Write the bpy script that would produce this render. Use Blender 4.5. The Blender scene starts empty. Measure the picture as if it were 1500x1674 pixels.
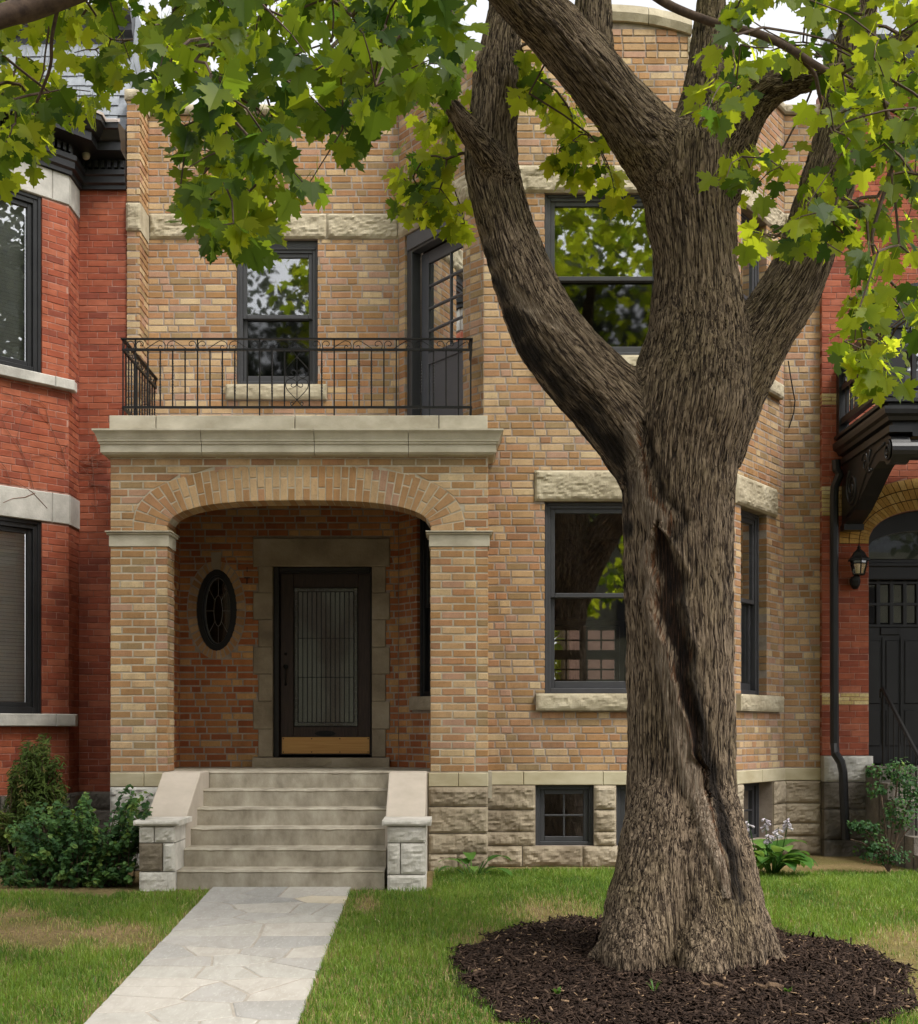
import bpy, math, random
import numpy as np
from mathutils import Vector, Matrix, noise as mnoise

# ------------------------------------------------------------------ camera, sky, sun, exposure
F_PX, HX, HY, CAM_H = 2270.0, 735.0, 1195.0, 1.3525     # focal length and vanishing point in photo pixels (1500 x 1674)
sc = bpy.context.scene
col = sc.collection
cam_d = bpy.data.cameras.new('camera')
cam_d.sensor_fit = 'HORIZONTAL'; cam_d.sensor_width = 36.0
cam_d.lens = F_PX / 1500.0 * 36.0
cam_d.shift_x = (750.0 - HX) / 1500.0
cam_d.shift_y = (HY - 837.0) / 1500.0
cam_d.clip_start = 0.05; cam_d.clip_end = 400.0
cam = bpy.data.objects.new('camera', cam_d); col.objects.link(cam)
cam.location = (0, 0, CAM_H); cam.rotation_euler = (math.radians(90), 0, 0)
sc.camera = cam

SUN_DIR = Vector((0.48, -0.42, 1.0)).normalized()       # towards the sun: front right, high, behind cloud
world = bpy.data.worlds.new('World'); sc.world = world; world.use_nodes = True
wn = world.node_tree; wn.nodes.clear()
w_out = wn.nodes.new('ShaderNodeOutputWorld'); w_bg = wn.nodes.new('ShaderNodeBackground')
w_sky = wn.nodes.new('ShaderNodeTexSky'); w_sky.sky_type = 'NISHITA'; w_sky.sun_disc = False
w_sky.sun_elevation = math.asin(SUN_DIR.z); w_sky.sun_rotation = math.atan2(SUN_DIR.x, SUN_DIR.y)
w_sky.air_density = 1.0; w_sky.dust_density = 3.0; w_sky.ozone_density = 1.0
w_hs = wn.nodes.new('ShaderNodeHueSaturation'); w_hs.inputs['Saturation'].default_value = 0.10
w_bg.inputs['Strength'].default_value = 0.15
wn.links.new(w_sky.outputs[0], w_hs.inputs['Color']); wn.links.new(w_hs.outputs[0], w_bg.inputs['Color'])
wn.links.new(w_bg.outputs[0], w_out.inputs[0])
sun_d = bpy.data.lights.new('sun', 'SUN'); sun_d.energy = 1.25; sun_d.angle = math.radians(13); sun_d.color = (1.0, 0.95, 0.87)
sun = bpy.data.objects.new('sun', sun_d); col.objects.link(sun)
sun.rotation_euler = (-SUN_DIR).to_track_quat('-Z', 'Y').to_euler(); sun.location = (6, -6, 12)
sc.view_settings.view_transform = 'Standard'; sc.view_settings.look = 'None'
sc.view_settings.gamma = 1.0; sc.view_settings.use_curve_mapping = False
sc.view_settings.exposure = 1.24
sc.render.engine = 'CYCLES'
cy = sc.cycles
cy.max_bounces = 7; cy.diffuse_bounces = 3; cy.glossy_bounces = 4; cy.transmission_bounces = 4; cy.transparent_max_bounces = 16
cy.use_denoising = True; cy.caustics_reflective = False; cy.caustics_refractive = False
cy.sample_clamp_indirect = 6.0

# ------------------------------------------------------------------ small helpers
rng = random.Random(7)
def P(px, py, Y):
    """photo pixel at depth Y -> world point"""
    return Vector(((px - HX) * Y / F_PX, Y, CAM_H - (py - HY) * Y / F_PX))
def PX(px, Y): return (px - HX) * Y / F_PX
def PZ(py, Y): return CAM_H - (py - HY) * Y / F_PX
def srgb(r, g, b, k=1.0):
    f = lambda c: (c / 255 / 12.92 if c / 255 <= 0.04045 else ((c / 255 + 0.055) / 1.055) ** 2.4)
    return (f(r) * k, f(g) * k, f(b) * k, 1.0)
def tag(o, label=None, cat=None, group=None, kind=None):
    if label: o['label'] = label
    if cat: o['category'] = cat
    if group: o['group'] = group
    if kind: o['kind'] = kind
    return o
def thing(name, loc, label=None, cat=None, group=None):
    o = bpy.data.objects.new(name, None); col.objects.link(o); o.location = loc; o.empty_display_size = 0.1
    return tag(o, label, cat, group)
def adopt(o, parent):
    if parent is not None:
        o.parent = parent
        o.matrix_parent_inverse = Matrix.Translation(-world_loc(parent))
def world_loc(o):
    p = Vector(o.location)
    if o.parent is not None:
        p = world_loc(o.parent) + o.matrix_parent_inverse.translation + p
    return p

class MB:
    """collects geometry for one mesh object"""
    def __init__(s): s.v = []; s.f = []; s.t = []
    def add(s, vs, fs, tone=0.0):
        n = len(s.v); s.v.extend([tuple(p) for p in vs]); s.f.extend([tuple(i + n for i in q) for q in fs]); s.t.extend([tone] * len(vs))
    def box(s, x0, x1, y0, y1, z0, z1, tone=0.0):
        s.add([(x0,y0,z0),(x1,y0,z0),(x1,y1,z0),(x0,y1,z0),(x0,y0,z1),(x1,y0,z1),(x1,y1,z1),(x0,y1,z1)],
              [(0,3,2,1),(4,5,6,7),(0,1,5,4),(1,2,6,5),(2,3,7,6),(3,0,4,7)], tone)
    def tube(s, pts, rad, n=8, caps=True, tone=0.0):
        pts = [Vector(p) for p in pts]
        if not hasattr(rad, '__len__'): rad = [rad] * len(pts)
        up = Vector((0.31, 0.17, 0.93)); rings = []; e1 = None
        for i, p in enumerate(pts):
            d = (pts[min(i + 1, len(pts) - 1)] - pts[max(i - 1, 0)])
            d = d.normalized() if d.length > 1e-9 else Vector((0, 0, 1))
            if e1 is None:
                e1 = d.cross(up); e1 = e1.normalized() if e1.length > 1e-6 else d.orthogonal().normalized()
            else:
                e1 = (e1 - d * e1.dot(d)); e1 = e1.normalized() if e1.length > 1e-6 else d.orthogonal().normalized()
            e2 = d.cross(e1)
            rings.append([p + (e1 * math.cos(a) + e2 * math.sin(a)) * rad[i] for a in [2 * math.pi * k / n for k in range(n)]])
        vs = [q for r in rings for q in r]; fs = []
        for i in range(len(pts) - 1):
            for k in range(n):
                a, b = i * n + k, i * n + (k + 1) % n
                fs.append((a, b, b + n, a + n))
        if caps: fs.append(tuple(range(n))[::-1]); fs.append(tuple((len(pts) - 1) * n + k for k in range(n)))
        s.add(vs, fs, tone)
    def build(s, name, mat, parent=None, smooth=False, kind=None, tone=False):
        me = bpy.data.meshes.new(name); me.from_pydata(s.v, [], s.f)
        if smooth: me.polygons.foreach_set('use_smooth', [True] * len(me.polygons))
        if tone:
            at = me.attributes.new('tone', 'FLOAT', 'POINT'); at.data.foreach_set('value', np.array(s.t, dtype=np.float32))
        me.materials.append(mat); me.update()
        o = bpy.data.objects.new(name, me); col.objects.link(o); adopt(o, parent)
        if kind: o['kind'] = kind
        return o

class Frame:
    """upright wall plane: u along, v up (world z), w outward"""
    def __init__(s, x, y, ux, uy):
        l = math.hypot(ux, uy); s.o = (x, y); s.u = (ux / l, uy / l); s.n = (s.u[1], -s.u[0])
    def p(s, u, v, w=0.0): return (s.o[0] + s.u[0] * u + s.n[0] * w, s.o[1] + s.u[1] * u + s.n[1] * w, v)
    def u_at(s, px):
        k = (px - HX) / F_PX       # (ox+ux t) = k (oy+uy t)
        return (k * s.o[1] - s.o[0]) / (s.u[0] - k * s.u[1])
    def v_at(s, px, py):
        u = s.u_at(px); return PZ(py, s.o[1] + s.u[1] * u)
    def rot(s): return math.atan2(s.u[1], s.u[0])
def fbox(mb, fr, u0, u1, v0, v1, w0, w1, tone=0.0, ch=0.0):
    """box in a wall frame; ch chamfers the front edges"""
    if ch <= 0:
        vs = [fr.p(u, v, w) for w in (w0, w1) for (u, v) in ((u0, v0), (u1, v0), (u1, v1), (u0, v1))]
        mb.add(vs, [(0, 1, 2, 3), (7, 6, 5, 4), (0, 4, 5, 1), (1, 5, 6, 2), (2, 6, 7, 3), (3, 7, 4, 0)], tone)
    else:
        vs = [fr.p(u, v, w0) for (u, v) in ((u0, v0), (u1, v0), (u1, v1), (u0, v1))]
        vs += [fr.p(u, v, w1 - ch) for (u, v) in ((u0, v0), (u1, v0), (u1, v1), (u0, v1))]
        vs += [fr.p(u, v, w1) for (u, v) in ((u0 + ch, v0 + ch), (u1 - ch, v0 + ch), (u1 - ch, v1 - ch), (u0 + ch, v1 - ch))]
        fs = [(0, 1, 2, 3), (11, 10, 9, 8)]
        for a, b in ((0, 4), (4, 8)):
            for i in range(4): fs.append((a + i, b + i, b + (i + 1) % 4, a + (i + 1) % 4))
        mb.add(vs, fs, tone)
def prism(mb, fr, poly, w0, w1, tone=0.0):
    n = len(poly)
    vs = [fr.p(u, v, w0) for u, v in poly] + [fr.p(u, v, w1) for u, v in poly]
    fs = [tuple(range(n)), tuple(range(2 * n - 1, n - 1, -1))] + [(i, i + n, (i + 1) % n + n, (i + 1) % n) for i in range(n)]
    mb.add(vs, fs, tone)
def one(name, mat, parent, fn, smooth=False, kind=None):
    m = MB(); fn(m); return m.build(name, mat, parent, smooth, kind)

# ------------------------------------------------------------------ materials
def nt_new(name):
    m = bpy.data.materials.new(name); m.use_nodes = True; nt = m.node_tree
    b = nt.nodes['Principled BSDF']; return m, nt, b
def node(nt, typ, **kw):
    n = nt.nodes.new(typ)
    for k, v in kw.items():
        if k.startswith('i_'): n.inputs[k[2:].replace('_', ' ')].default_value = v
        else: setattr(n, k, v)
    return n
def mixc(nt, fac, a, b, mode='MIX'):
    n = nt.nodes.new('ShaderNodeMix'); n.data_type = 'RGBA'; n.blend_type = mode
    for sock, val in ((n.inputs[0], fac), (n.inputs[6], a), (n.inputs[7], b)):
        if hasattr(val, 'links'): nt.links.new(val, sock)
        else: sock.default_value = val
    return n.outputs[2]
def ramp(nt, fac, stops, mode='LINEAR'):
    n = nt.nodes.new('ShaderNodeValToRGB'); n.color_ramp.interpolation = mode; cr = n.color_ramp
    while len(cr.elements) < len(stops): cr.elements.new(0.5)
    for e, (p, c) in zip(cr.elements, stops): e.position = p; e.color = c if len(c) == 4 else (*c, 1)
    nt.links.new(fac, n.inputs[0]); return n.outputs[0]
def pos(nt, scale=(1, 1, 1)):
    g = nt.nodes.new('ShaderNodeNewGeometry'); m = nt.nodes.new('ShaderNodeMapping'); m.inputs['Scale'].default_value = scale
    nt.links.new(g.outputs['Position'], m.inputs['Vector']); return m.outputs[0]
def tex(nt, vec, scale, detail=4, rough=0.6, dist=0.0):
    n = node(nt, 'ShaderNodeTexNoise'); n.inputs['Scale'].default_value = scale; n.inputs['Detail'].default_value = detail
    n.inputs['Roughness'].default_value = rough; n.inputs['Distortion'].default_value = dist
    nt.links.new(vec, n.inputs['Vector']); return n.outputs['Fac']
def bump(nt, b, h, strength, dist=0.01):
    n = node(nt, 'ShaderNodeBump'); n.inputs['Strength'].default_value = strength; n.inputs['Distance'].default_value = dist
    nt.links.new(h, n.inputs['Height']); nt.links.new(n.outputs[0], b.inputs['Normal'])
def simple(name, c1, c2, scale=6, rough=0.6, bs=0.25, bscale=60, bd=0.004, metal=0.0, stretch=(1, 1, 1), spec=0.4, c3=None):
    m, nt, b = nt_new(name); v = pos(nt, stretch)
    f = tex(nt, v, scale, 5, 0.62)
    stops = [(0.33, c1), (0.67, c2)] if c3 is None else [(0.30, c1), (0.55, c2), (0.74, c3)]
    c = ramp(nt, f, stops); nt.links.new(c, b.inputs['Base Color'])
    b.inputs['Roughness'].default_value = rough; b.inputs['Metallic'].default_value = metal; b.inputs['Specular IOR Level'].default_value = spec
    if bs: bump(nt, b, tex(nt, v, bscale, 4, 0.6), bs, bd)
    return m
def tone_value(nt):
    a = node(nt, 'ShaderNodeAttribute', attribute_type='GEOMETRY', attribute_name='tone')
    o = node(nt, 'ShaderNodeAttribute', attribute_type='OBJECT', attribute_name='tone')
    s = node(nt, 'ShaderNodeMath', operation='ADD'); nt.links.new(a.outputs['Fac'], s.inputs[0]); nt.links.new(o.outputs['Fac'], s.inputs[1])
    return s.outputs[0]
def brick_mat(name, stops, speck=0.35, dark=(0.1, 0.07, 0.04, 1), rough=0.85, bs=0.5, streak=False):
    m, nt, b = nt_new(name); t = tone_value(nt)
    c = ramp(nt, t, stops, 'CONSTANT'); v = pos(nt)
    f1 = tex(nt, v, 55, 4, 0.7); c = mixc(nt, ramp(nt, f1, [(0.50, (0, 0, 0)), (0.72, (speck,) * 3)]), c, dark)
    f2 = tex(nt, v, 13, 3, 0.5); c = mixc(nt, ramp(nt, f2, [(0.35, (0.0,) * 3), (0.75, (0.55,) * 3)]), c, mixc(nt, 1.0, c, (1.25, 1.2, 1.12, 1), 'MULTIPLY'))
    f3 = tex(nt, pos(nt, (1, 1, 0.5)), 1.3, 4, 0.6); c = mixc(nt, ramp(nt, f3, [(0.42, (0,) * 3), (0.75, (0.32,) * 3)]), c, dark)
    f5 = tex(nt, pos(nt, (5, 5, 0.45)), 1.4, 4, 0.65); c = mixc(nt, ramp(nt, f5, [(0.46, (0,) * 3), (0.70, (0.45,) * 3)]), c, mixc(nt, 1.0, c, (0.55, 0.50, 0.46, 1), 'MULTIPLY'))
    f6 = tex(nt, pos(nt, (1, 1, 1)), 0.7, 2, 0.5); c = mixc(nt, ramp(nt, f6, [(0.40, (0,) * 3), (0.66, (0.7,) * 3)]), c, mixc(nt, 1.0, c, (0.98, 0.86, 0.72, 1), 'MULTIPLY'))
    if streak:
        f4 = tex(nt, pos(nt, (3, 3, 14)), 2.2, 3, 0.5); c = mixc(nt, ramp(nt, f4, [(0.40, (0,) * 3), (0.66, (0.6,) * 3)]), c, mixc(nt, 1.0, c, (1.35, 1.5, 1.6, 1), 'MULTIPLY'))
    nt.links.new(c, b.inputs['Base Color']); b.inputs['Roughness'].default_value = rough; b.inputs['Specular IOR Level'].default_value = 0.25
    bump(nt, b, tex(nt, v, 120, 4, 0.65), bs, 0.004)
    return m
YB = [(0.00, srgb(184, 146, 100)), (0.15, srgb(176, 132, 84)), (0.30, srgb(196, 162, 118)), (0.43, srgb(166, 124, 74)), (0.55, srgb(178, 130, 88)),
      (0.67, srgb(182, 140, 112)), (0.78, srgb(158, 130, 88)), (0.86, srgb(202, 174, 130)), (0.94, srgb(158, 114, 78))]
YB = [(p_, tuple([(x * 0.86 + 0.14 * (0.3 * c_[0] + 0.6 * c_[1] + 0.1 * c_[2])) * k_ for x, k_ in zip(c_[:3], (0.90, 0.92, 0.93))] + [1])) for p_, c_ in YB]
M_YB = brick_mat('buff_brick', YB)
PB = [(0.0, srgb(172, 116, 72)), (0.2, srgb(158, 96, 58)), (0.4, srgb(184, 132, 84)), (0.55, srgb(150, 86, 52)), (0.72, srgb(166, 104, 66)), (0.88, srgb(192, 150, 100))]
M_YB2 = brick_mat('porch_shade_brick', PB)  # redder buff brick for the porch recess, its shade put into the colour
RB = [(0.0, srgb(144, 78, 55)), (0.25, srgb(136, 69, 48)), (0.5, srgb(150, 85, 62)), (0.75, srgb(128, 65, 47)), (0.9, srgb(118, 60, 45))]
M_RB = brick_mat('red_brick', RB, 0.18, (0.10, 0.03, 0.02, 1), 0.75, 0.25, True)
CB = [(0.0, srgb(214, 200, 158)), (0.35, srgb(204, 186, 136)), (0.7, srgb(190, 168, 112))]
M_CB = brick_mat('cream_brick', CB, 0.6, (0.16, 0.13, 0.08, 1), 0.85, 0.7)
AB = [(0.0, srgb(192, 158, 92)), (0.4, srgb(178, 140, 76)), (0.8, srgb(200, 166, 104))]
M_AB = brick_mat('yellow_arch_brick', AB, 0.5, (0.12, 0.08, 0.04, 1), 0.85, 0.6)
M_MORT = simple('grey_mortar', srgb(134, 121, 109), srgb(162, 149, 136), 9, 0.95, 0.5, 90, 0.004)
M_MORT2 = simple('lime_mortar', srgb(158, 146, 127), srgb(186, 174, 154), 9, 0.95, 0.5, 90, 0.004)
M_RMORT = simple('red_mortar', srgb(128, 84, 70), srgb(170, 130, 116), 12, 0.95, 0.3, 90, 0.003)
M_DMORT = simple('dark_mortar', srgb(60, 44, 34), srgb(80, 60, 46), 9, 0.95, 0.3, 90, 0.003)
M_STONE = simple('buff_sandstone', srgb(142, 131, 108), srgb(172, 161, 137), 3.2, 0.9, 0.6, 55, 0.006, c3=srgb(190, 180, 157))
M_STONE2 = simple('weathered_stone', srgb(118, 105, 87), srgb(156, 143, 122), 2.0, 0.92, 0.7, 45, 0.007, c3=srgb(176, 164, 145))
M_SMOOTH = simple('dressed_stone', srgb(166, 154, 124), srgb(190, 180, 152), 2.2, 0.85, 0.25, 70, 0.003, stretch=(1, 1, 2.2))
M_CORN = simple('cornice_stone', srgb(164, 155, 136), srgb(194, 186, 168), 3.2, 0.85, 0.3, 60, 0.003, stretch=(1, 1, 1.4))
M_GREYST = simple('grey_limestone', srgb(150, 147, 140), srgb(196, 192, 184), 3.0, 0.9, 0.5, 50, 0.005)
M_PIER = simple('pale_pier_stone', srgb(170, 164, 152), srgb(204, 198, 188), 5, 0.92, 0.7, 45, 0.007, c3=srgb(220, 214, 204))
M_CHEEK = simple('pale_smooth_stone', srgb(174, 162, 147), srgb(188, 176, 161), 4, 0.85, 0.25, 120, 0.002)
M_STEP = simple('step_stone', srgb(126, 117, 101), srgb(164, 155, 138), 3.4, 0.9, 0.4, 60, 0.005, c3=srgb(184, 176, 160), stretch=(1.6, 1, 1))
M_DARKST = simple('soot_stone', srgb(70, 66, 60), srgb(118, 110, 100), 3.0, 0.92, 0.8, 35, 0.01)
M_FRAME = simple('charcoal_window_paint', (0.040, 0.040, 0.043, 1), (0.050, 0.050, 0.054, 1), 5, 0.45, 0.05, 100, 0.001)
M_DOORGR = simple('grey_door_paint', (0.075, 0.077, 0.088, 1), (0.088, 0.09, 0.10, 1), 4, 0.5, 0.08, 90, 0.001)
M_BLACK = simple('black_paint', (0.010, 0.010, 0.011, 1), (0.016, 0.016, 0.017, 1), 5, 0.38, 0.15, 40, 0.002)
M_IRON = simple('black_iron', (0.005, 0.005, 0.005, 1), (0.010, 0.009, 0.009, 1), 30, 0.5, 0.3, 160, 0.002, spec=0.25)
M_SLATE = simple('grey_slate', srgb(104, 108, 114), srgb(140, 145, 150), 5, 0.6, 0.4, 30, 0.004)
M_DOORWD = simple('dark_oak', (0.022, 0.012, 0.009, 1), (0.05, 0.028, 0.02, 1), 7, 0.5, 0.5, 18, 0.003, stretch=(9, 9, 0.7))
M_BRASS = simple('brushed_brass', srgb(190, 140, 80), srgb(208, 162, 100), 4, 0.42, 0.12, 20, 0.002, metal=0.25, stretch=(0.6, 1, 26))
M_LEAD = simple('lead_came', (0.012, 0.012, 0.012, 1), (0.03, 0.03, 0.03, 1), 12, 0.45, 0.1, 90, 0.001, metal=0.5)
M_ROOM = simple('room_plaster', (0.13, 0.115, 0.095, 1), (0.15, 0.13, 0.11, 1), 2, 0.9, 0)
M_ROOMDK = simple('room_dark', (0.05, 0.047, 0.042, 1), (0.06, 0.055, 0.05, 1), 2, 0.9, 0)
M_WHITE = simple('white_paint', (0.62, 0.6, 0.55, 1), (0.68, 0.66, 0.6, 1), 4, 0.5, 0.05)
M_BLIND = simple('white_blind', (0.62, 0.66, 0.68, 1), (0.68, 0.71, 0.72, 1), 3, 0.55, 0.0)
M_CEIL = simple('porch_boards', srgb(50, 40, 32), srgb(62, 50, 40), 3, 0.7, 0.1)
def glass_mat(name, refl, tint=(1, 1, 1, 1), rough=0.0, wav=0.02):
    m = bpy.data.materials.new(name); m.use_nodes = True; nt = m.node_tree; nt.nodes.clear()
    out = node(nt, 'ShaderNodeOutputMaterial'); mx = node(nt, 'ShaderNodeMixShader')
    tr = node(nt, 'ShaderNodeBsdfTransparent'); tr.inputs[0].default_value = tint
    gl = node(nt, 'ShaderNodeBsdfGlossy'); gl.inputs['Roughness'].default_value = rough; gl.inputs[0].default_value = (0.82, 0.83, 0.84, 1)
    fr = node(nt, 'ShaderNodeFresnel'); fr.inputs['IOR'].default_value = 1.5
    mt = node(nt, 'ShaderNodeMath', operation='MULTIPLY_ADD'); mt.inputs[1].default_value = 1.6; mt.inputs[2].default_value = refl
    mt.use_clamp = True
    nt.links.new(fr.outputs[0], mt.inputs[0])
    if wav:
        bm = node(nt, 'ShaderNodeBump'); bm.inputs['Strength'].default_value = wav; bm.inputs['Distance'].default_value = 0.02
        nt.links.new(tex(nt, pos(nt), 3.0, 1, 0.4), bm.inputs['Height']); nt.links.new(bm.outputs[0], gl.inputs['Normal'])
    nt.links.new(mt.outputs[0], mx.inputs[0]); nt.links.new(tr.outputs[0], mx.inputs[1]); nt.links.new(gl.outputs[0], mx.inputs[2])
    nt.links.new(mx.outputs[0], out.inputs[0]); return m
M_GLASS = glass_mat('window_glass', 0.15, rough=0.02, wav=0.012)
M_SCREEN = glass_mat('screened_glass', 0.03, (0.40, 0.40, 0.40, 1), 0.03, 0.004)
M_DGLASS = glass_mat('leaded_glass', 0.32, (0.75, 0.75, 0.7, 1), 0.07, 0.08)
M_OGLASS = glass_mat('oval_glass', 0.02, (0.45, 0.45, 0.42, 1), 0.08, 0.02)
M_BGLASS = glass_mat('blind_window_glass', 0.10, wav=0.004)
# ------------------------------------------------------------------ masonry
COURSE = 0.0744; JOINT = 0.0150
def brick_geo(ubl, ubr, utl, utr, v0, v1, d, r, w=0.0):
    c = 0.0035; j = lambda a: r.uniform(-a, a)
    o = [(ubl, v0), (ubr, v0), (utr, v1), (utl, v1)]
    o = [(u + j(0.0012), v + j(0.0012)) for u, v in o]
    cu = sum(u for u, v in o) / 4; cv = sum(v for u, v in o) / 4
    f = [(u + (c if u < cu else -c), v + (c if v < cv else -c)) for u, v in o]
    t = w + j(0.0018)
    pts = [(u, v, t + j(0.0008)) for u, v in f] + [(u, v, t - c) for u, v in o] + [(u, v, w - d) for u, v in o]
    fs = [(0, 1, 2, 3)]
    for a, b in ((0, 4), (4, 8)):
        for i in range(4): fs.append((b + i, b + (i + 1) % 4, a + (i + 1) % 4, a + i))
    return pts, fs
_brick_cache = {}
def shared_brick(l, h, d, mat, k):
    key = (round(l, 3), round(h, 3), d, mat.name, k)
    if key not in _brick_cache:
        pts, fs = brick_geo(-l / 2, l / 2, -l / 2, l / 2, -h / 2, h / 2, d, random.Random(hash(key[:3]) % 9999 + k))
        me = bpy.data.meshes.new('brick'); me.from_pydata([(u, -w, v) for u, v, w in pts], [], fs); me.materials.append(mat); me.update()
        _brick_cache[key] = me
    return _brick_cache[key]
class Bricks:
    """collects the bricks of one house: the largest in view become objects, the rest one joined mesh"""
    def __init__(s, mat, parent, name='brick'): s.mat = mat; s.parent = parent; s.items = []; s.name = name
    def put(s, fr, q, d=0.10, w=0.0, tone=None, prio=0.0, r=rng):
        ubl, ubr, utl, utr, v0, v1 = q
        if min(ubr - ubl, utr - utl) < -0.001 or v1 - v0 < 0.012 or max(ubr - ubl, utr - utl) < 0.014: return
        um = (ubl + ubr) / 2; x, y, z = fr.p(um, (v0 + v1) / 2)
        face = max(0.05, (-(x * fr.n[0] + y * fr.n[1])) / math.hypot(x, y))
        px, py = HX + F_PX * x / y, HY - F_PX * (z - CAM_H) / y
        inview = 0 < px < 1500 and 0 < py < 1674
        area = (ubr - ubl) * (v1 - v0) / y ** 2 * face * (1 if inview else 0.01)
        s.items.append((area * (1 + prio), fr, q, d, w, r.random() if tone is None else tone))
    def finish(s, limit=300):
        it = sorted(s.items, key=lambda a: -a[0]); rest = MB()
        for i, (a, fr, q, d, w, t) in enumerate(it):
            ubl, ubr, utl, utr, v0, v1 = q
            if i < limit:
                if abs(ubl - utl) < 1e-6 and abs(ubr - utr) < 1e-6:
                    me = shared_brick(ubr - ubl, v1 - v0, d, s.mat, i % 5)
                    o = bpy.data.objects.new(s.name, me); col.objects.link(o)
                    o.location = fr.p((ubl + ubr) / 2, (v0 + v1) / 2, w); o.rotation_euler = (0, 0, fr.rot())
                else:
                    m = MB(); pts, fs = brick_geo(*q, d, rng, w); m.add([fr.p(*p) for p in pts], fs)
                    o = m.build(s.name, s.mat)
                o['tone'] = t; adopt(o, s.parent)
            else:
                pts, fs = brick_geo(*q, d, rng, w); rest.add([fr.p(*p) for p in pts], fs, t)
        if rest.v: rest.build('brickwork', s.mat, s.parent, kind='stuff', tone=True)
def lay(B, fr, u0, u1, v0, v1, holes=(), course=COURSE, S=0.212, H=0.102, joint=JOINT, base=0.954, pattern='flemish', inset=(0.003, 0.003), d=0.10, curve=None, prio=0.0, seed=0, tones=None):
    """fills a wall panel with bricks. holes: (u0,u1,v0,v1); curve(v) -> (ua,ub) blocked span with slanted ends"""
    r = random.Random(1000 + seed); k0 = int(math.floor((v0 - base) / course + 0.01)); k1 = int(math.ceil((v1 - base) / course - 0.01))
    for k in range(k0, k1):
        a, b = max(v0, base + k * course + joint / 2), min(v1, base + (k + 1) * course - joint / 2)
        if b - a < 0.02: continue
        if pattern == 'flemish': seq = [S, H]; off = (0.0, 0.167, 0.06, 0.22)[k % 4]
        elif pattern == 'mixed': seq = [S] if k % 2 else [H, S]; off = (0.0, 0.112)[k % 2] if k % 2 == 0 else 0.0
        else: seq = [S]; off = (0.0, (S + joint) / 2)[k % 2] + (0 if k % 6 else 0.05)
        u = u0 - off - r.choice((0, 0, 0.012)); i = k % len(seq)
        while u < u1:
            l = seq[i % len(seq)] + r.uniform(-0.004, 0.004); i += 1
            s0, s1 = max(u, u0 + inset[0]), min(u + l, u1 - inset[1]); u += l + joint
            if s1 - s0 < 0.018: continue
            cuts = sorted({s0, s1} | {h for hole in holes for h in hole[:2] if s0 < h < s1 and hole[2] < b and hole[3] > a})
            pieces = []
            for c0, c1 in zip(cuts, cuts[1:]):
                m = (c0 + c1) / 2; lo, hi = a, b
                for h0, h1, g0, g1 in holes:
                    if h0 < m < h1 and g0 < hi and g1 > lo:
                        if g0 <= lo + 0.012 and g1 >= hi - 0.012: lo, hi = 1, 0; break
                        if g0 > lo + 0.012 and (g0 - lo) >= (hi - g1): hi = g0 - 0.004
                        else: lo = g1 + 0.004
                if hi - lo < 0.014: continue
                if pieces and abs(pieces[-1][1] - c0) < 1e-6 and abs(pieces[-1][2] - lo) < 1e-6 and abs(pieces[-1][3] - hi) < 1e-6: pieces[-1][1] = c1
                else: pieces.append([c0, c1, lo, hi])
            t = r.random() if tones is None else r.choice(tones)
            for c0, c1, lo, hi in pieces:
                if curve is None:
                    B.put(fr, (c0, c1, c0, c1, lo, hi), d, 0, t, prio); continue
                A, C = curve(lo), curve(hi)
                def clip(x0, x1, left):
                    out = []
                    for g in (A, C):
                        if g is None: out.append((x0, x1))
                        elif left: out.append((x0, min(x1, g[0] - 0.006)))
                        else: out.append((max(x0, g[1] + 0.006), x1))
                    return out
                if A is None and C is None: B.put(fr, (c0, c1, c0, c1, lo, hi), d, 0, t, prio); continue
                for left in (True, False):
                    (b0, b1), (t0, t1) = clip(c0, c1, left)
                    if A is not None and C is None:   # apex row: keep only the parts beside the curve
                        pass
                    if b1 > b0 + 0.004 and t1 > t0 + 0.004: B.put(fr, (b0, b1, t0, t1, lo, hi), d, 0, t, prio)
                    elif t1 > t0 + 0.03 and left: B.put(fr, (b0, b0 + 0.004, t0, t1, lo, hi), d, 0, t, prio)
                    elif t1 > t0 + 0.03: B.put(fr, (b1 - 0.004, b1, t0, t1, lo, hi), d, 0, t, prio)
                    if C is None: break
def core(mb, fr, u0, u1, v0, v1, holes=(), t=0.24, front=-0.0035, grow=0.003):
    """the mortar body of a wall with real openings"""
    us = sorted({u0, u1} | {min(max(h + s * grow, u0), u1) for hole in holes for h, s in ((hole[0], -1), (hole[1], 1))})
    vs = sorted({v0, v1} | {min(max(h + s * grow, v0), v1) for hole in holes for h, s in ((hole[2], -1), (hole[3], 1))})
    for a, b in zip(us, us[1:]):
        run = None
        for c, d in zip(vs, vs[1:]):
            m, n = (a + b) / 2, (c + d) / 2
            solid = not any(h[0] - grow < m < h[1] + grow and h[2] - grow < n < h[3] + grow for h in holes)
            if solid: run = (run[0], d) if run else (c, d)
            if (not solid or d == vs[-1]) and run:
                fbox(mb, fr, a, b, run[0], run[1], -t, front); run = None
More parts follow.
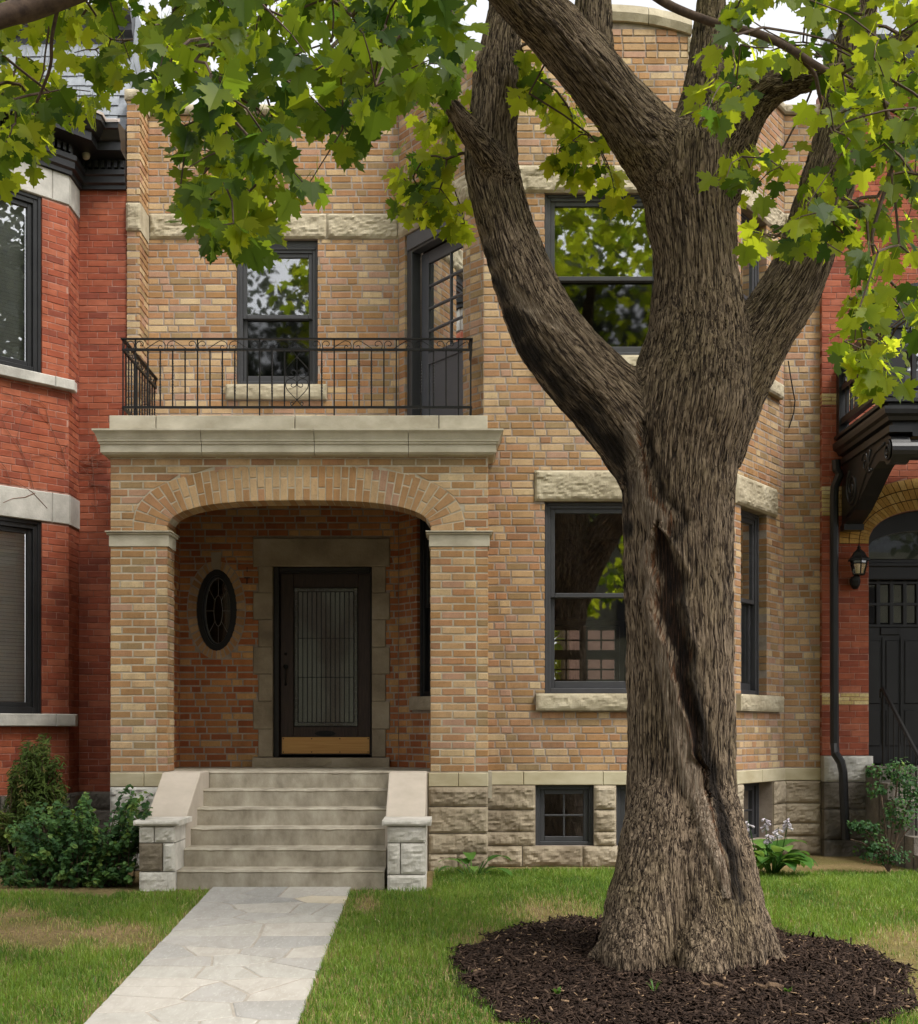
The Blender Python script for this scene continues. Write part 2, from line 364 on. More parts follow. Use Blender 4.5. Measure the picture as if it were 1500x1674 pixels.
def rock(fr, u0, u1, v0, v1, w0=0.0, back=-0.12, pillow=0.02, amp=0.02, seed=0, step=0.021, g=0.004):
    """rock-faced stone: returns an MB with a broken front face"""
    mb = MB(); u0 += g; u1 -= g; v0 += g; v1 -= g
    nu = max(3, int((u1 - u0) / step)); nv = max(3, int((v1 - v0) / step)); vs = []
    for j in range(nv + 1):
        for i in range(nu + 1):
            a, b = i / nu, j / nv; u = u0 + (u1 - u0) * a; v = v0 + (v1 - v0) * b
            e = min(a * (u1 - u0), (1 - a) * (u1 - u0), b * (v1 - v0), (1 - b) * (v1 - v0))
            fall = min(1, e / 0.035) ** 0.6
            q = Vector((u * 9 + seed * 7.3, v * 13 + seed * 3.1, seed * 1.7))
            n1 = mnoise.noise(q * 0.55); n3 = mnoise.noise(q * 2.6 + Vector((3, 1, 9)))
            led = (v * 9.5 + u * 0.8 + 1.6 * n1 + 0.55 * mnoise.noise(q * 0.9) + seed * 0.37) % 1.0           # broken horizontal ledges
            n4 = (led if led < 0.82 else (1 - led) * 4.5) * (0.5 + 0.8 * abs(mnoise.noise(q * 0.8 + Vector((7, 7, 7))))); n2 = 1 - abs(mnoise.noise(q * 1.3 + Vector((n1, 4, 2)))) * 2
            w = w0 + fall * (pillow + amp * (0.75 * n1 + 0.55 * n4 + 0.45 * n2 + 0.22 * n3 - 0.3)) + 0.002 * n3
            du = 0.004 * n3 if 0 < i < nu else 0; vs.append(fr.p(u + du, v, w))
    fs = [(j * (nu + 1) + i, j * (nu + 1) + i + 1, (j + 1) * (nu + 1) + i + 1, (j + 1) * (nu + 1) + i) for j in range(nv) for i in range(nu)]
    n = len(vs); bd = [fr.p(u, v, back) for u, v in ((u0, v0), (u1, v0), (u1, v1), (u0, v1))]
    bot = [i for i in range(nu + 1)]; top = [nv * (nu + 1) + i for i in range(nu + 1)]
    lef = [j * (nu + 1) for j in range(nv + 1)]; rig = [j * (nu + 1) + nu for j in range(nv + 1)]
    fs += [tuple([n, n + 1] + bot[::-1]), tuple([n + 2, n + 3] + top), tuple([n + 3, n] + lef), tuple([n + 1, n + 2] + rig[::-1])]
    mb.add(vs + bd, fs); return mb
_stone_seed = [0]
def stone(fr, u0, u1, v0, v1, parent, mat=None, name='stone', w0=0.0, back=-0.12, pillow=0.02, amp=0.02, step=0.021, g=0.004):
    _stone_seed[0] += 1
    return rock(fr, u0, u1, v0, v1, w0, back, pillow, amp, _stone_seed[0], step, g).build(name, mat or M_STONE, parent)
def dressed(fr, u0, u1, v0, v1, parent, mat=None, name='stone', w0=0.0, back=-0.12, ch=0.006, g=0.002):
    return one(name, mat or M_SMOOTH, parent, lambda m: fbox(m, fr, u0 + g, u1 - g, v0 + g, v1 - g, back, w0, ch=ch))
def sash_window(fr, u0, u1, v0, v1, parent, meet=None, grid=None, mat=None, w=-0.055, lower=None, blind=False, fw=0.062, sw=0.045):
    """window > frame is the part itself; sashes and panes are its sub-parts"""
    mat = mat or M_FRAME; m = MB()
    for a, b, c, d in ((u0, u0 + fw, v0, v1), (u1 - fw, u1, v0, v1), (u0 + fw, u1 - fw, v1 - fw, v1), (u0 + fw, u1 - fw, v0, v0 + fw * 0.8)):
        fbox(m, fr, a, b, c, d, w - 0.11, w, ch=0.004)
    q = fw * 0.45
    for a, b, c, d in ((u0, u0 + q, v0 + 0.001, v1 - 0.001), (u1 - q, u1, v0 + 0.001, v1 - 0.001), (u0 + q, u1 - q, v1 - q, v1 - 0.001)):
        fbox(m, fr, a + 0.001, b - 0.001, c, d, w - 0.01, w + 0.014, ch=0.004)
    win = m.build('window', mat, parent)
    i0, i1, j0, j1 = u0 + fw, u1 - fw, v0 + fw * 0.8, v1 - fw
    def sash(c, d, ww, glass, tall=0.0):
        s = MB(); bt = sw + tall
        for a, b, e, f in ((i0, i0 + sw, c, d), (i1 - sw, i1, c, d), (i0 + sw, i1 - sw, d - sw, d), (i0 + sw, i1 - sw, c, c + bt)):
            fbox(s, fr, a + 0.001, b - 0.001, e + 0.001, f - 0.001, ww - 0.04, ww, ch=0.003)
        if grid:
            nu, nv = grid
            for k in range(1, nu): x = i0 + sw + (i1 - i0 - 2 * sw) * k / nu; fbox(s, fr, x - 0.009, x + 0.009, c + bt, d - sw, ww - 0.034, ww - 0.005, ch=0.003)
            for k in range(1, nv): y = c + bt + (d - sw - c - bt) * k / nv; fbox(s, fr, i0 + sw, i1 - sw, y - 0.009, y + 0.009, ww - 0.036, ww - 0.0035, ch=0.003)
        s.build('sash', mat, win)
        one('pane', glass, win, lambda g: fbox(g, fr, i0 + sw - 0.004, i1 - sw + 0.004, c + bt - 0.004, d - sw + 0.004, ww - 0.028, ww - 0.022))
    if meet is None: sash(j0, j1, w - 0.025, M_BGLASS if blind else M_GLASS)
    else:
        sash(meet - 0.022, j1, w - 0.015, M_GLASS); sash(j0, meet + 0.022, w - 0.058, lower or M_GLASS, 0.03)
    if blind:
        b = MB(); k = j0 + 0.02
        while k < j1 - 0.02:
            vs = [fr.p(i0 + 0.02, k, w - 0.13), fr.p(i1 - 0.02, k, w - 0.13), fr.p(i1 - 0.02, k + 0.031, w - 0.118), fr.p(i0 + 0.02, k + 0.031, w - 0.118)]
            b.add(vs, [(0, 1, 2, 3)]); k += 0.0375
        b.build('blind', M_BLIND, win, kind='stuff')
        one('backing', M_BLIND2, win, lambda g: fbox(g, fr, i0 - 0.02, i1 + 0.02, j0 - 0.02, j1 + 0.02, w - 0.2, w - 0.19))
    return win
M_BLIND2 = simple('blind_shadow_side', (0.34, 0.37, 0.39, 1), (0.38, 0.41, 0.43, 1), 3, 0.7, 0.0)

# ------------------------------------------------------------------ ground profile
def ground_z(Y):
    return -0.068 * (11.9 - Y) if 6.4 < Y < 11.9 else (-0.374 if Y <= 6.4 else 0.0)

# ------------------------------------------------------------------ the buff brick house
YF, YW, YBAY = 13.5, 15.2, 13.9
house = thing('brick_house', (-0.2, 15.2, 0.0), 'buff brick row house with arched porch, balcony and stone trim behind the maple', 'house')
B = Bricks(M_YB, house)
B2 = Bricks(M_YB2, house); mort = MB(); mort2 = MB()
FLOOR_Z, CEIL_Z, SLAB_Z = 0.958, 3.97, 4.26
X0, X1 = PX(180, YF), PX(798, YF)                    # porch front
XA, XB = PX(274, YF), PX(703, YF)                    # porch opening
f_por = Frame(X0, YF, 1, 0)
W = X1 - X0; a0, a1 = XA - X0, XB - X0
z_imp0, z_imp1 = PZ(894, YF), PZ(868, YF)            # impost stones
ac = (a0 + a1) / 2; z_top = PZ(743, YF)
def sup(x, a, b, n):
    t = abs(x) / a
    return None if t >= 1 else b * (1 - t ** n) ** (1 / n)
IA, IB, IN_ = (a1 - a0) / 2 + 0.006, (868 - 818) * YF / F_PX, 2.7
EA, EB, EN = 271 * YF / F_PX, 0.954 + 40 * COURSE - z_imp1 + 0.003, 2.7
def ext_span(v):
    h = v - z_imp1
    if h < 0: return (ac - EA, ac + EA)
    if h >= EB: return None
    x = EA * (1 - (h / EB) ** EN) ** (1 / EN); return (ac - x, ac + x)
# piers, spandrels
lay(B, f_por, 0, a0, 0.954, z_imp0, pattern='mixed', seed=1, prio=1.0)
lay(B, f_por, a1, W, 0.954, z_imp0, pattern='mixed', seed=2, prio=1.0)
lay(B, f_por, 0, W, z_imp1, z_top, pattern='run', seed=3, curve=ext_span, prio=1.0, S=0.215)
core(mort2, f_por, 0.006, a0 - 0.006, 0.954, z_imp0, t=0.33); core(mort2, f_por, a1 + 0.006, W - 0.006, 0.954, z_imp0, t=0.33)
N = 72                                               # body of the wall over the arch, cut to the intrados
for i in range(N):
    u, u2 = 0.006 + (W - 0.012) * i / N, 0.006 + (W - 0.012) * (i + 1) / N
    s0 = sup(u - ac, IA, IB, IN_); s1 = sup(u2 - ac, IA, IB, IN_)
    if s0 is None and s1 is None: lo = hi = z_imp1
    else: lo, hi = z_imp1 + (s0 or 0) + 0.004, z_imp1 + (s1 or 0) + 0.004
    prism(mort2, f_por, [(u, lo), (u2, hi), (u2, z_top), (u, z_top)], -0.33, -0.004)
# voussoirs: pairs of one long and one short brick, alternating
arcI, arcE = [], []
for k in range(801):
    th = math.pi * k / 800
    for arr, (a, b, n) in ((arcI, (IA, IB, IN_)), (arcE, (EA, EB, EN))):
        c, s = math.cos(th), math.sin(th)
        arr.append((ac - a * math.copysign(abs(c) ** (2 / n), c), z_imp1 + b * abs(s) ** (2 / n)))
def arclen(pts):
    L = [0]
    for p, q in zip(pts, pts[1:]): L.append(L[-1] + math.hypot(q[0] - p[0], q[1] - p[1]))
    return L
LI, LE = arclen(arcI), arclen(arcE)
def at_len(pts, L, s):
    i = int(np.searchsorted(L, s)); i = min(max(i, 1), len(pts) - 1); t = (s - L[i - 1]) / max(1e-9, L[i] - L[i - 1])
    return (pts[i - 1][0] + (pts[i][0] - pts[i - 1][0]) * t, pts[i - 1][1] + (pts[i][1] - pts[i - 1][1]) * t)
NV = 43
def blend_ring(t):
    """a joint line of the arch: from the intrados along its softened normal to the extrados"""
    s = t * LI[-1]; a_, b_ = at_len(arcI, LI, max(0, s - 0.16)), at_len(arcI, LI, min(LI[-1], s + 0.16)); p_ = at_len(arcI, LI, s)
    e0, e1 = min(1, s / 0.16), min(1, (LI[-1] - s) / 0.16); tx, ty = b_[0] - a_[0], b_[1] - a_[1]; l = math.hypot(tx, ty); nx, ny = -ty / l, tx / l
    if e0 < 1: nx, ny = nx * e0 - (1 - e0), ny * e0
    if e1 < 1: nx, ny = nx * e1 + (1 - e1), ny * e1
    l = math.hypot(nx, ny); nx, ny = nx / l, ny / l; lo_, hi_ = 0.0, 0.7
    for _ in range(30):
        m_ = (lo_ + hi_) / 2; u_, v_ = p_[0] + nx * m_ - ac, p_[1] + ny * m_ - z_imp1
        if (abs(u_) / EA) ** EN + (max(0, v_) / EB) ** EN < 1: lo_ = m_
        else: hi_ = m_
    return p_, (p_[0] + nx * lo_, p_[1] + ny * lo_)
NV = 45; _ts = [k / 600 for k in range(601)]; _mid = [((a_[0] + b_[0]) / 2, (a_[1] + b_[1]) / 2) for a_, b_ in map(blend_ring, _ts)]; _ml = arclen(_mid)   # even widths at mid-depth
def even(f): return float(np.interp(f * _ml[-1], _ml, _ts))
for i in range(NV):
    (p0, q0), (p1, q1) = blend_ring(even((i + 0.08) / NV)), blend_ring(even((i + 0.92) / NV))
    cut = 0.36 if i % 2 else 0.66
    lerp = lambda p, q, t: (p[0] + (q[0] - p[0]) * t, p[1] + (q[1] - p[1]) * t)
    for a, b in ((0.0, cut - 0.018), (cut + 0.018, 0.985)):
        poly = [lerp(p0, q0, a), lerp(p1, q1, a), lerp(p1, q1, b), lerp(p0, q0, b)]
        m = MB(); r = random.Random(i * 3 + int(a * 10)); cu = sum(p[0] for p in poly) / 4; cv = sum(p[1] for p in poly) / 4
        inn = [(p[0] + (cu - p[0]) * 0.06, p[1] + (cv - p[1]) * 0.06) for p in poly]; t = r.uniform(-0.0015, 0.002)
        vs = [f_por.p(u, v, t) for u, v in inn] + [f_por.p(u, v, t - 0.004) for u, v in poly] + [f_por.p(u, v, -0.10 if a > 0.1 else -0.325) for u, v in poly]
        fs = [(0, 1, 2, 3), (11, 10, 9, 8)] + [(y + k, y + (k + 1) % 4, x + (k + 1) % 4, x + k) for x, y in ((0, 4), (4, 8)) for k in range(4)]
        m.add(vs, fs); o = m.build('arch_brick', M_YB, house); o['tone'] = r.choice((0.05, 0.2, 0.35, 0.05, 0.5, 0.7, 0.35, 0.18, 0.6))
# side faces of the piers
f_pl = Frame(XA, YF, 0, 1)                            # left pier, faces right
lay(B, f_pl, 0.006, 0.33, 0.954, z_imp0, pattern='mixed', seed=4)
f_pr = Frame(XB, YF + 0.33, 0, -1)                    # right pier, faces left
lay(B, f_pr, 0.0, 0.324, 0.954, z_imp0, pattern='mixed', seed=5)
f_ps = Frame(X1, YF, 0, 1)                            # right flank of the porch
lay(B, f_ps, 0.006, YBAY - YF, 0.954, z_top, pattern='mixed', seed=6)
fbox(mort2, f_ps, 0.33, YBAY - YF + 0.02, 0.954, z_top, -0.2, -0.009)
f_ps2 = Frame(X0, YW, 0, -1)                          # left flank
lay(B, f_ps2, 0.0, YW - YF - 0.006, 0.954, z_top, pattern='mixed', seed=7)
fbox(mort2, f_ps2, 0.0, YW - YF - 0.33, 0.954, z_top, -0.2, -0.009)
XI = PX(294, YW)                                      # inner left wall of the porch
f_pi = Frame(XI, YF + 0.33, 0, 1)
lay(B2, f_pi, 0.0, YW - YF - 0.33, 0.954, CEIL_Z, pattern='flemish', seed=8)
fbox(mort, f_pi, 0.0, YW - YF - 0.33, 0.954, CEIL_Z, -0.12, -0.009)
# impost stones: block with a moulded lip
for ua, ub in ((-0.012, a0 + 0.012), (a1 - 0.012, W + 0.012)):
    m = MB(); d0, d1 = -0.345, 0.006
    fbox(m, f_por, ua, ub, z_imp0 + 0.003, z_imp1 - 0.036, d0, d1, ch=0.004)
    fbox(m, f_por, ua - 0.02, ub + 0.02, z_imp1 - 0.036, z_imp1 - 0.014, d0 - 0.02, d1 + 0.02, ch=0.010)
    fbox(m, f_por, ua - 0.032, ub + 0.032, z_imp1 - 0.014, z_imp1 - 0.002, d0 - 0.03, d1 + 0.032, ch=0.004)
    m.build('impost_stone', M_CORN, house)
# cornice of the porch: moulded profile run along front and both sides, cut in lengths
prof = [(0.0, 743), (0.065, 741), (0.075, 738.5), (0.085, 738), (0.085, 725.5), (0.098, 724.5), (0.098, 721.5), (0.108, 720.5), (0.108, 718), (0.116, 714), (0.128, 709), (0.146, 705), (0.152, 704.5), (0.152, 701.5), (0.0, 701.0)]
prof = [(w, PZ(py, YF - 0.12)) for w, py in prof]
def run_profile(name, mat, path, prof, parent, close=True):
    """sweeps an outline (offset, z) along a plan path whose outward side is on the right of travel... mitred"""
    n = len(path); nrm = []
    for i in range(n - 1):
        dx, dy = path[i + 1][0] - path[i][0], path[i + 1][1] - path[i][1]; l = math.hypot(dx, dy); nrm.append((dy / l, -dx / l))
    m = MB(); rows = []
    for i in range(n):
        a = nrm[max(i - 1, 0)]; b = nrm[min(i, n - 2)]; k = 1 + a[0] * b[0] + a[1] * b[1]; o = ((a[0] + b[0]) / k, (a[1] + b[1]) / k)
        rows.append([(path[i][0] + o[0] * w, path[i][1] + o[1] * w, z) for w, z in prof])
    k = len(prof); vs = [p for r in rows for p in r]; fs = []
    for i in range(n - 1):
        for j in range(k - 1 if not close else k):
            j2 = (j + 1) % k; fs.append((i * k + j, (i + 1) * k + j, (i + 1) * k + j2, i * k + j2))
    if close: fs.append(tuple(range(k))); fs.append(tuple((n - 1) * k + j for j in range(k))[::-1])
    m.add(vs, fs); return m.build(name, mat, parent)
PC0, PC1 = X0 + 0.01, X1 - 0.01
joints = [PX(328, YF - .12), PX(513, YF - .12), PX(667, YF - .12)]
run_profile('cornice_stone', M_CORN, [(PC0, YW - 0.45), (PC0, YF), (joints[0] - 0.003, YF)], prof, house)
run_profile('cornice_stone', M_CORN, [(joints[0] + 0.003, YF), (joints[1] - 0.003, YF)], prof, house)
run_profile('cornice_stone', M_CORN, [(joints[1] + 0.003, YF), (joints[2] - 0.003, YF)], prof, house)
run_profile('cornice_stone', M_CORN, [(joints[2] + 0.003, YF), (PC1, YF), (PC1, YBAY - 0.01)], prof, house)
z_c0, z_c1 = PZ(702, YF), PZ(679, YF)
cj = [X0 - 0.01, PX(255, YF), PX(482, YF), PX(717, YF), X1 - 0.005]
for a, b in zip(cj, cj[1:]):
    dressed(Frame(0, YF - 0.012, 1, 0), a, b, z_c0 - 0.03, z_c1, house, M_CORN, 'curb_stone', 0.0, -0.26, 0.004, 0.004)
dressed(Frame(X0 + 0.0, YF + 0.25, 0, 1), 0.0, YW - YF - 0.42 - 0.25, z_c0 - 0.03, z_c1, house, M_CORN, 'curb_stone', 0.2, -0.0, 0.004, 0.003)
# porch ceiling, balcony deck, porch floor
one('porch_ceiling', M_CEIL, house, lambda m: m.box(X0 + 0.02, X1 - 0.02, YF + 0.33, YW - 0.012, CEIL_Z, SLAB_Z - 0.02))
one('balcony_deck', M_GREYST, house, lambda m: m.box(X0 + 0.02, X1 - 0.03, YF + 0.252, YW - 0.012, SLAB_Z - 0.016, SLAB_Z + 0.04))
one('porch_floor', M_STEP, house, lambda m: m.box(XA - 0.3, XB + 0.6, YF + 0.02, YW - 0.012, 0.70, FLOOR_Z))
# ---- plan of the recessed wall and the bay
xw = PX(651.5, YW); xb1, yb1 = PX(768, 14.05), 14.05; xb2 = PX(790, YBAY); xc = PX(988, YBAY)
plan = [(PX(243, YW), YW), (xw, YW), (xb1, yb1), (xb2, YBAY)]
plan += [(2 * xc - x, y) for x, y in plan[:0:-1]]; plan.append((PX(1341, YW), YW))
Z_BAND0, Z_BAND1 = 6.735, 7.015; Z_COP = 8.085
seg = []
for (xa, ya), (xq, yq) in zip(plan, plan[1:]):
    seg.append((Frame(xa, ya, xq - xa, yq - ya), math.hypot(xq - xa, yq - ya)))
# 0 recess wall, 1 left splay, 2 left nose, 3 bay front, 4 right nose, 5 right splay, 6 right return
holes = [[] for _ in seg]; voids = [[] for _ in seg]
def hole(k, u0, u1, v0, v1, void=False):
    holes[k].append((u0, u1, v0, v1))
    if void: voids[k].append((u0, u1, v0, v1))
for k in range(7): hole(k, -1, 99, Z_BAND0, Z_BAND1)
fr0, L0 = seg[0]; fr1, L1 = seg[1]; fr3, L3 = seg[3]; fr5, L5 = seg[5]; fr6, L6 = seg[6]
# recess: upper window
wu0, wu1, wv0, wv1 = fr0.u_at(386), fr0.u_at(519), PZ(629, YW), PZ(402, YW)
hole(0, wu0, wu1, wv0, Z_BAND0, True); sl = (fr0.u_at(369), fr0.u_at(535), PZ(654, YW), wv0); hole(0, *sl)
# recess: door with quoins, lintel, sill
dq0, dq1 = fr0.u_at(413.5), fr0.u_at(637); do0, do1 = fr0.u_at(446), fr0.u_at(607.5); dz0, dz1 = PZ(1238, YW), PZ(926, YW); dlt = PZ(880, YW)
hole(0, dq0, dq1, 0.9, dz0); hole(0, dq0, dq1, dz1, dlt); hole(0, do0, do1, dz0, dz1, True)
qz = [PZ(y, YW) for y in (1237.5, 1192, 1146.5, 1102, 1058, 1013, 969, 925.5)]
for k in range(7):
    wide = k % 2
    hole(0, dq0 if wide else fr0.u_at(422), do0, qz[k], qz[k + 1]); hole(0, do1, dq1 if wide else fr0.u_at(630.5), qz[k], qz[k + 1])
# oval window hole handled as a curve: square hole only in the core
ou, oz = fr0.u_at(353.5), PZ(997, YW); oa, ob = 33.2 * YW / F_PX, 66.6 * YW / F_PX; ra, rb = 47.5 * YW / F_PX, 81 * YW / F_PX
voids[0].append((ou - oa * 1.0, ou + oa * 1.0, oz - ob * 1.0, oz + ob * 1.0))
hole(0, -1, 99, CEIL_Z, SLAB_Z + 0.04)
hole(1, -1, 99, CEIL_Z, SLAB_Z + 0.04)
# left splay: balcony door, porch window
bd0, bd1 = fr1.u_at(661), fr1.u_at(756); bdz0, bdz1 = SLAB_Z + 0.05, Z_BAND0
hole(1, bd0, bd1, SLAB_Z + 0.04, bdz1, True)
pw0, pw1 = fr1.u_at(681), fr1.u_at(681) + 0.62; pz0, pz1 = fr1.v_at(690, 1138), 3.66
hole(1, pw0, pw1, pz0, pz1, True); hole(1, pw0 - 0.1, pw1 + 0.1, pz0 - 0.15, pz0); hole(1, pw0 - 0.1, pw1 + 0.1, pz1, pz1 + 0.28)
# bay front: lower and upper windows
bw0, bw1 = fr3.u_at(890), fr3.u_at(1086)
lz0, lz1 = PZ(1133, YBAY), PZ(820, YBAY); hole(3, bw0, bw1, lz0, lz1, True)
ll = (fr3.u_at(873), fr3.u_at(1103), lz1, PZ(769, YBAY)); hole(3, *ll); ls = (fr3.u_at(875), fr3.u_at(1101), PZ(1162, YBAY), lz0); hole(3, *ls)
uz0, uz1 = PZ(582, YBAY), Z_BAND0; hole(3, bw0, bw1, uz0, uz1, True); us_ = (fr3.u_at(875), fr3.u_at(1101), uz0 - 0.165, uz0); hole(3, *us_)
# right splay windows
rw0, rw1 = fr5.u_at(1211), fr5.u_at(1253)
hole(5, rw0, rw1, lz0, lz1, True); hole(5, rw0, rw1, uz0, uz1, True)
rl = (fr5.u_at(1200), fr5.u_at(1268), lz1, ll[3]); hole(5, *rl)
rs = (fr5.u_at(1203), fr5.u_at(1274), ls[2], lz0); hole(5, *rs); ru = (rs[0], rs[1], us_[2], uz0); hole(5, *ru)
KA, KH = 142 * YBAY / F_PX, 0.30                       # curved gable of the bay
for k, (fr, L) in enumerate(seg):
    kw = dict(pattern='flemish', seed=20 + k)
    if k == 0:
        def ell(v, c=ou):
            h = (v - oz) / rb
            return None if abs(h) >= 1 else (c - ra * math.sqrt(1 - h * h), c + ra * math.sqrt(1 - h * h))
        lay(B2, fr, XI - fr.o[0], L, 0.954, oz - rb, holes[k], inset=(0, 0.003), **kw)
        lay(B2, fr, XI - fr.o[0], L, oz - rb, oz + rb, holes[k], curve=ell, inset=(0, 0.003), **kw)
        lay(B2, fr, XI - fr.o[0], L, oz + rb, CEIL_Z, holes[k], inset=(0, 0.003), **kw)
        lay(B, fr, 0, L, SLAB_Z, Z_COP, holes[k], inset=(0, 0.003), **kw)
    else:
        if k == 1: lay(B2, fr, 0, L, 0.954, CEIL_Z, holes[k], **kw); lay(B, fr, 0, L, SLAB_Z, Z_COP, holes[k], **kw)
        else: lay(B, fr, 0, L, 0.954, Z_COP, holes[k], **kw)
    core(mort, fr, 0.0 if k else -0.3, L, 0.954, Z_COP, voids[k])
gx = L3 / 2
def gable(v):
    return None
for i in range(6):                                     # raised gable courses
    v = Z_COP + i * COURSE
    s = KA * math.sqrt(max(0.0, 1 - max(0, (v + 0.04 - (Z_COP + 0.20)) / 0.17) ** 1.2)) if v > Z_COP + 0.16 else KA
    s = min(s, KA - 0.03)
    if v + COURSE < Z_COP + 0.37: lay(B, fr3, gx - s, gx + s, v + 0.004, v + COURSE - 0.004, base=v, pattern='flemish', seed=40 + i)
gp = [(gx + KA * t, Z_COP + 0.22 + 0.14 * (1 - abs(t) ** 2.2)) for t in [k / 12 - 1 for k in range(25)]]
prism(mort, fr3, [(gx - KA, Z_COP)] + [(gx + KA, Z_COP)] + gp[::-1], -0.24, -0.009)
for k in range(0, 24, 6):                              # rock-faced coping stones on the curve
    m = MB(); n = 6; vs = []
    for i in range(n + 1):
        u, v = gp[k + i]
        for j, (dv, w) in enumerate(((0.004, -0.26), (0.004, 0.03), (0.08, 0.055 + 0.02 * mnoise.noise((u * 9, v * 7, 1))), (0.165, 0.03), (0.165, -0.26))):
            vs.append(fr3.p(u + (0.003 if i == 0 else -0.003 if i == n else 0), v + dv, w + 0.008 * mnoise.noise((u * 22, dv * 30, 5))))
    fs = [(i * 5 + j, i * 5 + (j + 1) % 5, (i + 1) * 5 + (j + 1) % 5, (i + 1) * 5 + j) for i in range(n) for j in range(5)] + [tuple(range(5))[::-1], tuple(n * 5 + j for j in range(5))]
    m.add(vs, fs); m.build('coping_stone', M_STONE, house)
for s in (-1, 1):
    u = gx + s * (KA + 0.03); stone(fr3, u - 0.07, u + 0.07, Z_COP + 0.05, Z_COP + 0.215, house, M_STONE, 'coping_stone', 0.01, -0.24, 0.015, 0.01)
for k, (fr, L) in enumerate(seg):                      # copings and rock-faced band
    nb = max(1, round(L / 1.05))
    for i in range(nb):
        if k == 0: e = [0, fr.u_at(534), L] if nb >= 2 else [0, L]
        else: e = [L * j / nb for j in range(nb + 1)]
        if i + 1 >= len(e): break
        w0, w1 = e[i], e[i + 1]
        stone(fr, w0, w1, Z_BAND0, Z_BAND1, house, M_STONE, 'band_stone', 0.004, -0.12, 0.022, 0.02)
    cuts = [0, L] if L < 1.2 else [L * j / round(L / 0.9) for j in range(round(L / 0.9) + 1)]
    for c0, c1 in zip(cuts, cuts[1:]):
        if k == 3 and c1 > gx - KA - 0.1 and c0 < gx + KA + 0.1:
            c0, c1 = (c0, gx - KA - 0.1) if c0 < gx - KA - 0.1 else (gx + KA + 0.1, c1)
            if c1 - c0 < 0.05 or c0 > gx and c1 < gx + KA: continue
        stone(fr, c0, c1, Z_COP + 0.004, Z_COP + 0.12, house, M_STONE, 'coping_stone', 0.02, -0.26, 0.02, 0.014)
# pilaster at the party line
f_pil = Frame(PX(206.5, 14.78), 14.78, 1, 0); PW = PX(229, 14.78) - PX(206.5, 14.78)
f_pis = Frame(PX(229, 14.78), 14.78, 0, 1); PD = YW - 14.78
hb = [(-1, 99, PZ(378, 14.78), PZ(332, 14.78))]
lay(B, f_pil, 0, PW, 0.954, 8.06, hb, pattern='mixed', seed=60); lay(B, f_pis, 0.0, PD, SLAB_Z, 8.06, hb, pattern='mixed', seed=61)
core(mort, f_pil, 0.009, PW - 0.009, 0.954, 8.06, (), PD + 0.2)
m = rock(f_pil, -0.006, PW + 0.012, hb[0][2], hb[0][3], 0.012, -PD + 0.02, 0.02, 0.016, 77); m.build('band_stone', M_STONE, house)
m = rock(f_pil, -0.02, PW + 0.02, 8.06, 8.18, 0.02, -PD, 0.02, 0.016, 78); m.build('coping_stone', M_STONE, house)
# stones of the openings
stone(fr0, *sl, house, name='window_sill', w0=0.045, pillow=0.012, amp=0.012)
stone(fr3, *ll, house, name='window_lintel', w0=0.012, pillow=0.026, amp=0.016)
stone(fr3, *ls, house, name='window_sill', w0=0.05, pillow=0.012, amp=0.012)
stone(fr3, *us_, house, name='window_sill', w0=0.05, pillow=0.012, amp=0.012)
stone(fr5, *rl, house, name='window_lintel', w0=0.012, pillow=0.026, amp=0.014)
stone(fr5, *rs, house, name='window_sill', w0=0.05, pillow=0.012, amp=0.012)
stone(fr5, *ru, house, name='window_sill', w0=0.05, pillow=0.012, amp=0.012)
stone(fr1, pw0 - 0.1, pw1 + 0.1, pz0 - 0.15, pz0, house, M_STONE2, 'window_sill', 0.04, pillow=0.01, amp=0.01)
stone(fr1, pw0 - 0.1, pw1 + 0.1, pz1, pz1 + 0.28, house, M_STONE2, 'window_lintel', 0.01, pillow=0.02, amp=0.02)
dressed(fr0, dq0, dq1, dz1, dlt, house, M_STONE2, 'door_lintel', 0.02)
stone(fr0, dq0, dq1, FLOOR_Z - 0.004, dz0, house, M_STONE2, 'door_sill', 0.10, -0.2, 0.004, 0.006)
for k in range(7):
    wide = k % 2
    dressed(fr0, dq0 if wide else fr0.u_at(422), do0, qz[k], qz[k + 1], house, M_STONE2, 'quoin_stone', 0.014)
    dressed(fr0, do1, dq1 if wide else fr0.u_at(630.5), qz[k], qz[k + 1], house, M_STONE2, 'quoin_stone', 0.014)
# ---- windows
sash_window(fr0, wu0, wu1, wv0, wv1, house, PZ(515, YW), lower=M_SCREEN)
one('window_head', M_FRAME, house, lambda m: fbox(m, fr0, wu0, wu1, wv1, Z_BAND0 - 0.002, -0.16, -0.05))
sash_window(fr3, bw0, bw1, lz0, lz1, house, PZ(972, YBAY))
sash_window(fr3, bw0, bw1, uz0, uz1, house, PZ(452, YBAY), lower=M_SCREEN)
sash_window(fr5, rw0, rw1, lz0, lz1, house, PZ(972, YBAY), lower=M_SCREEN, w=-0.10)
sash_window(fr5, rw0, rw1, uz0, uz1, house, PZ(452, YBAY), lower=M_SCREEN, w=-0.10)
sash_window(fr1, pw0, pw1, pz0, pz1, house, (pz0 + pz1) / 2, w=-0.05, mat=M_BLACK)
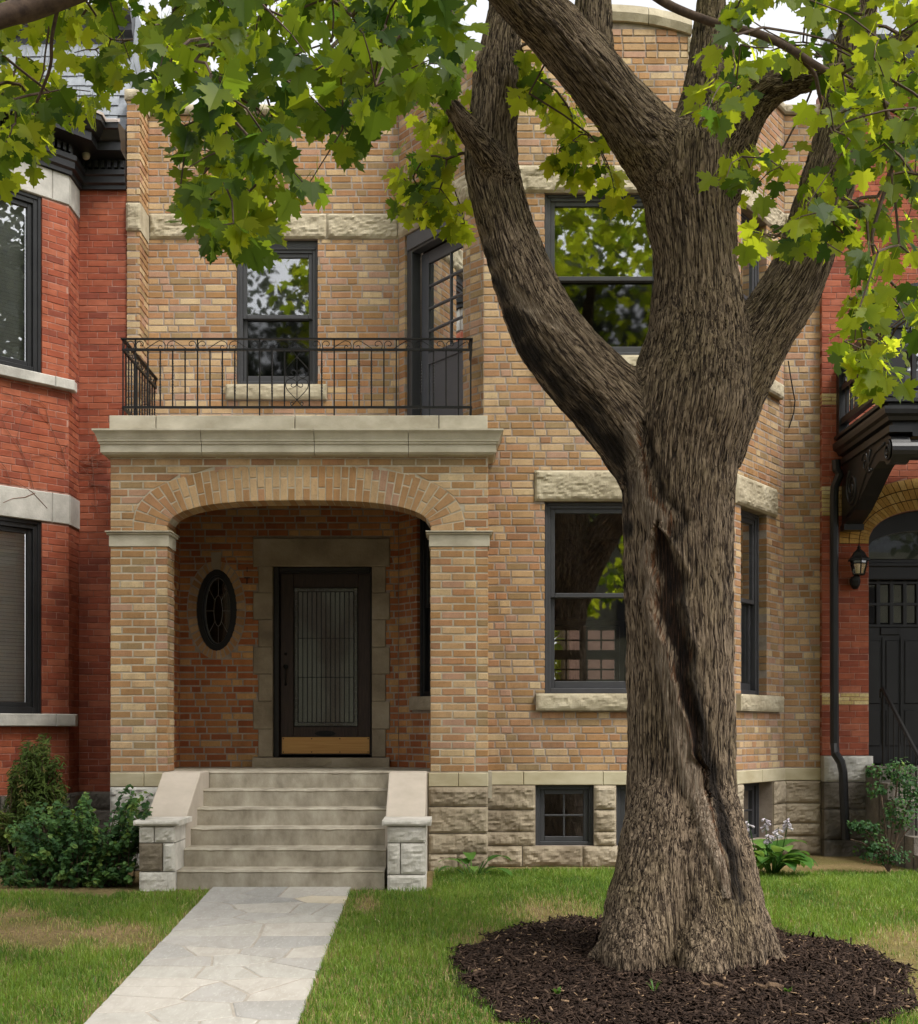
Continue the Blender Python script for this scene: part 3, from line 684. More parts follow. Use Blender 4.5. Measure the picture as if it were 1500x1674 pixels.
# balcony door in the splay
m = MB(); fw = 0.10
for a, b, c, d in ((bd0, bd0 + fw, bdz0, bdz1), (bd1 - 0.03, bd1, bdz0, bdz1), (bd0 + fw, bd1 - 0.03, bdz1 - 0.2, bdz1)): fbox(m, fr1, a, b, c, d, -0.14, -0.03, ch=0.006)
bdoor = m.build('balcony_door', M_FRAME, house)
one('head_panel', M_DOORGR, bdoor, lambda m: fbox(m, fr1, bd0 + 0.02, bd1 - 0.005, bdz1 - 0.17, bdz1 - 0.004, -0.028, -0.012, ch=0.005))
g0, g1, dh0, dh1 = bd0 + fw + 0.14, bd1 - 0.05, bdz0 + 0.05, bdz1 - 0.21
gz0, gz1 = fr1.v_at(700, 566), dh1 - 0.13; m = MB(); wl = -0.155
l0, l1 = bd0 + fw, bd1 - 0.032
for a, b, c, d in ((l0, g0, dh0, dh1), (g1, l1, dh0, dh1), (g0, g1, gz1, dh1), (g0, g1, gz0 - 0.12, gz0), (g0, g1, dh0, dh0 + 0.2)): fbox(m, fr1, a, b, c, d, wl - 0.045, wl, ch=0.003)
m.build('door_leaf', M_DOORGR, bdoor)
one('door_panel', M_DOORGR, bdoor, lambda m: (fbox(m, fr1, g0 - 0.002, g1 + 0.002, dh0 + 0.198, gz0 - 0.118, wl - 0.04, wl - 0.018)))
m = MB(); mu = (g0 + g1) / 2; fbox(m, fr1, mu - 0.012, mu + 0.012, gz0, gz1, wl - 0.04, wl - 0.004, ch=0.004)
for k in range(1, 4): z = gz0 + (gz1 - gz0) * k / 4; fbox(m, fr1, g0, g1, z - 0.012, z + 0.012, wl - 0.038, wl - 0.002, ch=0.004)
m.build('muntin', M_DOORGR, bdoor)
for k in range(4):
    for a, b in ((g0, mu), (mu, g1)):
        z = gz0 + (gz1 - gz0) * k / 4; one('pane', M_GLASS, bdoor, lambda m: fbox(m, fr1, a + 0.011, b - 0.011, z + 0.011, z + (gz1 - gz0) / 4 - 0.011, wl - 0.026, wl - 0.02))
# oval window: ring of headers, keystone, frame, leaded pane
for i in range(36):
    t = math.pi * 2 * (i + 0.5) / 36 - math.pi / 2
    if abs(t - math.pi / 2) < 0.12: continue
    q = []
    for dt, k in ((-0.42, 0), (0.42, 0), (0.42, 1), (-0.42, 1)):
        # even spacing along the ellipse
        th = t + dt * math.pi * 2 / 36 * 0.86
        A, Bq = (oa, ob) if k == 0 else (ra - 0.006, rb - 0.006); q.append((ou + A * math.cos(th), oz + Bq * math.sin(th)))
    m = MB(); prism(m, fr0, q, -0.10, rng.uniform(-0.002, 0.002)); o = m.build('ring_brick', M_YB, house); o['tone'] = rng.choice((0.02, 0.31, 0.05, 0.58, 0.18, 0.35))
m = MB(); kz0, kz1 = PZ(930, YW), PZ(903, YW)
prism(m, fr0, [(ou - 0.043, kz0), (ou + 0.043, kz0), (ou + 0.058, kz1), (ou - 0.058, kz1)], -0.1, 0.02); m.build('keystone', M_STONE2, house)
def ellipse(a, b, n=48): return [(ou + a * math.cos(2 * math.pi * k / n), oz + b * math.sin(2 * math.pi * k / n)) for k in range(n)]
def ring(mb, fr, A, Bi, w0, w1):
    n = len(A); vs = [fr.p(u, v, w) for w in (w1, w0) for pl in (A, Bi) for u, v in pl]; fs = []
    for i in range(n):
        j = (i + 1) % n; fs += [(i, j, n + j, n + i), (2 * n + i, 3 * n + i, 3 * n + j, 2 * n + j), (i, 2 * n + i, 2 * n + j, j), (n + i, n + j, 3 * n + j, 3 * n + i)]
    mb.add(vs, fs)
m = MB(); ring(m, fr0, ellipse(ra + 0.05, rb + 0.05), ellipse(oa + 0.003, ob + 0.003), -0.11, -0.0045); m.build('ring_bed', M_MORT, house)
ga, gb = 21.5 * YW / F_PX, 54.5 * YW / F_PX
m = MB(); ring(m, fr0, ellipse(oa + 0.002, ob + 0.002), ellipse(ga + 0.02, gb + 0.02), -0.16, -0.045); ring(m, fr0, ellipse(ga + 0.022, gb + 0.022), ellipse(ga, gb), -0.16, -0.07)
oval = m.build('oval_window', M_BLACK, house)
m = MB(); prism(m, fr0, ellipse(ga + 0.01, gb + 0.01), -0.135, -0.13); m.build('pane', M_OGLASS, oval)
m = MB()
for a, b, r_ in ((ga - 0.006, gb - 0.006, 0.005), (ga * 0.33, gb * 0.46, 0.0035)):
    e = ellipse(a, b, 40); e.append(e[0]); m.tube([fr0.p(u, v, -0.125) for u, v in e], r_, 5, False)
for th in (0, math.pi / 2, math.pi, 1.5 * math.pi, 0.75, math.pi - 0.75, math.pi + 0.75, -0.75):
    m.tube([fr0.p(ou + ga * 0.33 * math.cos(th), oz + gb * 0.46 * math.sin(th), -0.125), fr0.p(ou + ga * 0.96 * math.cos(th), oz + gb * 0.96 * math.sin(th), -0.125)], 0.003, 5)
m.build('lead_came', simple('bright_lead', (0.16, 0.15, 0.14, 1), (0.24, 0.23, 0.21, 1), 20, 0.45, 0, metal=0.3), oval)
# front door
m = MB(); fw = 0.062
for a, b, c, d in ((do0, do0 + fw, dz0, dz1), (do1 - 0.022, do1, dz0, dz1), (do0 + fw, do1 - 0.022, dz1 - 0.05, dz1)): fbox(m, fr0, a, b, c, d, -0.17, -0.045, ch=0.006)
fbox(m, fr0, do0 + fw + 0.004, do1 - 0.026, dz1 - 0.07, dz1 - 0.05, -0.13, -0.06, ch=0.004)
fdoor = m.build('front_door', simple('black_brown_frame', (0.008, 0.006, 0.005, 1), (0.014, 0.01, 0.008, 1), 8, 0.45, 0.1), house)
l0, l1, lz_0, lz_1 = fr0.u_at(455.5) + 0.004, fr0.u_at(604), PZ(1234, YW), PZ(936, YW); wl = -0.12
g0, g1, gz0, gz1 = fr0.u_at(477.5), fr0.u_at(584), PZ(1188, YW), PZ(958, YW)
m = MB()
for a, b, c, d in ((l0, g0, lz_0, lz_1), (g1, l1, lz_0, lz_1), (g0, g1, gz1, lz_1), (g0, g1, lz_0, gz0)): fbox(m, fr0, a + 0.001, b - 0.001, c, d, wl - 0.05, wl, ch=0.003)
m.build('door_leaf', M_DOORWD, fdoor)
one('kick_plate', M_BRASS, fdoor, lambda m: fbox(m, fr0, fr0.u_at(458.7), fr0.u_at(602.7), PZ(1232, YW), PZ(1205, YW), wl + 0.001, wl + 0.006, ch=0.002))
m = MB()
for s in (0, 1, 2, 3):
    for z in (1207.5, 1229.5): u = fr0.u_at(461 + 46.5 * s); fbox(m, fr0, u - 0.006, u + 0.006, PZ(z, YW) - 0.006, PZ(z, YW) + 0.006, wl + 0.004, wl + 0.009, ch=0.002)
m.build('plate_screw', M_BLACK, fdoor)
one('pane', M_DGLASS, fdoor, lambda m: fbox(m, fr0, g0 - 0.002, g1 + 0.002, gz0 - 0.002, gz1 + 0.002, wl - 0.03, wl - 0.024))
m = MB(); wa = wl - 0.02
def bar(u0, u1, v0, v1): fbox(m, fr0, u0, u1, v0, v1, wa - 0.004, wa + 0.004)
e = 0.05
for k in range(0, 13): u = g0 + e + (g1 - g0 - 2 * e) * k / 12; bar(u - 0.0046, u + 0.0046, gz0 + e, gz1 - e)
for z in (gz0 + e, gz1 - e, gz0 + (gz1 - gz0) * 0.355, gz0 + (gz1 - gz0) * 0.635): fbox(m, fr0, g0 + e, g1 - e, z - 0.0035, z + 0.0035, wa - 0.003, wa + 0.005)
for a, b, c, d in ((g0, g0 + 0.01, gz0, gz1), (g1 - 0.01, g1, gz0, gz1), (g0 + 0.01, g1 - 0.01, gz0, gz0 + 0.01), (g0 + 0.01, g1 - 0.01, gz1 - 0.01, gz1)): fbox(m, fr0, a, b, c, d, wa - 0.006, wa + 0.008, ch=0.003)
m.build('lead_came', M_LEAD, fdoor); m = MB()
def link(cu, cv, horiz):
    a, b = (0.036, 0.013) if horiz else (0.013, 0.036)
    pts = [fr0.p(cu + x * a, cv + y * b, wa + 0.006) for x, y in ((-1, -1), (1, -1), (1, 1), (-1, 1), (-1, -1))]
    m.tube(pts, 0.0036, 4, False)
    for s in (-1, 1):
        c2 = (cu + s * (a + 0.014), cv) if horiz else (cu, cv + s * (b + 0.014))
        m.tube([fr0.p(c2[0] + 0.011 * math.cos(t), c2[1] + 0.011 * math.sin(t), wa + 0.006) for t in [k * math.pi / 3 for k in range(7)]], 0.0032, 4, False)
nl = 12
for k in range(nl):
    z = gz0 + e + (gz1 - gz0 - 2 * e) * (k + 0.5) / nl; link(g0 + 0.028, z, False); link(g1 - 0.028, z, False)
for k in range(6):
    u = g0 + e + (g1 - g0 - 2 * e) * (k + 0.5) / 6; link(u, gz0 + 0.028, True); link(u, gz1 - 0.028, True)
m.build('glass_border', simple('pewter_came', (0.10, 0.10, 0.09, 1), (0.20, 0.19, 0.17, 1), 30, 0.4, 0.1, metal=0.4), fdoor)
m = MB(); cu, cv = fr0.u_at(530), PZ(1199, YW)
prism(m, fr0, [(cu + 0.115 * math.cos(t) * (1 + 0.05 * math.cos(8 * t)), cv + 0.032 * math.sin(t)) for t in [k * math.pi / 16 for k in range(32)]], wl, wl + 0.008)
prism(m, fr0, [(cu + 0.075 * math.cos(t), cv + 0.014 * math.sin(t)) for t in [k * math.pi / 12 for k in range(24)]], wl + 0.008, wl + 0.014)
m.build('mail_slot', M_IRON, fdoor)
m = MB(); hu = fr0.u_at(465)
for z, r_ in ((PZ(1068, YW), 0.016), (PZ(1089, YW), 0.026), (PZ(1118, YW), 0.014)):
    prism(m, fr0, [(hu + r_ * math.cos(t), z + r_ * math.sin(t)) for t in [k * math.pi / 8 for k in range(16)]], wl, wl + 0.014)
m.tube([fr0.p(hu, PZ(1092, YW), wl + 0.01), fr0.p(hu, PZ(1094, YW), wl + 0.05), fr0.p(hu + 0.004, PZ(1104, YW), wl + 0.055), fr0.p(hu, PZ(1114, YW), wl + 0.045), fr0.p(hu, PZ(1117, YW), wl + 0.01)], [0.008, 0.009, 0.011, 0.008, 0.008], 8)
m.build('door_handle', M_IRON, fdoor, smooth=True)
m = MB(); hu, hz = fr0.u_at(404), PZ(948, YW)            # small iron house-bracket left of the door
m.tube([fr0.p(hu - 0.03, hz + 0.02, 0.02), fr0.p(hu + 0.03, hz + 0.02, 0.02)], 0.006, 6); m.tube([fr0.p(hu, hz + 0.02, 0.02), fr0.p(hu, hz - 0.045, 0.022)], 0.006, 6); m.tube([fr0.p(hu, hz - 0.0, 0.02), fr0.p(hu, hz, -0.02)], 0.006, 6)
one('iron_pin', M_IRON, house, lambda q: q.tube([fr0.p(hu, hz + 0.14, 0.012), fr0.p(hu, hz + 0.085, 0.012)], 0.004, 6))
m.build('iron_hook', M_IRON, house)
# ---- stone base: dressed band and rock-faced courses
Z_B0, Z_B1 = 0.812, 0.95; ZG = -0.25
def base_run(fr, L, rows, seedv, mat, holes=(), bandcuts=None, u_s=0.0):
    r = random.Random(seedv); cuts = bandcuts or [u_s, u_s + (L - u_s) * 0.5, L]
    for a, b in zip(cuts, cuts[1:]): dressed(fr, a, b, Z_B0, Z_B1, house, M_SMOOTH, 'band_stone', 0.016)
    for (c, d) in rows:
        free = [(u_s, L)]
        for h0, h1, v0, v1 in holes:
            if c < v1 - 0.01 and d > v0 + 0.01:
                free = [s for a, b in free for s in ((a, min(b, h0)), (max(a, h1), b)) if s[1] - s[0] > 0.02]
        for a, b in free:
            n = max(1, round((b - a) / r.uniform(0.36, 0.56))); e = [a + (b - a) * (k + (r.uniform(-.22, .22) if 0 < k < n else 0)) / n for k in range(n + 1)]
            for x0, x1 in zip(e, e[1:]): stone(fr, x0, x1, c, d, house, mat, 'stone', 0.016 + r.uniform(-.006, .006), -0.12, 0.016, 0.022)
rowsA = [(0.565, 0.812), (0.345, 0.565), (0.205, 0.345), (0.0, 0.205), (ZG, 0.0)]
bh = [(fr3.u_at(875), fr3.u_at(970), 0.205, Z_B0), (fr3.u_at(1007), fr3.u_at(1102), 0.205, Z_B0)]
rh = [(fr5.u_at(1212), fr5.u_at(1262), 0.205, Z_B0)]
base_run(f_por, W, [(0.62, 0.812), (0.36, 0.62), (0.16, 0.36), (-0.06, 0.16), (ZG, -0.06)], 5, M_STONE2, u_s=a1 - 0.02)
base_run(f_por, a0 + 0.1, [(0.56, 0.812), (0.30, 0.56), (0.0, 0.30), (ZG, 0.0)], 6, M_GREYST)
for k in (2, 3, 4, 5, 6):
    fr, L = seg[k]
    base_run(fr, L, rowsA, 30 + k, M_STONE2, bh if k == 3 else rh if k == 5 else (), [0, fr3.u_at(855), fr3.u_at(985), fr3.u_at(1110), L] if k == 3 else [0, L] if L < 0.5 else None)
    core(mort, fr, 0, L, ZG, 0.954, bh if k == 3 else rh if k == 5 else (), 0.3, -0.0, 0.0)
core(mort, f_por, 0.02, W - 0.02, ZG, 0.954, (), 0.3, -0.002, 0)
core(mort, seg[0][0], 0, seg[0][1], ZG, 0.954, (), 0.3, -0.02, 0); core(mort, seg[1][0], 0, seg[1][1], ZG, 0.954, (), 0.3, -0.02, 0)
for fr, hs in ((fr3, bh), (fr5, rh)):
    for h in hs: sash_window(fr, h[0], h[1], h[2] + 0.003, h[3], house, None, (2, 2), w=-0.045 if fr is fr3 else -0.16, fw=0.045, sw=0.05)
mort.build('wall', M_MORT, house); mort2.build('porch_wall', M_MORT2, house)
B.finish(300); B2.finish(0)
# ---- rooms behind the glass
room = MB(); rb_ = 20.5
xl, xr = plan[0][0] - 0.3, plan[-1][0]
for z in (-0.6, 1.02, 4.30, 8.0): room.box(xl, xr, YW + 0.25, rb_, z - 0.12, z); 
for z in (1.02, 4.30, 8.0):
    room.add([(plan[1][0] + 0.35, YW + 0.26, z - 0.06), (plan[2][0] + 0.3, 14.42, z - 0.06), (plan[5][0] - 0.3, 14.42, z - 0.06), (plan[6][0] - 0.35, YW + 0.26, z - 0.06)], [(0, 1, 2, 3)])
room.box(xl, xl + 0.1, YW + 0.25, rb_, -0.6, 8.0); room.box(xr - 0.1, xr, YW + 0.25, rb_, -0.6, 8.0)
room.box(xl + 0.1, xr - 0.1, 18.0, 18.1, 4.30, 8.0); room.box(xl + 0.1, xr - 0.1, 17.0, 17.1, -0.6, 0.9)
room.box(plan[1][0] - 0.1, plan[1][0], YW + 0.25, rb_, 1.02, 4.18)
fbk = Frame(0, rb_, 1, 0); rk = (PX(897, rb_), PX(1012, rb_), PZ(1118, rb_), PZ(1022, rb_))
core(room, fbk, xl, xr, -0.6, 8.0, [rk], 0.2, 0.0, 0)
room.build('interior_wall', M_ROOM, house)
m = MB(); fwk = 0.07
for a, b, c, d in ((rk[0] - 0.07, rk[0], rk[2] - 0.02, rk[3] + 0.07), (rk[1], rk[1] + 0.07, rk[2] - 0.02, rk[3] + 0.07), (rk[0], rk[1], rk[3], rk[3] + 0.07)): fbox(m, fbk, a, b, c, d, 0.001, 0.03)
m.build('rear_window', M_WHITE, house)
m = MB(); du, dv = (rk[1] - rk[0]) / 2, (rk[3] - rk[2]) / 2
for i in range(3): u = rk[0] + du * i; fbox(m, fbk, u - 0.06, u + 0.06, rk[2], rk[3], -0.12, -0.05)
for i in range(3): v = rk[2] + dv * i; fbox(m, fbk, rk[0], rk[1], v - 0.07, v + 0.07, -0.121, -0.048)
for i in range(2):
    u = rk[0] + du * (i + 0.5); fbox(m, fbk, u - 0.012, u + 0.012, rk[2], rk[3], -0.10, -0.07)
    v = rk[2] + dv * (i + 0.5); fbox(m, fbk, rk[0], rk[1], v - 0.012, v + 0.012, -0.099, -0.069)
m.build('rear_sash', M_ROOM, house)
M_DARKST2 = simple('dark_pier_stone', srgb(96, 86, 72), srgb(136, 124, 106), 6, 0.92, 0.8, 40, 0.008)
M_VINE = simple('dry_vine', srgb(96, 60, 48), srgb(132, 92, 76), 20, 0.85, 0.2)
M_TWIG = simple('twig_bark', srgb(58, 44, 36), srgb(92, 74, 60), 20, 0.85, 0.3)
# ------------------------------------------------------------------ front steps with piers
steps = thing('stone_steps', (-1.44, 12.6, 0.0), 'six grey stone steps with pale sloped cheek walls leading up to the arched porch', 'steps')
SX0, SX1 = -2.338, -0.56
fS = Frame(0, 0, 1, 0)
for i in range(6):
    y0 = 11.9 + 0.32 * i; z = 0.16 * (i + 1); m = MB(); n = 46
    yb = y0 + (0.36 if i < 5 else 0.14); vs = []
    for k in range(n + 1):
        x = SX0 + (SX1 - SX0) * k / n; nz = mnoise.noise((x * 9, i * 3.1, 0.5)); n2 = mnoise.noise((x * 31, i * 3.1, 2.5))
        chip = max(0, nz) * 0.012 + max(0, n2) * 0.006
        vs += [(x, y0 + 0.004 * n2 * 0.4, z - 0.16 - (0.12 if i == 0 else 0.0)), (x, y0 + 0.003 * nz, z - 0.022 - chip), (x, y0 - 0.006, z - 0.012 - chip * 0.6), (x, y0 + 0.012 + chip, z - 0.001), (x, yb, z + 0.002)]
    fs = [(k * 5 + j, (k + 1) * 5 + j, (k + 1) * 5 + j + 1, k * 5 + j + 1) for k in range(n) for j in range(4)]
    m.add(vs, fs); m.build('step', M_STEP, steps)
m = MB(); m.box(SX0, SX1, 12.3, 13.52, -0.2, 0.155); m.build('step_core', M_STEP, steps)
for side, (x0, x1) in enumerate(((-2.648, -2.338), (-0.535, -0.20))):
    pier = MB(); fp = Frame(0, 11.83, 1, 0)
    pier.box(x0 + 0.03, x1 - 0.03, 11.87, 12.36, -0.3, 0.53)
    po = pier.build('pier', M_MORT2, steps)
    rows = [[(0, 0.42), (0.42, 1)], [(0, 0.66), (0.66, 1)], [(0, 1.0)]] if side == 0 else [[(0, 1.0)], [(0, 0.34), (0.34, 1.0)], [(0, 1.0)]]
    zz = [0.545, 0.40, 0.13, -0.32] if side else [0.545, 0.40, 0.155, -0.32]
    for r_, row in enumerate(rows):
        for a, b in row:
            u0, u1 = x0 + (x1 - x0) * a, x0 + (x1 - x0) * b
            o = stone(fp, u0, u1, zz[r_ + 1], zz[r_], po, M_DARKST2 if (side == 0 and r_ == 1 and a == 0) else M_PIER, 'stone', 0.0, -0.53, 0.014, 0.016)
    cm = rock(fp, x0 - 0.045, x1 + 0.045, 0.545, 0.597, 0.03, -0.55, 0.012, 0.012, 90 + side, 0.024); cm.build('pier_cap', M_PIER, po)
    c0, c1 = (-2.695, -2.338) if side == 0 else (-0.572, -0.218)
    ch = MB(); prf = [(12.30, -0.2), (12.30, 0.588), (12.36, 0.60), (12.93, 0.905), (13.03, 0.965), (13.49, 0.965), (13.49, -0.2)]
    nP = len(prf); vs = [(c0, y, z) for y, z in prf] + [(c1, y, z) for y, z in prf]
    ch.add(vs, [tuple(range(nP)), tuple(range(2 * nP - 1, nP - 1, -1))] + [(i, i + nP, (i + 1) % nP + nP, (i + 1) % nP) for i in range(nP)])
    o = ch.build('cheek_wall', M_CHEEK, steps)
    bv = o.modifiers.new('edge', 'BEVEL'); bv.width = 0.012; bv.segments = 2
# ------------------------------------------------------------------ ground, path, road
def sheet(name, mat, x0, x1, ys, dz, kind='structure', nx=1):
    m = MB(); vs = []; xs = [x0 + (x1 - x0) * i / nx for i in range(nx + 1)]
    for y in ys: vs += [(x, y, ground_z(y) + dz) for x in xs]
    k = nx + 1; m.add(vs, [(j * k + i, j * k + i + 1, (j + 1) * k + i + 1, (j + 1) * k + i) for j in range(len(ys) - 1) for i in range(nx)])
    o = m.build(name, mat); o['kind'] = kind; return o
def ground_mat():
    m, nt, b = nt_new('garden_soil'); v = pos(nt)
    f = tex(nt, v, 1.7, 5, 0.6); g = tex(nt, v, 38, 4, 0.7)
    c = mixc(nt, ramp(nt, f, [(0.40, (0,) * 3), (0.62, (1,) * 3)]), srgb(112, 104, 62), srgb(146, 124, 90))
    c = mixc(nt, ramp(nt, g, [(0.40, (0.75,) * 3), (0.62, (0,) * 3)]), c, srgb(92, 78, 54))
    nt.links.new(c, b.inputs['Base Color']); b.inputs['Roughness'].default_value = 1.0; b.inputs['Specular IOR Level'].default_value = 0.1
    bump(nt, b, g, 0.8, 0.02); return m
M_SOIL = ground_mat()
sheet('ground', M_SOIL, -60, 60, [-70, -40, -10, 0, 4, 6.4, 7.5, 8.5, 9.5, 10.5, 11.9, 13, 15, 20, 30, 60], -0.004, nx=6)
PX0, PX1 = -2.03, -0.845
path = sheet('path', simple('path_mortar', srgb(138, 131, 120), srgb(160, 152, 141), 8, 0.95, 0.5, 60, 0.004), PX0 + 0.012, PX1 - 0.012, [6.5, 7.5, 8.5, 9.5, 10.5, 11.895], 0.0185)
M_FLAG = None
def flag_mat():
    m, nt, b = nt_new('flagstone'); t = tone_value(nt); v = pos(nt, (1, 0.35, 1))
    c = ramp(nt, t, [(0.0, srgb(164, 160, 152)), (0.3, srgb(157, 153, 147)), (0.55, srgb(169, 163, 154)), (0.75, srgb(149, 146, 141)), (0.90, srgb(188, 176, 155))], 'CONSTANT')
    f = tex(nt, v, 7, 6, 0.65, 1.2); c = mixc(nt, ramp(nt, f, [(0.38, (0.5,) * 3), (0.60, (0,) * 3)]), c, mixc(nt, 1.0, c, (0.72, 0.70, 0.66, 1), 'MULTIPLY'))
    g = tex(nt, pos(nt, (3, 1, 1)), 16, 5, 0.7); c = mixc(nt, ramp(nt, g, [(0.55, (0,) * 3), (0.75, (0.45,) * 3)]), c, srgb(206, 203, 196))
    nt.links.new(c, b.inputs['Base Color']); b.inputs['Roughness'].default_value = 0.85
    bump(nt, b, f, 0.5, 0.01); return m
M_FLAG = flag_mat()
fr_ = random.Random(21); seeds = []
yy = 6.6
while yy < 11.85:
    row = fr_.choice((2, 3, 4, 3)); hgt = fr_.uniform(0.18, 0.42)
    for k in range(row): seeds.append((PX0 + (PX1 - PX0) * (k + 0.5 + fr_.uniform(-0.34, 0.34)) / row, yy + hgt / 2 + fr_.uniform(-0.17, 0.17)))
    yy += hgt
def clip_poly(poly, nx, ny, c):
    out = []
    for i in range(len(poly)):
        p, q = poly[i], poly[(i + 1) % len(poly)]; a, b = nx * p[0] + ny * p[1] - c, nx * q[0] + ny * q[1] - c
        if a <= 0: out.append(p)
        if a * b < 0: t = a / (a - b); out.append((p[0] + (q[0] - p[0]) * t, p[1] + (q[1] - p[1]) * t))
    return out
SQ = 1.35
for s in seeds:
    poly = [(PX0, 6.5), (PX1, 6.5), (PX1, 11.885), (PX0, 11.885)]
    for t in seeds:
        if t is s or abs(t[1] - s[1]) > 1.4: continue
        nx, ny = (t[0] - s[0]), (t[1] - s[1]) * SQ * SQ; mx, my = (s[0] + t[0]) / 2, (s[1] + t[1]) / 2; l = math.hypot(nx, ny)
        poly = clip_poly(poly, nx / l, ny / l, (nx * mx + ny * my) / l - 0.007)
        if len(poly) < 3: break
    if len(poly) < 3: continue
    fine = []
    for i in range(len(poly)):
        p, q = poly[i], poly[(i + 1) % len(poly)]; n = max(1, int(math.hypot(q[0] - p[0], q[1] - p[1]) / 0.07))
        for k in range(n):
            x, y = p[0] + (q[0] - p[0]) * k / n, p[1] + (q[1] - p[1]) * k / n; j = 0.007
            x += j * mnoise.noise((x * 11, y * 11, 1)); y += j * mnoise.noise((x * 11, y * 11, 7)); fine.append((x, y))
    cx, cy_ = sum(p[0] for p in fine) / len(fine), sum(p[1] for p in fine) / len(fine)
    inn = [(x + (cx - x) * 0.03, y + (cy_ - y) * 0.03) for x, y in fine]; n = len(fine); m = MB(); lift = fr_.uniform(0.0205, 0.0235)
    m.add([(x, y, ground_z(y) + lift) for x, y in inn] + [(x, y, ground_z(y) + lift - 0.005) for x, y in fine] + [(x, y, ground_z(y) - 0.01) for x, y in fine],
          [tuple(range(n))] + [(b + i, b + (i + 1) % n, a + (i + 1) % n, a + i) for a, b in ((0, n), (n, 2 * n)) for i in range(n)])
    o = m.build('flagstone', M_FLAG, path); o['tone'] = fr_.random() * 0.89 if not (11.1 < cy_ < 11.6 and cx > -1.25) else 0.95
sheet('pavement', simple('concrete', srgb(140, 136, 128), srgb(160, 156, 148), 2, 0.9, 0.3), -60, 60, [2.6, 4.6], 0.006)
sheet('road', simple('asphalt', (0.045, 0.045, 0.047, 1), (0.06, 0.06, 0.06, 1), 20, 0.9, 0.4, 120), -60, 60, [-10, 2.2], 0.002)
# ------------------------------------------------------------------ balcony railing
rail = thing('balcony_railing', (-1.5, 13.65, 4.42), 'black wrought iron railing with scrolls and twisted balusters round the porch balcony', 'railing')
YR = 13.65; K = YR / F_PX; fR_ = Frame(0, YR, 1, 0)
rz_top, rz_mid, rz_bot = PZ(554.5, YR), PZ(572, YR), PZ(666, YR)
XL, XR = PX(201, YR), PX(769.5, YR)
def rail_side(fr, L):
    for a, b, c, d, w in ((-0.02, L + 0.02, rz_top - 0.006, rz_top + 0.008, 0.018), (0, L, rz_mid - 0.011, rz_mid + 0.011, 0.012), (0, L, rz_bot - 0.011, rz_bot + 0.011, 0.012)):
        one('rail', M_IRON, rail, lambda m: fbox(m, fr, a, b, c, d, -w, w))
rail_side(Frame(XL, YR, 1, 0), XR - XL)
def baluster(x, y, tw, post=False):
    m = MB(); a = 0.0065
    z0 = SLAB_Z + 0.04 if post else rz_bot
    z1 = rz_top if post else rz_mid
    if tw:
        zt0, zt1 = rz_bot + 0.13, rz_mid - 0.11
        m.box(x - a, x + a, y - a, y + a, z0, zt0); m.box(x - a, x + a, y - a, y + a, zt1, z1); n = 44; vs = []
        for k in range(n + 1):
            th = k / n * math.pi * 5.5; z = zt0 + (zt1 - zt0) * k / n; vs += [(x + 0.0095 * math.cos(th + q), y + 0.0095 * math.sin(th + q), z) for q in (0, math.pi / 2, math.pi, 1.5 * math.pi)]
        m.add(vs, [(k * 4 + j, k * 4 + (j + 1) % 4, k * 4 + 4 + (j + 1) % 4, k * 4 + 4 + j) for k in range(n) for j in range(4)])
    else: m.box(x - a, x + a, y - a, y + a, z0, z1)
    m.build('post' if post else 'baluster', M_IRON, rail)
TW = {3, 4, 8, 9, 12, 16, 19, 20, 24, 25}
for k in range(29):
    if k == 14: continue
    baluster(PX(201 + 20.3 * k, YR), YR, k in TW, k in (0, 1, 6, 11, 17, 22, 27, 28))
def scroll(pts, r=0.0042):
    P_ = [Vector(p) for p in pts]; out = []
    for i in range(len(P_) - 1):                      # Catmull-Rom
        p0, p1, p2, p3 = P_[max(i - 1, 0)], P_[i], P_[i + 1], P_[min(i + 2, len(P_) - 1)]
        for k in range(4):
            t = k / 4; out.append(0.5 * ((2 * p1) + (p2 - p0) * t + (2 * p0 - 5 * p1 + 4 * p2 - p3) * t * t + (3 * p1 - p0 - 3 * p2 + p3) * t ** 3))
    out.append(P_[-1]); m = MB(); m.tube(out, r, 5); m.build('scroll', M_IRON, rail, smooth=True)
S_ = [(752, 160), (770, 165), (780, 145), (765, 127), (740, 127), (722, 150), (725, 180), (745, 200), (780, 200), (890, 130), (920, 124), (945, 135), (958, 160), (950, 190), (925, 202), (905, 190), (905, 170), (920, 160), (932, 172)]
for k in range(-1, 6):
    c = 221 + 101.3 * k
    for s in (1, -1):
        base = c if s == 1 else c + 101.3
        pts = [(base + s * (x - 713) / 5, 573 - (202 - y) / 5 * 0.98) for x, y in S_]
        if k == -1: pts = [p for p in pts if p[0] > 201]
        if k == 5: pts = [p for p in pts if p[0] < 768]
        if len(pts) > 5: scroll([P(x, y, YR) for x, y in pts])
cx_ = 485.2; Q = lambda x, y, s: P(cx_ + s * (x - 557) / 5.357, 530 + y / 5.357, YR)
A_ = [(588, 255), (600, 270), (613, 258), (605, 240), (585, 245), (557, 285), (470, 380), (458, 410), (470, 450), (500, 472), (535, 460), (552, 430), (540, 408), (515, 405), (503, 425), (520, 438)]
B_ = [(518, 520), (505, 535), (520, 552), (548, 540), (550, 505), (520, 480), (480, 485), (460, 515), (462, 555), (490, 595), (557, 665), (600, 712), (612, 695), (600, 680), (588, 692)]
for s in (1, -1):
    scroll([Q(x, y, s) for x, y in A_]); scroll([Q(x, y, s) for x, y in B_])
scroll([Q(557, 285, 1), Q(557, 420, 1), Q(557, 560, 1), Q(557, 660, 1)])
fL_ = Frame(XL, YR, 0, 1); rail_side(fL_, YW - 0.02 - YR)
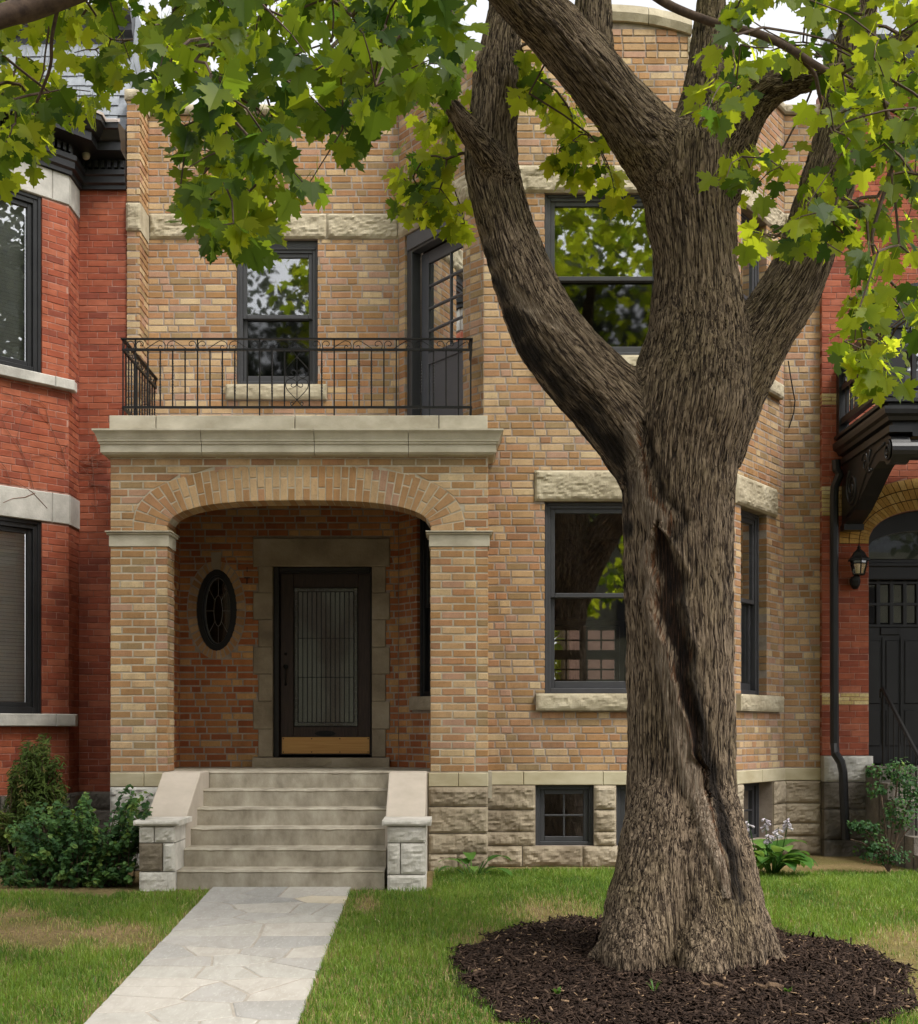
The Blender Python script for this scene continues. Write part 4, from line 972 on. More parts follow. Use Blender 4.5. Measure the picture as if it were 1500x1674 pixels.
for k in range(1, 13): baluster(XL, YR + 0.122 * k, k % 5 in (2, 3))
for k in range(4):
    for s in (1, -1):
        yb = YR + 0.42 * k + (0.0 if s == 1 else 0.40)
        scroll([Vector((XL, yb + s * (x - 713) / 5 * K * 0.8, PZ(573 - (202 - y) / 5 * 0.98, YR))) for x, y in S_])
rail_side(Frame(XR, YR, 0, 1), 0.36); baluster(XR, YR + 0.122, False); baluster(XR, YR + 0.244, False)

# ------------------------------------------------------------------ left neighbour: red brick house
lh = thing('red_brick_house', (-4.5, 14.8, 0.0), 'red brick row house with angled bay, blinds and black cornice, left of the porch', 'house')
LB = Bricks(M_RB, lh); lm = MB()
RC = 0.0690
PA, PB_, PC_, PD_ = (-5.006, 13.198), (-3.95, 14.4), (-3.95, 14.8), (-3.30, 14.8)
fA = Frame(*PA, PB_[0] - PA[0], PB_[1] - PA[1]); LA = math.hypot(PB_[0] - PA[0], PB_[1] - PA[1])
fRt = Frame(*PB_, 0, 1); fC = Frame(*PC_, 1, 0); LC = PX(206.5, 14.78) - PC_[0]; fFr = Frame(-9.0, PA[1], 1, 0)
wr = fA.u_at(69); wl_ = wr - 0.95
s1 = (4.873, 4.985); l1_ = (3.49, 3.80); s0_ = (1.40, 1.53); fz = (6.80, 7.11)
wins = [(wl_, wr, s1[1], fz[0]), (wl_, wr, s0_[1], l1_[0])]
bands = [(-9, 99, *s1), (-9, 99, *l1_), (-9, 99, *s0_), (-9, 99, *fz)]
kw = dict(course=RC, S=0.203, H=0.098, joint=0.0062, base=0.71, pattern='run')
lay(LB, fA, 0, LA, 0.71, 7.15, wins + bands, seed=80, **kw); lay(LB, fRt, 0, 0.4, 0.71, 7.15, bands[1:2] + bands[3:], seed=81, inset=(0.003, 0), **kw)
lay(LB, fC, 0, LC, 0.71, 7.2, (), seed=82, inset=(0, 0), **kw); lay(LB, Frame(-7.0, PA[1], 1, 0), 0, PA[0] + 7.0, 0.71, 7.15, bands, seed=83, **kw)
core(lm, fA, 0.004, LA - 0.004, -0.3, 7.2, wins, 0.22, -0.004); core(lm, fRt, 0, 0.42, -0.3, 7.2, (), 0.1, -0.004); core(lm, fC, -0.1, PD_[0] - PC_[0], -0.3, 7.3, (), 0.2, -0.004)
core(lm, Frame(-7.0, PA[1], 1, 0), 0, PA[0] + 7.0, -0.3, 7.2, (), 0.2, -0.004)
lm.build('wall', M_RMORT, lh); LB.finish(300)
uj = fA.u_at(85)
for c, d, w, nm in ((*s1, 0.07, 'window_sill'), (*l1_, 0.012, 'window_lintel'), (*s0_, 0.08, 'window_sill'), (*fz, 0.012, 'frieze_stone')):
    for a, b in ((0, wl_ - 0.1), (wl_ - 0.1, uj), (uj, LA)):
        e = w * 0.45 if b == LA else 0
        one(nm, M_GREYST, lh, lambda m: fbox(m, fA, a + 0.002, b + e - 0.002, c + 0.002, d - 0.002, -0.1, w, ch=0.008))
    if nm != 'window_sill':
        one(nm, M_GREYST, lh, lambda m: fbox(m, fRt, 0.012, 0.395, c + 0.002, d - 0.002, -0.05, w, ch=0.006))
    else:
        one(nm, M_GREYST, lh, lambda m: fbox(m, fRt, -0.03, 0.1, c + 0.003, d - 0.003, -0.05, w * 0.9, ch=0.008))
    one(nm, M_GREYST, lh, lambda m: fbox(m, Frame(-7, PA[1], 1, 0), 0, 7 + PA[0] - w * 0.4, c + 0.002, d - 0.002, -0.05, w, ch=0.006))
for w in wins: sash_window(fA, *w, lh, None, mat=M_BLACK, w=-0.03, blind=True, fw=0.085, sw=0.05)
for k, (c, d) in enumerate(((0.52, 0.71), (0.2, 0.52), (-0.3, 0.2))):
    for a, b in ((0, 0.8), (0.8, LA)): stone(fA, a, b, c, d, lh, M_DARKST, 'stone', 0.03, -0.1, 0.02, 0.02)
    for q in range(3): stone(Frame(-7.0, PA[1], 1, 0), 0.66 * q, 0.66 * (q + 1), c, d, lh, M_DARKST, 'stone', 0.03, -0.1, 0.02, 0.02)
    stone(fRt, 0, 0.4, c, d, lh, M_DARKST, 'stone', 0.03, -0.1, 0.02, 0.02); stone(fC, 0, PD_[0] - PC_[0], c, d, lh, M_DARKST, 'stone', 0.03, -0.1, 0.02, 0.02)
cpath = [(-9, PA[1]), PA, PB_, PC_, (PX(206.5, 14.78) - 0.004, 14.8)]
cprof = [(0, 7.11), (.04, 7.11), (.04, 7.15), (.07, 7.17), (.07, 7.235), (.09, 7.25), (.09, 7.30), (.045, 7.31), (.045, 7.425), (.26, 7.435), (.26, 7.52), (.29, 7.53), (.35, 7.61), (.37, 7.62), (.37, 7.68), (0, 7.74)]
run_profile('cornice', M_BLACK, cpath, cprof, lh)
m = MB()
for fr, L in ((fA, LA), (fC, LC)):
    k = 0.05
    while k < L - 0.03: fbox(m, fr, k, k + 0.035, 7.325, 7.40, 0.04, 0.085); k += 0.068
m.build('dentils', M_BLACK, lh, kind='stuff')
run_profile('gutter_edge', simple('pale_metal', srgb(186, 172, 164), srgb(204, 192, 184), 3, 0.45, 0.05), [(-9, PA[1]), PA, PB_, PC_, (PX(196, 14.5), 14.8)], [(0.30, 7.715), (0.385, 7.675), (0.39, 7.70), (0.30, 7.745)], lh)
# bay roof, slate mansard above the recess
m = MB(); rf = [(-9, PA[1] - .3), (PA[0], PA[1] - .3), (PB_[0] + .25, PB_[1] - .2), (PB_[0] + .2, 14.9), (-9, 14.9)]
m.add([(x, y, 7.735) for x, y in rf[:3]] + [(-3.8, 15.0, 8.0), (-5.4, 15.0, 8.5), (-9, 15.0, 8.5)], [(0, 1, 4, 5), (1, 2, 3, 4)]); m.build('bay_roof', simple('pale_roof_metal', srgb(190, 178, 170), srgb(206, 196, 190), 3, 0.5, 0.05), lh)
SLX0, SLX1 = -4.6, PX(204, 14.8); m = MB()
m.add([(SLX0 - 4, 14.86, 7.70), (SLX1, 14.86, 7.70), (SLX1, 15.42, 9.3), (SLX0 - 4, 15.42, 9.3), (SLX1, 15.9, 7.7), (SLX1, 15.9, 9.3)], [(0, 1, 2, 3), (1, 4, 5, 2)]); roof = m.build('roof', M_SLATE, lh)
sl_t = math.atan2(0.56, 1.6); dz, dy = 0.135 * math.cos(sl_t), 0.135 * math.sin(sl_t)
for r_ in range(9):
    x = SLX1 - 0.01 - (0.1 if r_ % 2 else 0.0)
    xs = [SLX1 - 0.006] if r_ % 2 else []
    while x > SLX0:
        w_ = 0.2 + rng.uniform(-0.02, 0.02); m = MB(); z0, y0 = 7.72 + dz * r_, 14.862 + dy * r_
        ln = 1.28; jj = rng.uniform(-0.004, 0.006); x_l, x_r = x - w_ + 0.005, min(x, SLX1 - 0.006)
        m.add([(x_l, y0 - 0.020 - jj, z0 - jj), (x_r, y0 - 0.020 - jj, z0 + rng.uniform(-.005, .005)), (x_r, y0 + dy * ln - 0.004, z0 + dz * ln), (x_l, y0 + dy * ln - 0.004, z0 + dz * ln),
               (x_l, y0 - 0.010, z0 - jj), (x_r, y0 - 0.010, z0)], [(0, 1, 2, 3), (4, 5, 1, 0)]); m.build('slate', M_SLATE, roof); x -= w_
        if x < SLX1 - 1.2: break
m = MB(); run = [(SLX0 - 4, 15.38), (SLX1 - 0.02, 15.38)]
run_profile('roof_cornice', M_BLACK, run, [(0, 8.78), (.05, 8.78), (.05, 8.86), (.10, 8.88), (.10, 8.98), (.17, 9.03), (.17, 9.10), (.24, 9.16), (.24, 9.24), (0, 9.30)], lh)
one('round_fitting', simple('pale_fitting', srgb(150, 140, 120), srgb(176, 166, 144), 30, 0.9, 0.4), None, lambda m: m.tube([P(140.5, 254.5 + k * 1.2, 14.62) for k in range(-6, 7, 1)], [max(0.004, 0.043 * math.sqrt(max(0, 1 - (k / 6.1) ** 2))) for k in range(-6, 7)], 12), smooth=True)
tag(bpy.data.objects['round_fitting'], 'small round pale fitting under the black cornice of the left house', 'fitting')
# dead vine stems on the red wall
vine = thing('dead_vine', (-4.2, 14.3, 3.5), 'bare leafless vine stems clinging to the red brick bay', 'vine')
def v_on(fr, pts, r=0.0033):
    q = []
    for x, y in pts:
        u = fr.u_at(x); q.append(fr.p(u, fr.v_at(x, y), 0.014))
    m = MB(); m.tube(q, [r * (1 - 0.5 * i / len(q)) for i in range(len(q))], 5); m.build('stem', M_VINE, vine)

for pts in ([(76, 831), (52, 805), (30, 790), (0, 778)], [(54, 800), (46, 770), (36, 742), (24, 722), (8, 700), (2, 682), (16, 668), (34, 658)], [(36, 742), (27, 715), (35, 680), (46, 664), (38, 658)],
            [(109, 770), (100, 735), (88, 712), (78, 690), (60, 672), (38, 660), (16, 645), (4, 640)], [(78, 690), (74, 665), (62, 655), (50, 650)], [(106, 762), (92, 750), (74, 742), (50, 745)],
            [(56, 806), (40, 813), (20, 815), (4, 822)], [(14, 782), (8, 765), (0, 755)], [(100, 735), (104, 730), (110, 726)]): v_on(fA, pts)
vr = random.Random(4)
for k in range(15):
    x, y = vr.uniform(129, 150), vr.uniform(745, 800); pts = [(x, y)]; a = vr.uniform(-0.5, 0.7)
    for s in range(5): x += 8 * math.cos(a); y += 8 * math.sin(a); a += vr.uniform(-0.4, 0.4); pts.append((min(x, 178), y))
    v_on(fC, pts, 0.003)
v_on(fC, [(150, 745), (153, 775), (156, 805), (157, 828), (163, 848)], 0.004); v_on(fC, [(157, 828), (166, 822), (178, 820)], 0.003); v_on(fC, [(149, 822), (157, 830), (167, 838)], 0.003)
# ------------------------------------------------------------------ right neighbour: red brick house with cream bands
rh_ = thing('red_brick_house', (5.2, 15.12, 0.0), 'red brick row house with cream bands and arched doorway, right of the maple', 'house')
YQ = 15.12; fQ = Frame(4.05, YQ, 1, 0); RB2 = Bricks(M_RB, rh_); CB2 = Bricks(M_CB, rh_, 'cream_brick'); rm = MB()
zq = lambda y: PZ(y, YQ); uq = lambda x: fQ.u_at(x)
dcx, dIA, dIB = uq(1545), uq(1545) - uq(1420), 58 * YQ / F_PX
dOA, dOB = uq(1545) - uq(1371), 110 * YQ / F_PX; zs = zq(889); dN = 2.35
def d_span(v):
    h = v - zs
    if h < 0: return (dcx - dIA, dcx + dIA)
    if h >= dOB: return None
    x = dOA * (1 - (h / dOB) ** dN) ** (1 / dN); return (dcx - x, dcx + x)
QL = 3.2; qb = [(zq(662), zq(643)), (zq(843), zq(795)), (zq(1152), zq(1133))]; Z_Q0 = zq(1235)
qh = [(-1, 99, a, b) for a, b in qb]; kw = dict(course=0.0690, S=0.203, H=0.098, joint=0.0062, base=Z_Q0, pattern='run')
uwin = (uq(1441), uq(1441) + 1.15, 4.6, zq(500)); qh2 = qh + [uwin]
lay(RB2, fQ, 0, dcx - dIA, Z_Q0, zs, qh2, seed=90, inset=(0, 0.003), **kw); lay(RB2, fQ, dcx + dIA, QL, Z_Q0, zs, qh2, seed=91, **kw)
lay(RB2, fQ, 0, QL, zs, zs + dOB, qh2, seed=92, curve=d_span, inset=(0, 0), **kw); lay(RB2, fQ, 0, QL, zs + dOB, 8.33, qh2, seed=93, inset=(0, 0), **kw)
for i, (a, b) in enumerate(qb):
    n = 3 if i != 1 else 7; kk = dict(course=(b - a) / n, S=0.203, H=0.1, joint=0.006, base=a, pattern='run', seed=95 + i)
    if i == 1: lay(CB2, fQ, 0, QL, a, b, [], curve=d_span, inset=(0, 0), **kk)
    elif i == 2: lay(CB2, fQ, 0, dcx - dIA, a, b, [], inset=(0, 0.003), **kk)
    else: lay(CB2, fQ, 0, QL, a, b, [uwin], inset=(0, 0), **kk)
core(rm, fQ, 0, dcx - dIA - 0.003, Z_Q0, zs, (), 0.25, -0.004); core(rm, fQ, dcx + dIA + 0.003, QL, -0.3, zs, (), 0.25, -0.004)
for i in range(40):
    u, u2 = QL * i / 40, QL * (i + 1) / 40; g = lambda x: zs + 0.004 + (sup(x - dcx, dIA, dIB, 2.3) or 0)
    prism(rm, fQ, [(u, g(u)), (u2, g(u2)), (u2, zs + 0.9), (u, zs + 0.9)], -0.25, -0.004)
core(rm, fQ, 0, QL, zs + 0.9, 8.33, [uwin], 0.25, -0.004); rm.build('wall', M_RMORT, rh_); RB2.finish(300); CB2.finish(300)
for rg in range(3):
    ta, tb = rg / 3, (rg + 1) / 3; n = 46
    for i in range(n):
        q = []
        for th, t in (((i + 0.06) / n, ta + 0.015), ((i + 0.94) / n, ta + 0.015), ((i + 0.94) / n, tb - 0.015), ((i + 0.06) / n, tb - 0.015)):
            A = dIA + (dOA - dIA) * t; Bv = dIB + (dOB - dIB) * t; c, s = math.cos(math.pi * th), math.sin(math.pi * th)
            q.append((dcx - A * math.copysign(abs(c) ** (2 / 2.35), c), zs + Bv * abs(s) ** (2 / 2.35)))
        m = MB(); prism(m, fQ, q, -0.24 if rg == 0 else -0.1, 0.004 + rng.uniform(-.002, .002)); o = m.build('arch_brick', M_AB, rh_); o['tone'] = rng.random()
one('arch_joint', M_DMORT, rh_, lambda m: [prism(m, fQ, [(dcx - A0 * math.copysign(abs(math.cos(t)) ** .851, math.cos(t)), zs + B0 * abs(math.sin(t)) ** .851) for t, A0, B0 in ((math.pi * k / 40, dIA + .006, dIB + .006), (math.pi * (k + 1) / 40, dIA + .006, dIB + .006), (math.pi * (k + 1) / 40, dOA - .004, dOB - .004), (math.pi * k / 40, dOA - .004, dOB - .004))], -0.05, -0.003) for k in range(40)])
run_profile('cornice', M_BLACK, [(4.06, YQ), (4.05 + QL, YQ)], [(0, 8.332), (.05, 8.332), (.05, 8.42), (.10, 8.44), (.10, 8.52), (.24, 8.56), (.24, 8.66), (.32, 8.72), (.32, 8.78), (0, 8.84)], rh_)
one('roof', M_SLATE, rh_, lambda m: m.add([(4.06, YQ + .05, 8.8), (4.05 + QL, YQ + .05, 8.8), (4.05 + QL, YQ + .5, 9.7), (4.06, YQ + .5, 9.7)], [(0, 1, 2, 3)]))
# stone base
for (c, d, cuts) in ((zq(1278), Z_Q0, [0.003, uq(1424)]), (zq(1322), zq(1278), [0.003, uq(1373), uq(1424)]), (zq(1372), zq(1322), [0.003, uq(1378), uq(1424)]), (-0.3, zq(1372), [0.003, uq(1420)])):
    for a, b in zip(cuts, cuts[1:]): stone(fQ, a, b, c, d, rh_, M_GREYST if c > 0.6 else M_DARKST, 'stone', 0.07, -0.25, 0.012, 0.014)
# doorway: frame, fanlight, doors with panes
u0, u1 = dcx - dIA, dcx + dIA; m = MB(); wd = -0.14
fbox(m, fQ, u0, u1, zq(946), zq(912), -0.3, wd + 0.05, ch=0.01); fbox(m, fQ, u0, u1, zq(925), zq(918), -0.2, wd + 0.075, ch=0.01)
for i in range(24):
    a, b = u0 + (u1 - u0) * i / 24, u0 + (u1 - u0) * (i + 1) / 24; g = lambda x, k: zs - 0.05 + (sup(x - dcx, dIA + 0.001, dIB, 2.3) or 0) * k + 0.05 * (k > 0.9)
    prism(m, fQ, [(a, g(a, 0.62) - 0.02), (b, g(b, 0.62) - 0.02), (b, g(b, 1.0)), (a, g(a, 1.0))], -0.28, wd + 0.03)
dr = m.build('entrance_door', M_BLACK, rh_)
one('fanlight', M_GLASS, dr, lambda m: fbox(m, fQ, u0, u1, zq(913), zs + dIB, wd - 0.05, wd - 0.04))
m = MB(); pu = [u0 + 0.012]; pz0_, pz1_ = zq(1018), zq(953)
fbox(m, fQ, u0, u1, 1.0, pz0_ - 0.02, wd - 0.08, wd - 0.03)
for i in range(9): u = u0 + (uq(1442) - uq(1420)) * i; fbox(m, fQ, u - 0.02, u + 0.022, pz0_ - 0.02, pz1_ + 0.05, wd - 0.08, wd - 0.012, ch=0.004)
for z in (pz0_ - 0.02, (pz0_ + pz1_) / 2, pz1_ + 0.02): fbox(m, fQ, u0, u1, z - 0.016, z + 0.016, wd - 0.078, wd - 0.010, ch=0.004)
for x in (1449, 1479): fbox(m, fQ, uq(x), uq(x + 3), zq(1215), zq(1040), wd - 0.04, wd - 0.012)
for a, b in ((1421, 1446), (1455, 1476), (1486, 1510)): fbox(m, fQ, uq(a), uq(b), zq(1150), zq(1045), wd - 0.04, wd - 0.018, ch=0.008); fbox(m, fQ, uq(a), uq(b), zq(1220), zq(1160), wd - 0.04, wd - 0.018, ch=0.008)
fbox(m, fQ, uq(1446), uq(1477), zq(1036), zq(1024), wd - 0.03, wd - 0.008, ch=0.006)
m.build('door_leaf', M_BLACK, dr)
for i in range(7):
    for a, b in ((pz0_, (pz0_ + pz1_) / 2), ((pz0_ + pz1_) / 2, pz1_)):
        u = u0 + (uq(1442) - uq(1420)) * i; one('pane', M_GLASS, dr, lambda m: fbox(m, fQ, u + 0.022, u + 0.125, a + 0.004, b + 0.004, wd - 0.05, wd - 0.038, ch=0.010))
one('back_wall', M_ROOMDK, rh_, lambda m: m.box(fQ.o[0], fQ.o[0] + QL, YQ + 0.9, YQ + 1.0, 0, 7))
# upper opening behind the balcony
m = MB(); fbox(m, fQ, uwin[0], uwin[0] + 0.12, uwin[2], uwin[3], -0.2, -0.03, ch=0.01); fbox(m, fQ, uwin[1] - 0.12, uwin[1], uwin[2], uwin[3], -0.2, -0.03, ch=0.01); fbox(m, fQ, uwin[0] + .12, uwin[1] - .12, uwin[3] - .12, uwin[3], -0.2, -0.03, ch=0.01)
prism(m, fQ, [(uwin[0] - 0.03, uwin[3])] + [(uwin[0] + 0.575 - 0.61 * math.cos(t), uwin[3] + 0.26 * math.sin(t)) for t in [k * math.pi / 12 for k in range(13)]] + [(uwin[1] + 0.03, uwin[3])], -0.05, 0.03)
uw = m.build('balcony_door', M_BLACK, rh_); one('door_leaf', M_FRAME, uw, lambda m: (fbox(m, fQ, uwin[0] + .12, uwin[1] - .12, uwin[2], uwin[2] + 0.7, -0.18, -0.1), fbox(m, fQ, uwin[0] + .12, uwin[0] + .2, uwin[2] + .7, uwin[3] - .12, -0.18, -0.1)))
one('pane', M_GLASS, uw, lambda m: fbox(m, fQ, uwin[0] + .2, uwin[1] - .12, uwin[2] + .7, uwin[3] - .12, -0.15, -0.14))
# balcony with scroll bracket
bal = thing('wooden_balcony', (4.2, 15.0, 4.26), 'black wooden balcony with mouldings and carved scroll bracket on the right red house', 'balcony')
BX, BYF, BX1 = 4.163, 13.30, 7.2
bpath = [(BX + 0.08, YQ - 0.01), (BX + 0.08, BYF + 0.08), (BX1, BYF + 0.08)]
run_profile('cornice', M_BLACK, bpath, [(-0.5, 4.30), (-0.03, 4.30), (-0.03, 4.335), (0.02, 4.345), (0.035, 4.38), (0.07, 4.40), (0.08, 4.44), (0.08, 4.47), (0.02, 4.475), (0.02, 4.505), (0.065, 4.515), (0.065, 4.55), (-0.5, 4.56)], bal)
for k in range(16):
    y = BYF + 0.25 + 0.092 * k; one('soffit_board', M_BLACK, bal, lambda m: m.box(BX + 0.2, BX1, y, y + 0.085, 4.285, 4.31))
one('beam', M_BLACK, bal, lambda m: m.box(BX + 0.07, BX + 0.3, BYF + 0.08, YQ - 0.02, 4.235, 4.299)); one('beam', M_BLACK, bal, lambda m: m.box(BX + 0.302, BX1, BYF + 0.1, BYF + 0.26, 4.20, 4.299))
bx0, bx1 = 4.262, 4.445
prB = [(YQ - .01, 3.585), (YQ - .01, 4.234), (13.52, 4.234), (13.43, 4.20), (13.38, 4.12), (13.39, 4.02), (13.46, 3.955), (13.55, 3.95), (13.62, 4.0), (13.78, 4.03), (13.95, 3.99), (14.15, 3.90), (14.4, 3.78), (14.62, 3.68), (14.82, 3.62), (14.95, 3.585)]
m = MB(); n = len(prB); vs = [(bx0, y, z) for y, z in prB] + [(bx1, y, z) for y, z in prB]
m.add(vs, [tuple(range(n)), tuple(range(2 * n - 1, n - 1, -1))] + [(i, i + n, (i + 1) % n + n, (i + 1) % n) for i in range(n)]); br = m.build('bracket', M_BLACK, bal)
def spiral(cy_, cz, r, turns, s=1, ph=0.0): return [(bx0 - 0.002, cy_ + r * (1 - 0.86 * k / 40) * math.cos(ph + s * turns * 2 * math.pi * k / 40), cz + r * (1 - 0.86 * k / 40) * math.sin(ph + s * turns * 2 * math.pi * k / 40)) for k in range(41)]
m = MB()
m.tube(spiral(13.52, 4.08, 0.105, 1.8, 1, 2.0), 0.014, 6); m.tube(spiral(14.72, 3.93, 0.20, 1.9, -1, 1.2), 0.018, 6); m.tube(spiral(14.25, 4.1, 0.12, 1.3, 1, 0.4), 0.014, 6)
m.tube([(bx0 - .002, 13.6, 4.17), (bx0 - .002, 13.9, 4.14), (bx0 - .002, 14.2, 4.0), (bx0 - .002, 14.55, 3.74), (bx0 - .002, 14.9, 3.66)], 0.016, 6); m.tube([(bx0 - .002, 14.05, 4.2), (bx0 - .002, 14.12, 4.12), (bx0 - .002, 14.1, 3.98), (bx0 - .002, 14.0, 3.99)], 0.016, 6)
m.build('carving', M_BLACK, br, smooth=True)
m = MB(); m.tube([(bx1 + 0.10, 13.47, 4.08), (bx0, 13.47, 4.08)], 0.10, 16); m.build('scroll_end', M_BLACK, bal, smooth=False)
one('bracket_foot', M_BLACK, bal, lambda m: m.box(bx0 - 0.015, bx1 + 0.015, YQ - 0.16, YQ - 0.012, 3.52, 3.584))
m = MB(); zt = 5.32
m.box(BX + 0.03, BX + 0.21, BYF + 0.04, BYF + 0.22, 4.56, zt + 0.06); m.box(BX + 0.0, BX + 0.24, BYF + 0.01, BYF + 0.25, 4.562, 4.62); m.box(BX + 0.0, BX + 0.24, BYF + 0.01, BYF + 0.25, zt - 0.1, zt + .07)
m.build('corner_post', M_BLACK, bal)
one('wall_post', M_BLACK, bal, lambda m: m.box(BX + 0.04, BX + 0.15, YQ - 0.12, YQ - 0.012, 4.56, zt))
for bb in ((BX + 0.03, BX + 0.16, BYF + 0.22, YQ - 0.12, zt - 0.03, zt + 0.05), (BX + 0.06, BX + 0.13, BYF + 0.22, YQ - 0.12, 4.66, 4.73), (BX + 0.06, BX + 0.13, BYF + 0.22, YQ - 0.12, 5.02, 5.08),
           (BX + 0.21, BX1, BYF + 0.07, BYF + 0.2, zt - 0.03, zt + 0.05), (BX + 0.21, BX1, BYF + 0.1, BYF + 0.17, 4.66, 4.73), (BX + 0.21, BX1, BYF + 0.1, BYF + 0.17, 5.02, 5.08)):
    one('rail', M_BLACK, bal, lambda m: m.box(*bb))
for k in range(16): one('baluster', M_BLACK, bal, lambda m: m.box(BX + 0.30 + 0.17 * k, BX + 0.34 + 0.17 * k, BYF + 0.11, BYF + 0.16, 4.73, 5.02))
for k in range(10):
    y = BYF + 0.30 + 0.16 * k; one('baluster_ring', M_BLACK, bal, lambda m: m.tube([(BX + 0.095, y + 0.07 * math.cos(t), 5.16 + 0.07 * math.sin(t)) for t in [q * math.pi / 8 for q in range(17)]], 0.012, 5, False)); one('baluster', M_BLACK, bal, lambda m: m.box(BX + 0.08, BX + 0.11, y - 0.02, y + 0.02, 4.73, 5.02))
# downspout
m = MB(); ds = [(1366, 752), (1367, 768), (1372, 776), (1364, 796), (1363, 812), (1363, 1000), (1363.5, 1215), (1365, 1232), (1374, 1246), (1377.5, 1262), (1380, 1330), (1382, 1372)]
m.tube([P(x, y, 14.98 if y < 1225 else 14.90) for x, y in ds], 0.047, 8); dsp = m.build('downspout', M_BLACK)
tag(dsp, 'black metal downspout running down the edge of the right red house', 'downspout')
# lantern
ln = thing('wall_lantern', P(1400, 950, 15.05), 'black carriage lantern with clear glass on the red wall beside the arched door', 'lantern')
YL = 14.96; lc = lambda x, y, dy=0: P(x, y, YL + dy)
m = MB(); m.tube([lc(1397, 962, 0.08), lc(1397, 955, 0.06), lc(1398, 947, 0.04), lc(1401, 941, 0.02)], [0.03, 0.055, 0.05, 0.03], 10); m.tube([lc(1397, 950, 0.15), lc(1397, 950, 0.05)], 0.06, 10); m.build('bracket', M_IRON, ln)
def ngon(cx, z, r, n=6): return [(cx.x + r * math.cos(2 * math.pi * k / n + 0.5), cx.y + r * math.sin(2 * math.pi * k / n + 0.5), z) for k in range(n)]
cL = lc(1403.5, 900); zA, zB, zC = PZ(939, YL), PZ(921.5, YL), PZ(917, YL)
m = MB(); lv = [(zA, .058), (zB, .085), (PZ(916, YL), .088)]
for k in range(6):
    for (z0, r0), (z1, r1) in zip(lv, lv[1:]): m.tube([ngon(cL, z0, r0)[k], ngon(cL, z1, r1)[k]], 0.0075, 5)
for z, r_ in lv: pts = ngon(cL, z, r_); m.tube(pts + [pts[0]], 0.0075, 5, False)
m.build('cage', M_IRON, ln)
m = MB()
for (z0, r0), (z1, r1) in zip(lv, lv[1:]): a, b = ngon(cL, z0, r0 - .004), ngon(cL, z1, r1 - .004); m.add(a + b, [(k, (k + 1) % 6, 6 + (k + 1) % 6, 6 + k) for k in range(6)])
m.build('pane', glass_mat('lantern_glass', 0.25, (0.95, 0.93, 0.85, 1), 0.02), ln)
m = MB(); prr = [(PZ(917, YL), .118), (PZ(914, YL), .115), (PZ(910, YL), .085), (PZ(903, YL), .06), (PZ(899, YL), .03), (PZ(897, YL), .016), (PZ(894.5, YL), .022), (PZ(892.5, YL), .010), (PZ(888, YL), .002)]
for (z0, r0), (z1, r1) in zip(prr, prr[1:]): a, b = ngon(cL, z0, r0), ngon(cL, z1, r1); m.add(a + b, [(k, (k + 1) % 6, 6 + (k + 1) % 6, 6 + k) for k in range(6)])
m.build('roof', M_IRON, ln)
one('bulb', M_WHITE, ln, lambda m: m.tube([Vector((cL.x, cL.y, zA)), Vector((cL.x, cL.y, zB))], [0.02, 0.022], 10))
# right house steps and iron handrail
rs_ = thing('stone_steps', (5.4, 14.4, 0.0), 'worn grey stone steps half hidden behind the boxwood, right edge', 'steps')
for k in range(6):
    one('step', M_DARKST, rs_, lambda m: m.box(4.50 + 0.0 * k, 6.6, 14.82 - 0.27 * (k + 1), 14.82 - 0.27 * k + (0.25 if k == 0 else 0.02), -0.3, 0.98 - 0.165 * (k)))
hr = thing('stair_railing', (4.62, 14.3, 0.9), 'black iron handrail with thin balusters on the right-hand house steps', 'railing')
a, b = Vector((4.60, 14.75, 1.80)), Vector((4.60, 13.35, 0.92))
m = MB(); m.tube([a + Vector((0, .07, -.09)), a + Vector((0, .06, -.02)), a + Vector((0, 0, 0.01)), a.lerp(b, .3), a.lerp(b, .6), b], 0.023, 6); m.build('handrail', M_IRON, hr)
for k in range(9):
    p = a.lerp(b, k / 8 * 0.98 + 0.01); st = min(5, max(0, int((14.82 - p.y) / 0.27))); one('baluster', M_IRON, hr, lambda m: m.tube([p, Vector((p.x, p.y, 0.98 - 0.165 * st))], 0.017 if k == 0 else 0.009, 6))
# loose cable on the buff wall, wall hook on the red one
cb = one('wall_cable', M_IRON, None, lambda m: m.tube([P(x, y, 15.17) for x, y in ((1288, 590), (1291, 610), (1296, 640), (1299, 655), (1297, 675), (1289, 700))], 0.007, 6))
tag(cb, 'thin black cable hanging loose on the buff brick beside the bay', 'cable')
# ------------------------------------------------------------------ numpy noise
def _hash3(i, j, k, seed):
    h = (i.astype(np.int64) * 73856093) ^ (j.astype(np.int64) * 19349663) ^ (k.astype(np.int64) * 83492791) ^ (seed * 2654435761)
    h = (h ^ (h >> 13)) * 1274126177; h = h ^ (h >> 16); return h & 0xFFFFFF
def vnoise(p, seed=0):
    """smooth value noise in -1..1"""
    f = np.floor(p); t = p - f; t = t * t * (3 - 2 * t); i, j, k = f[:, 0].astype(np.int64), f[:, 1].astype(np.int64), f[:, 2].astype(np.int64)
    r = np.zeros(len(p))
    for dx in (0, 1):
        for dy in (0, 1):
            for dz in (0, 1):
                w = (t[:, 0] if dx else 1 - t[:, 0]) * (t[:, 1] if dy else 1 - t[:, 1]) * (t[:, 2] if dz else 1 - t[:, 2])
                r += w * _hash3(i + dx, j + dy, k + dz, seed)
    return r / 0xFFFFFF * 2 - 1
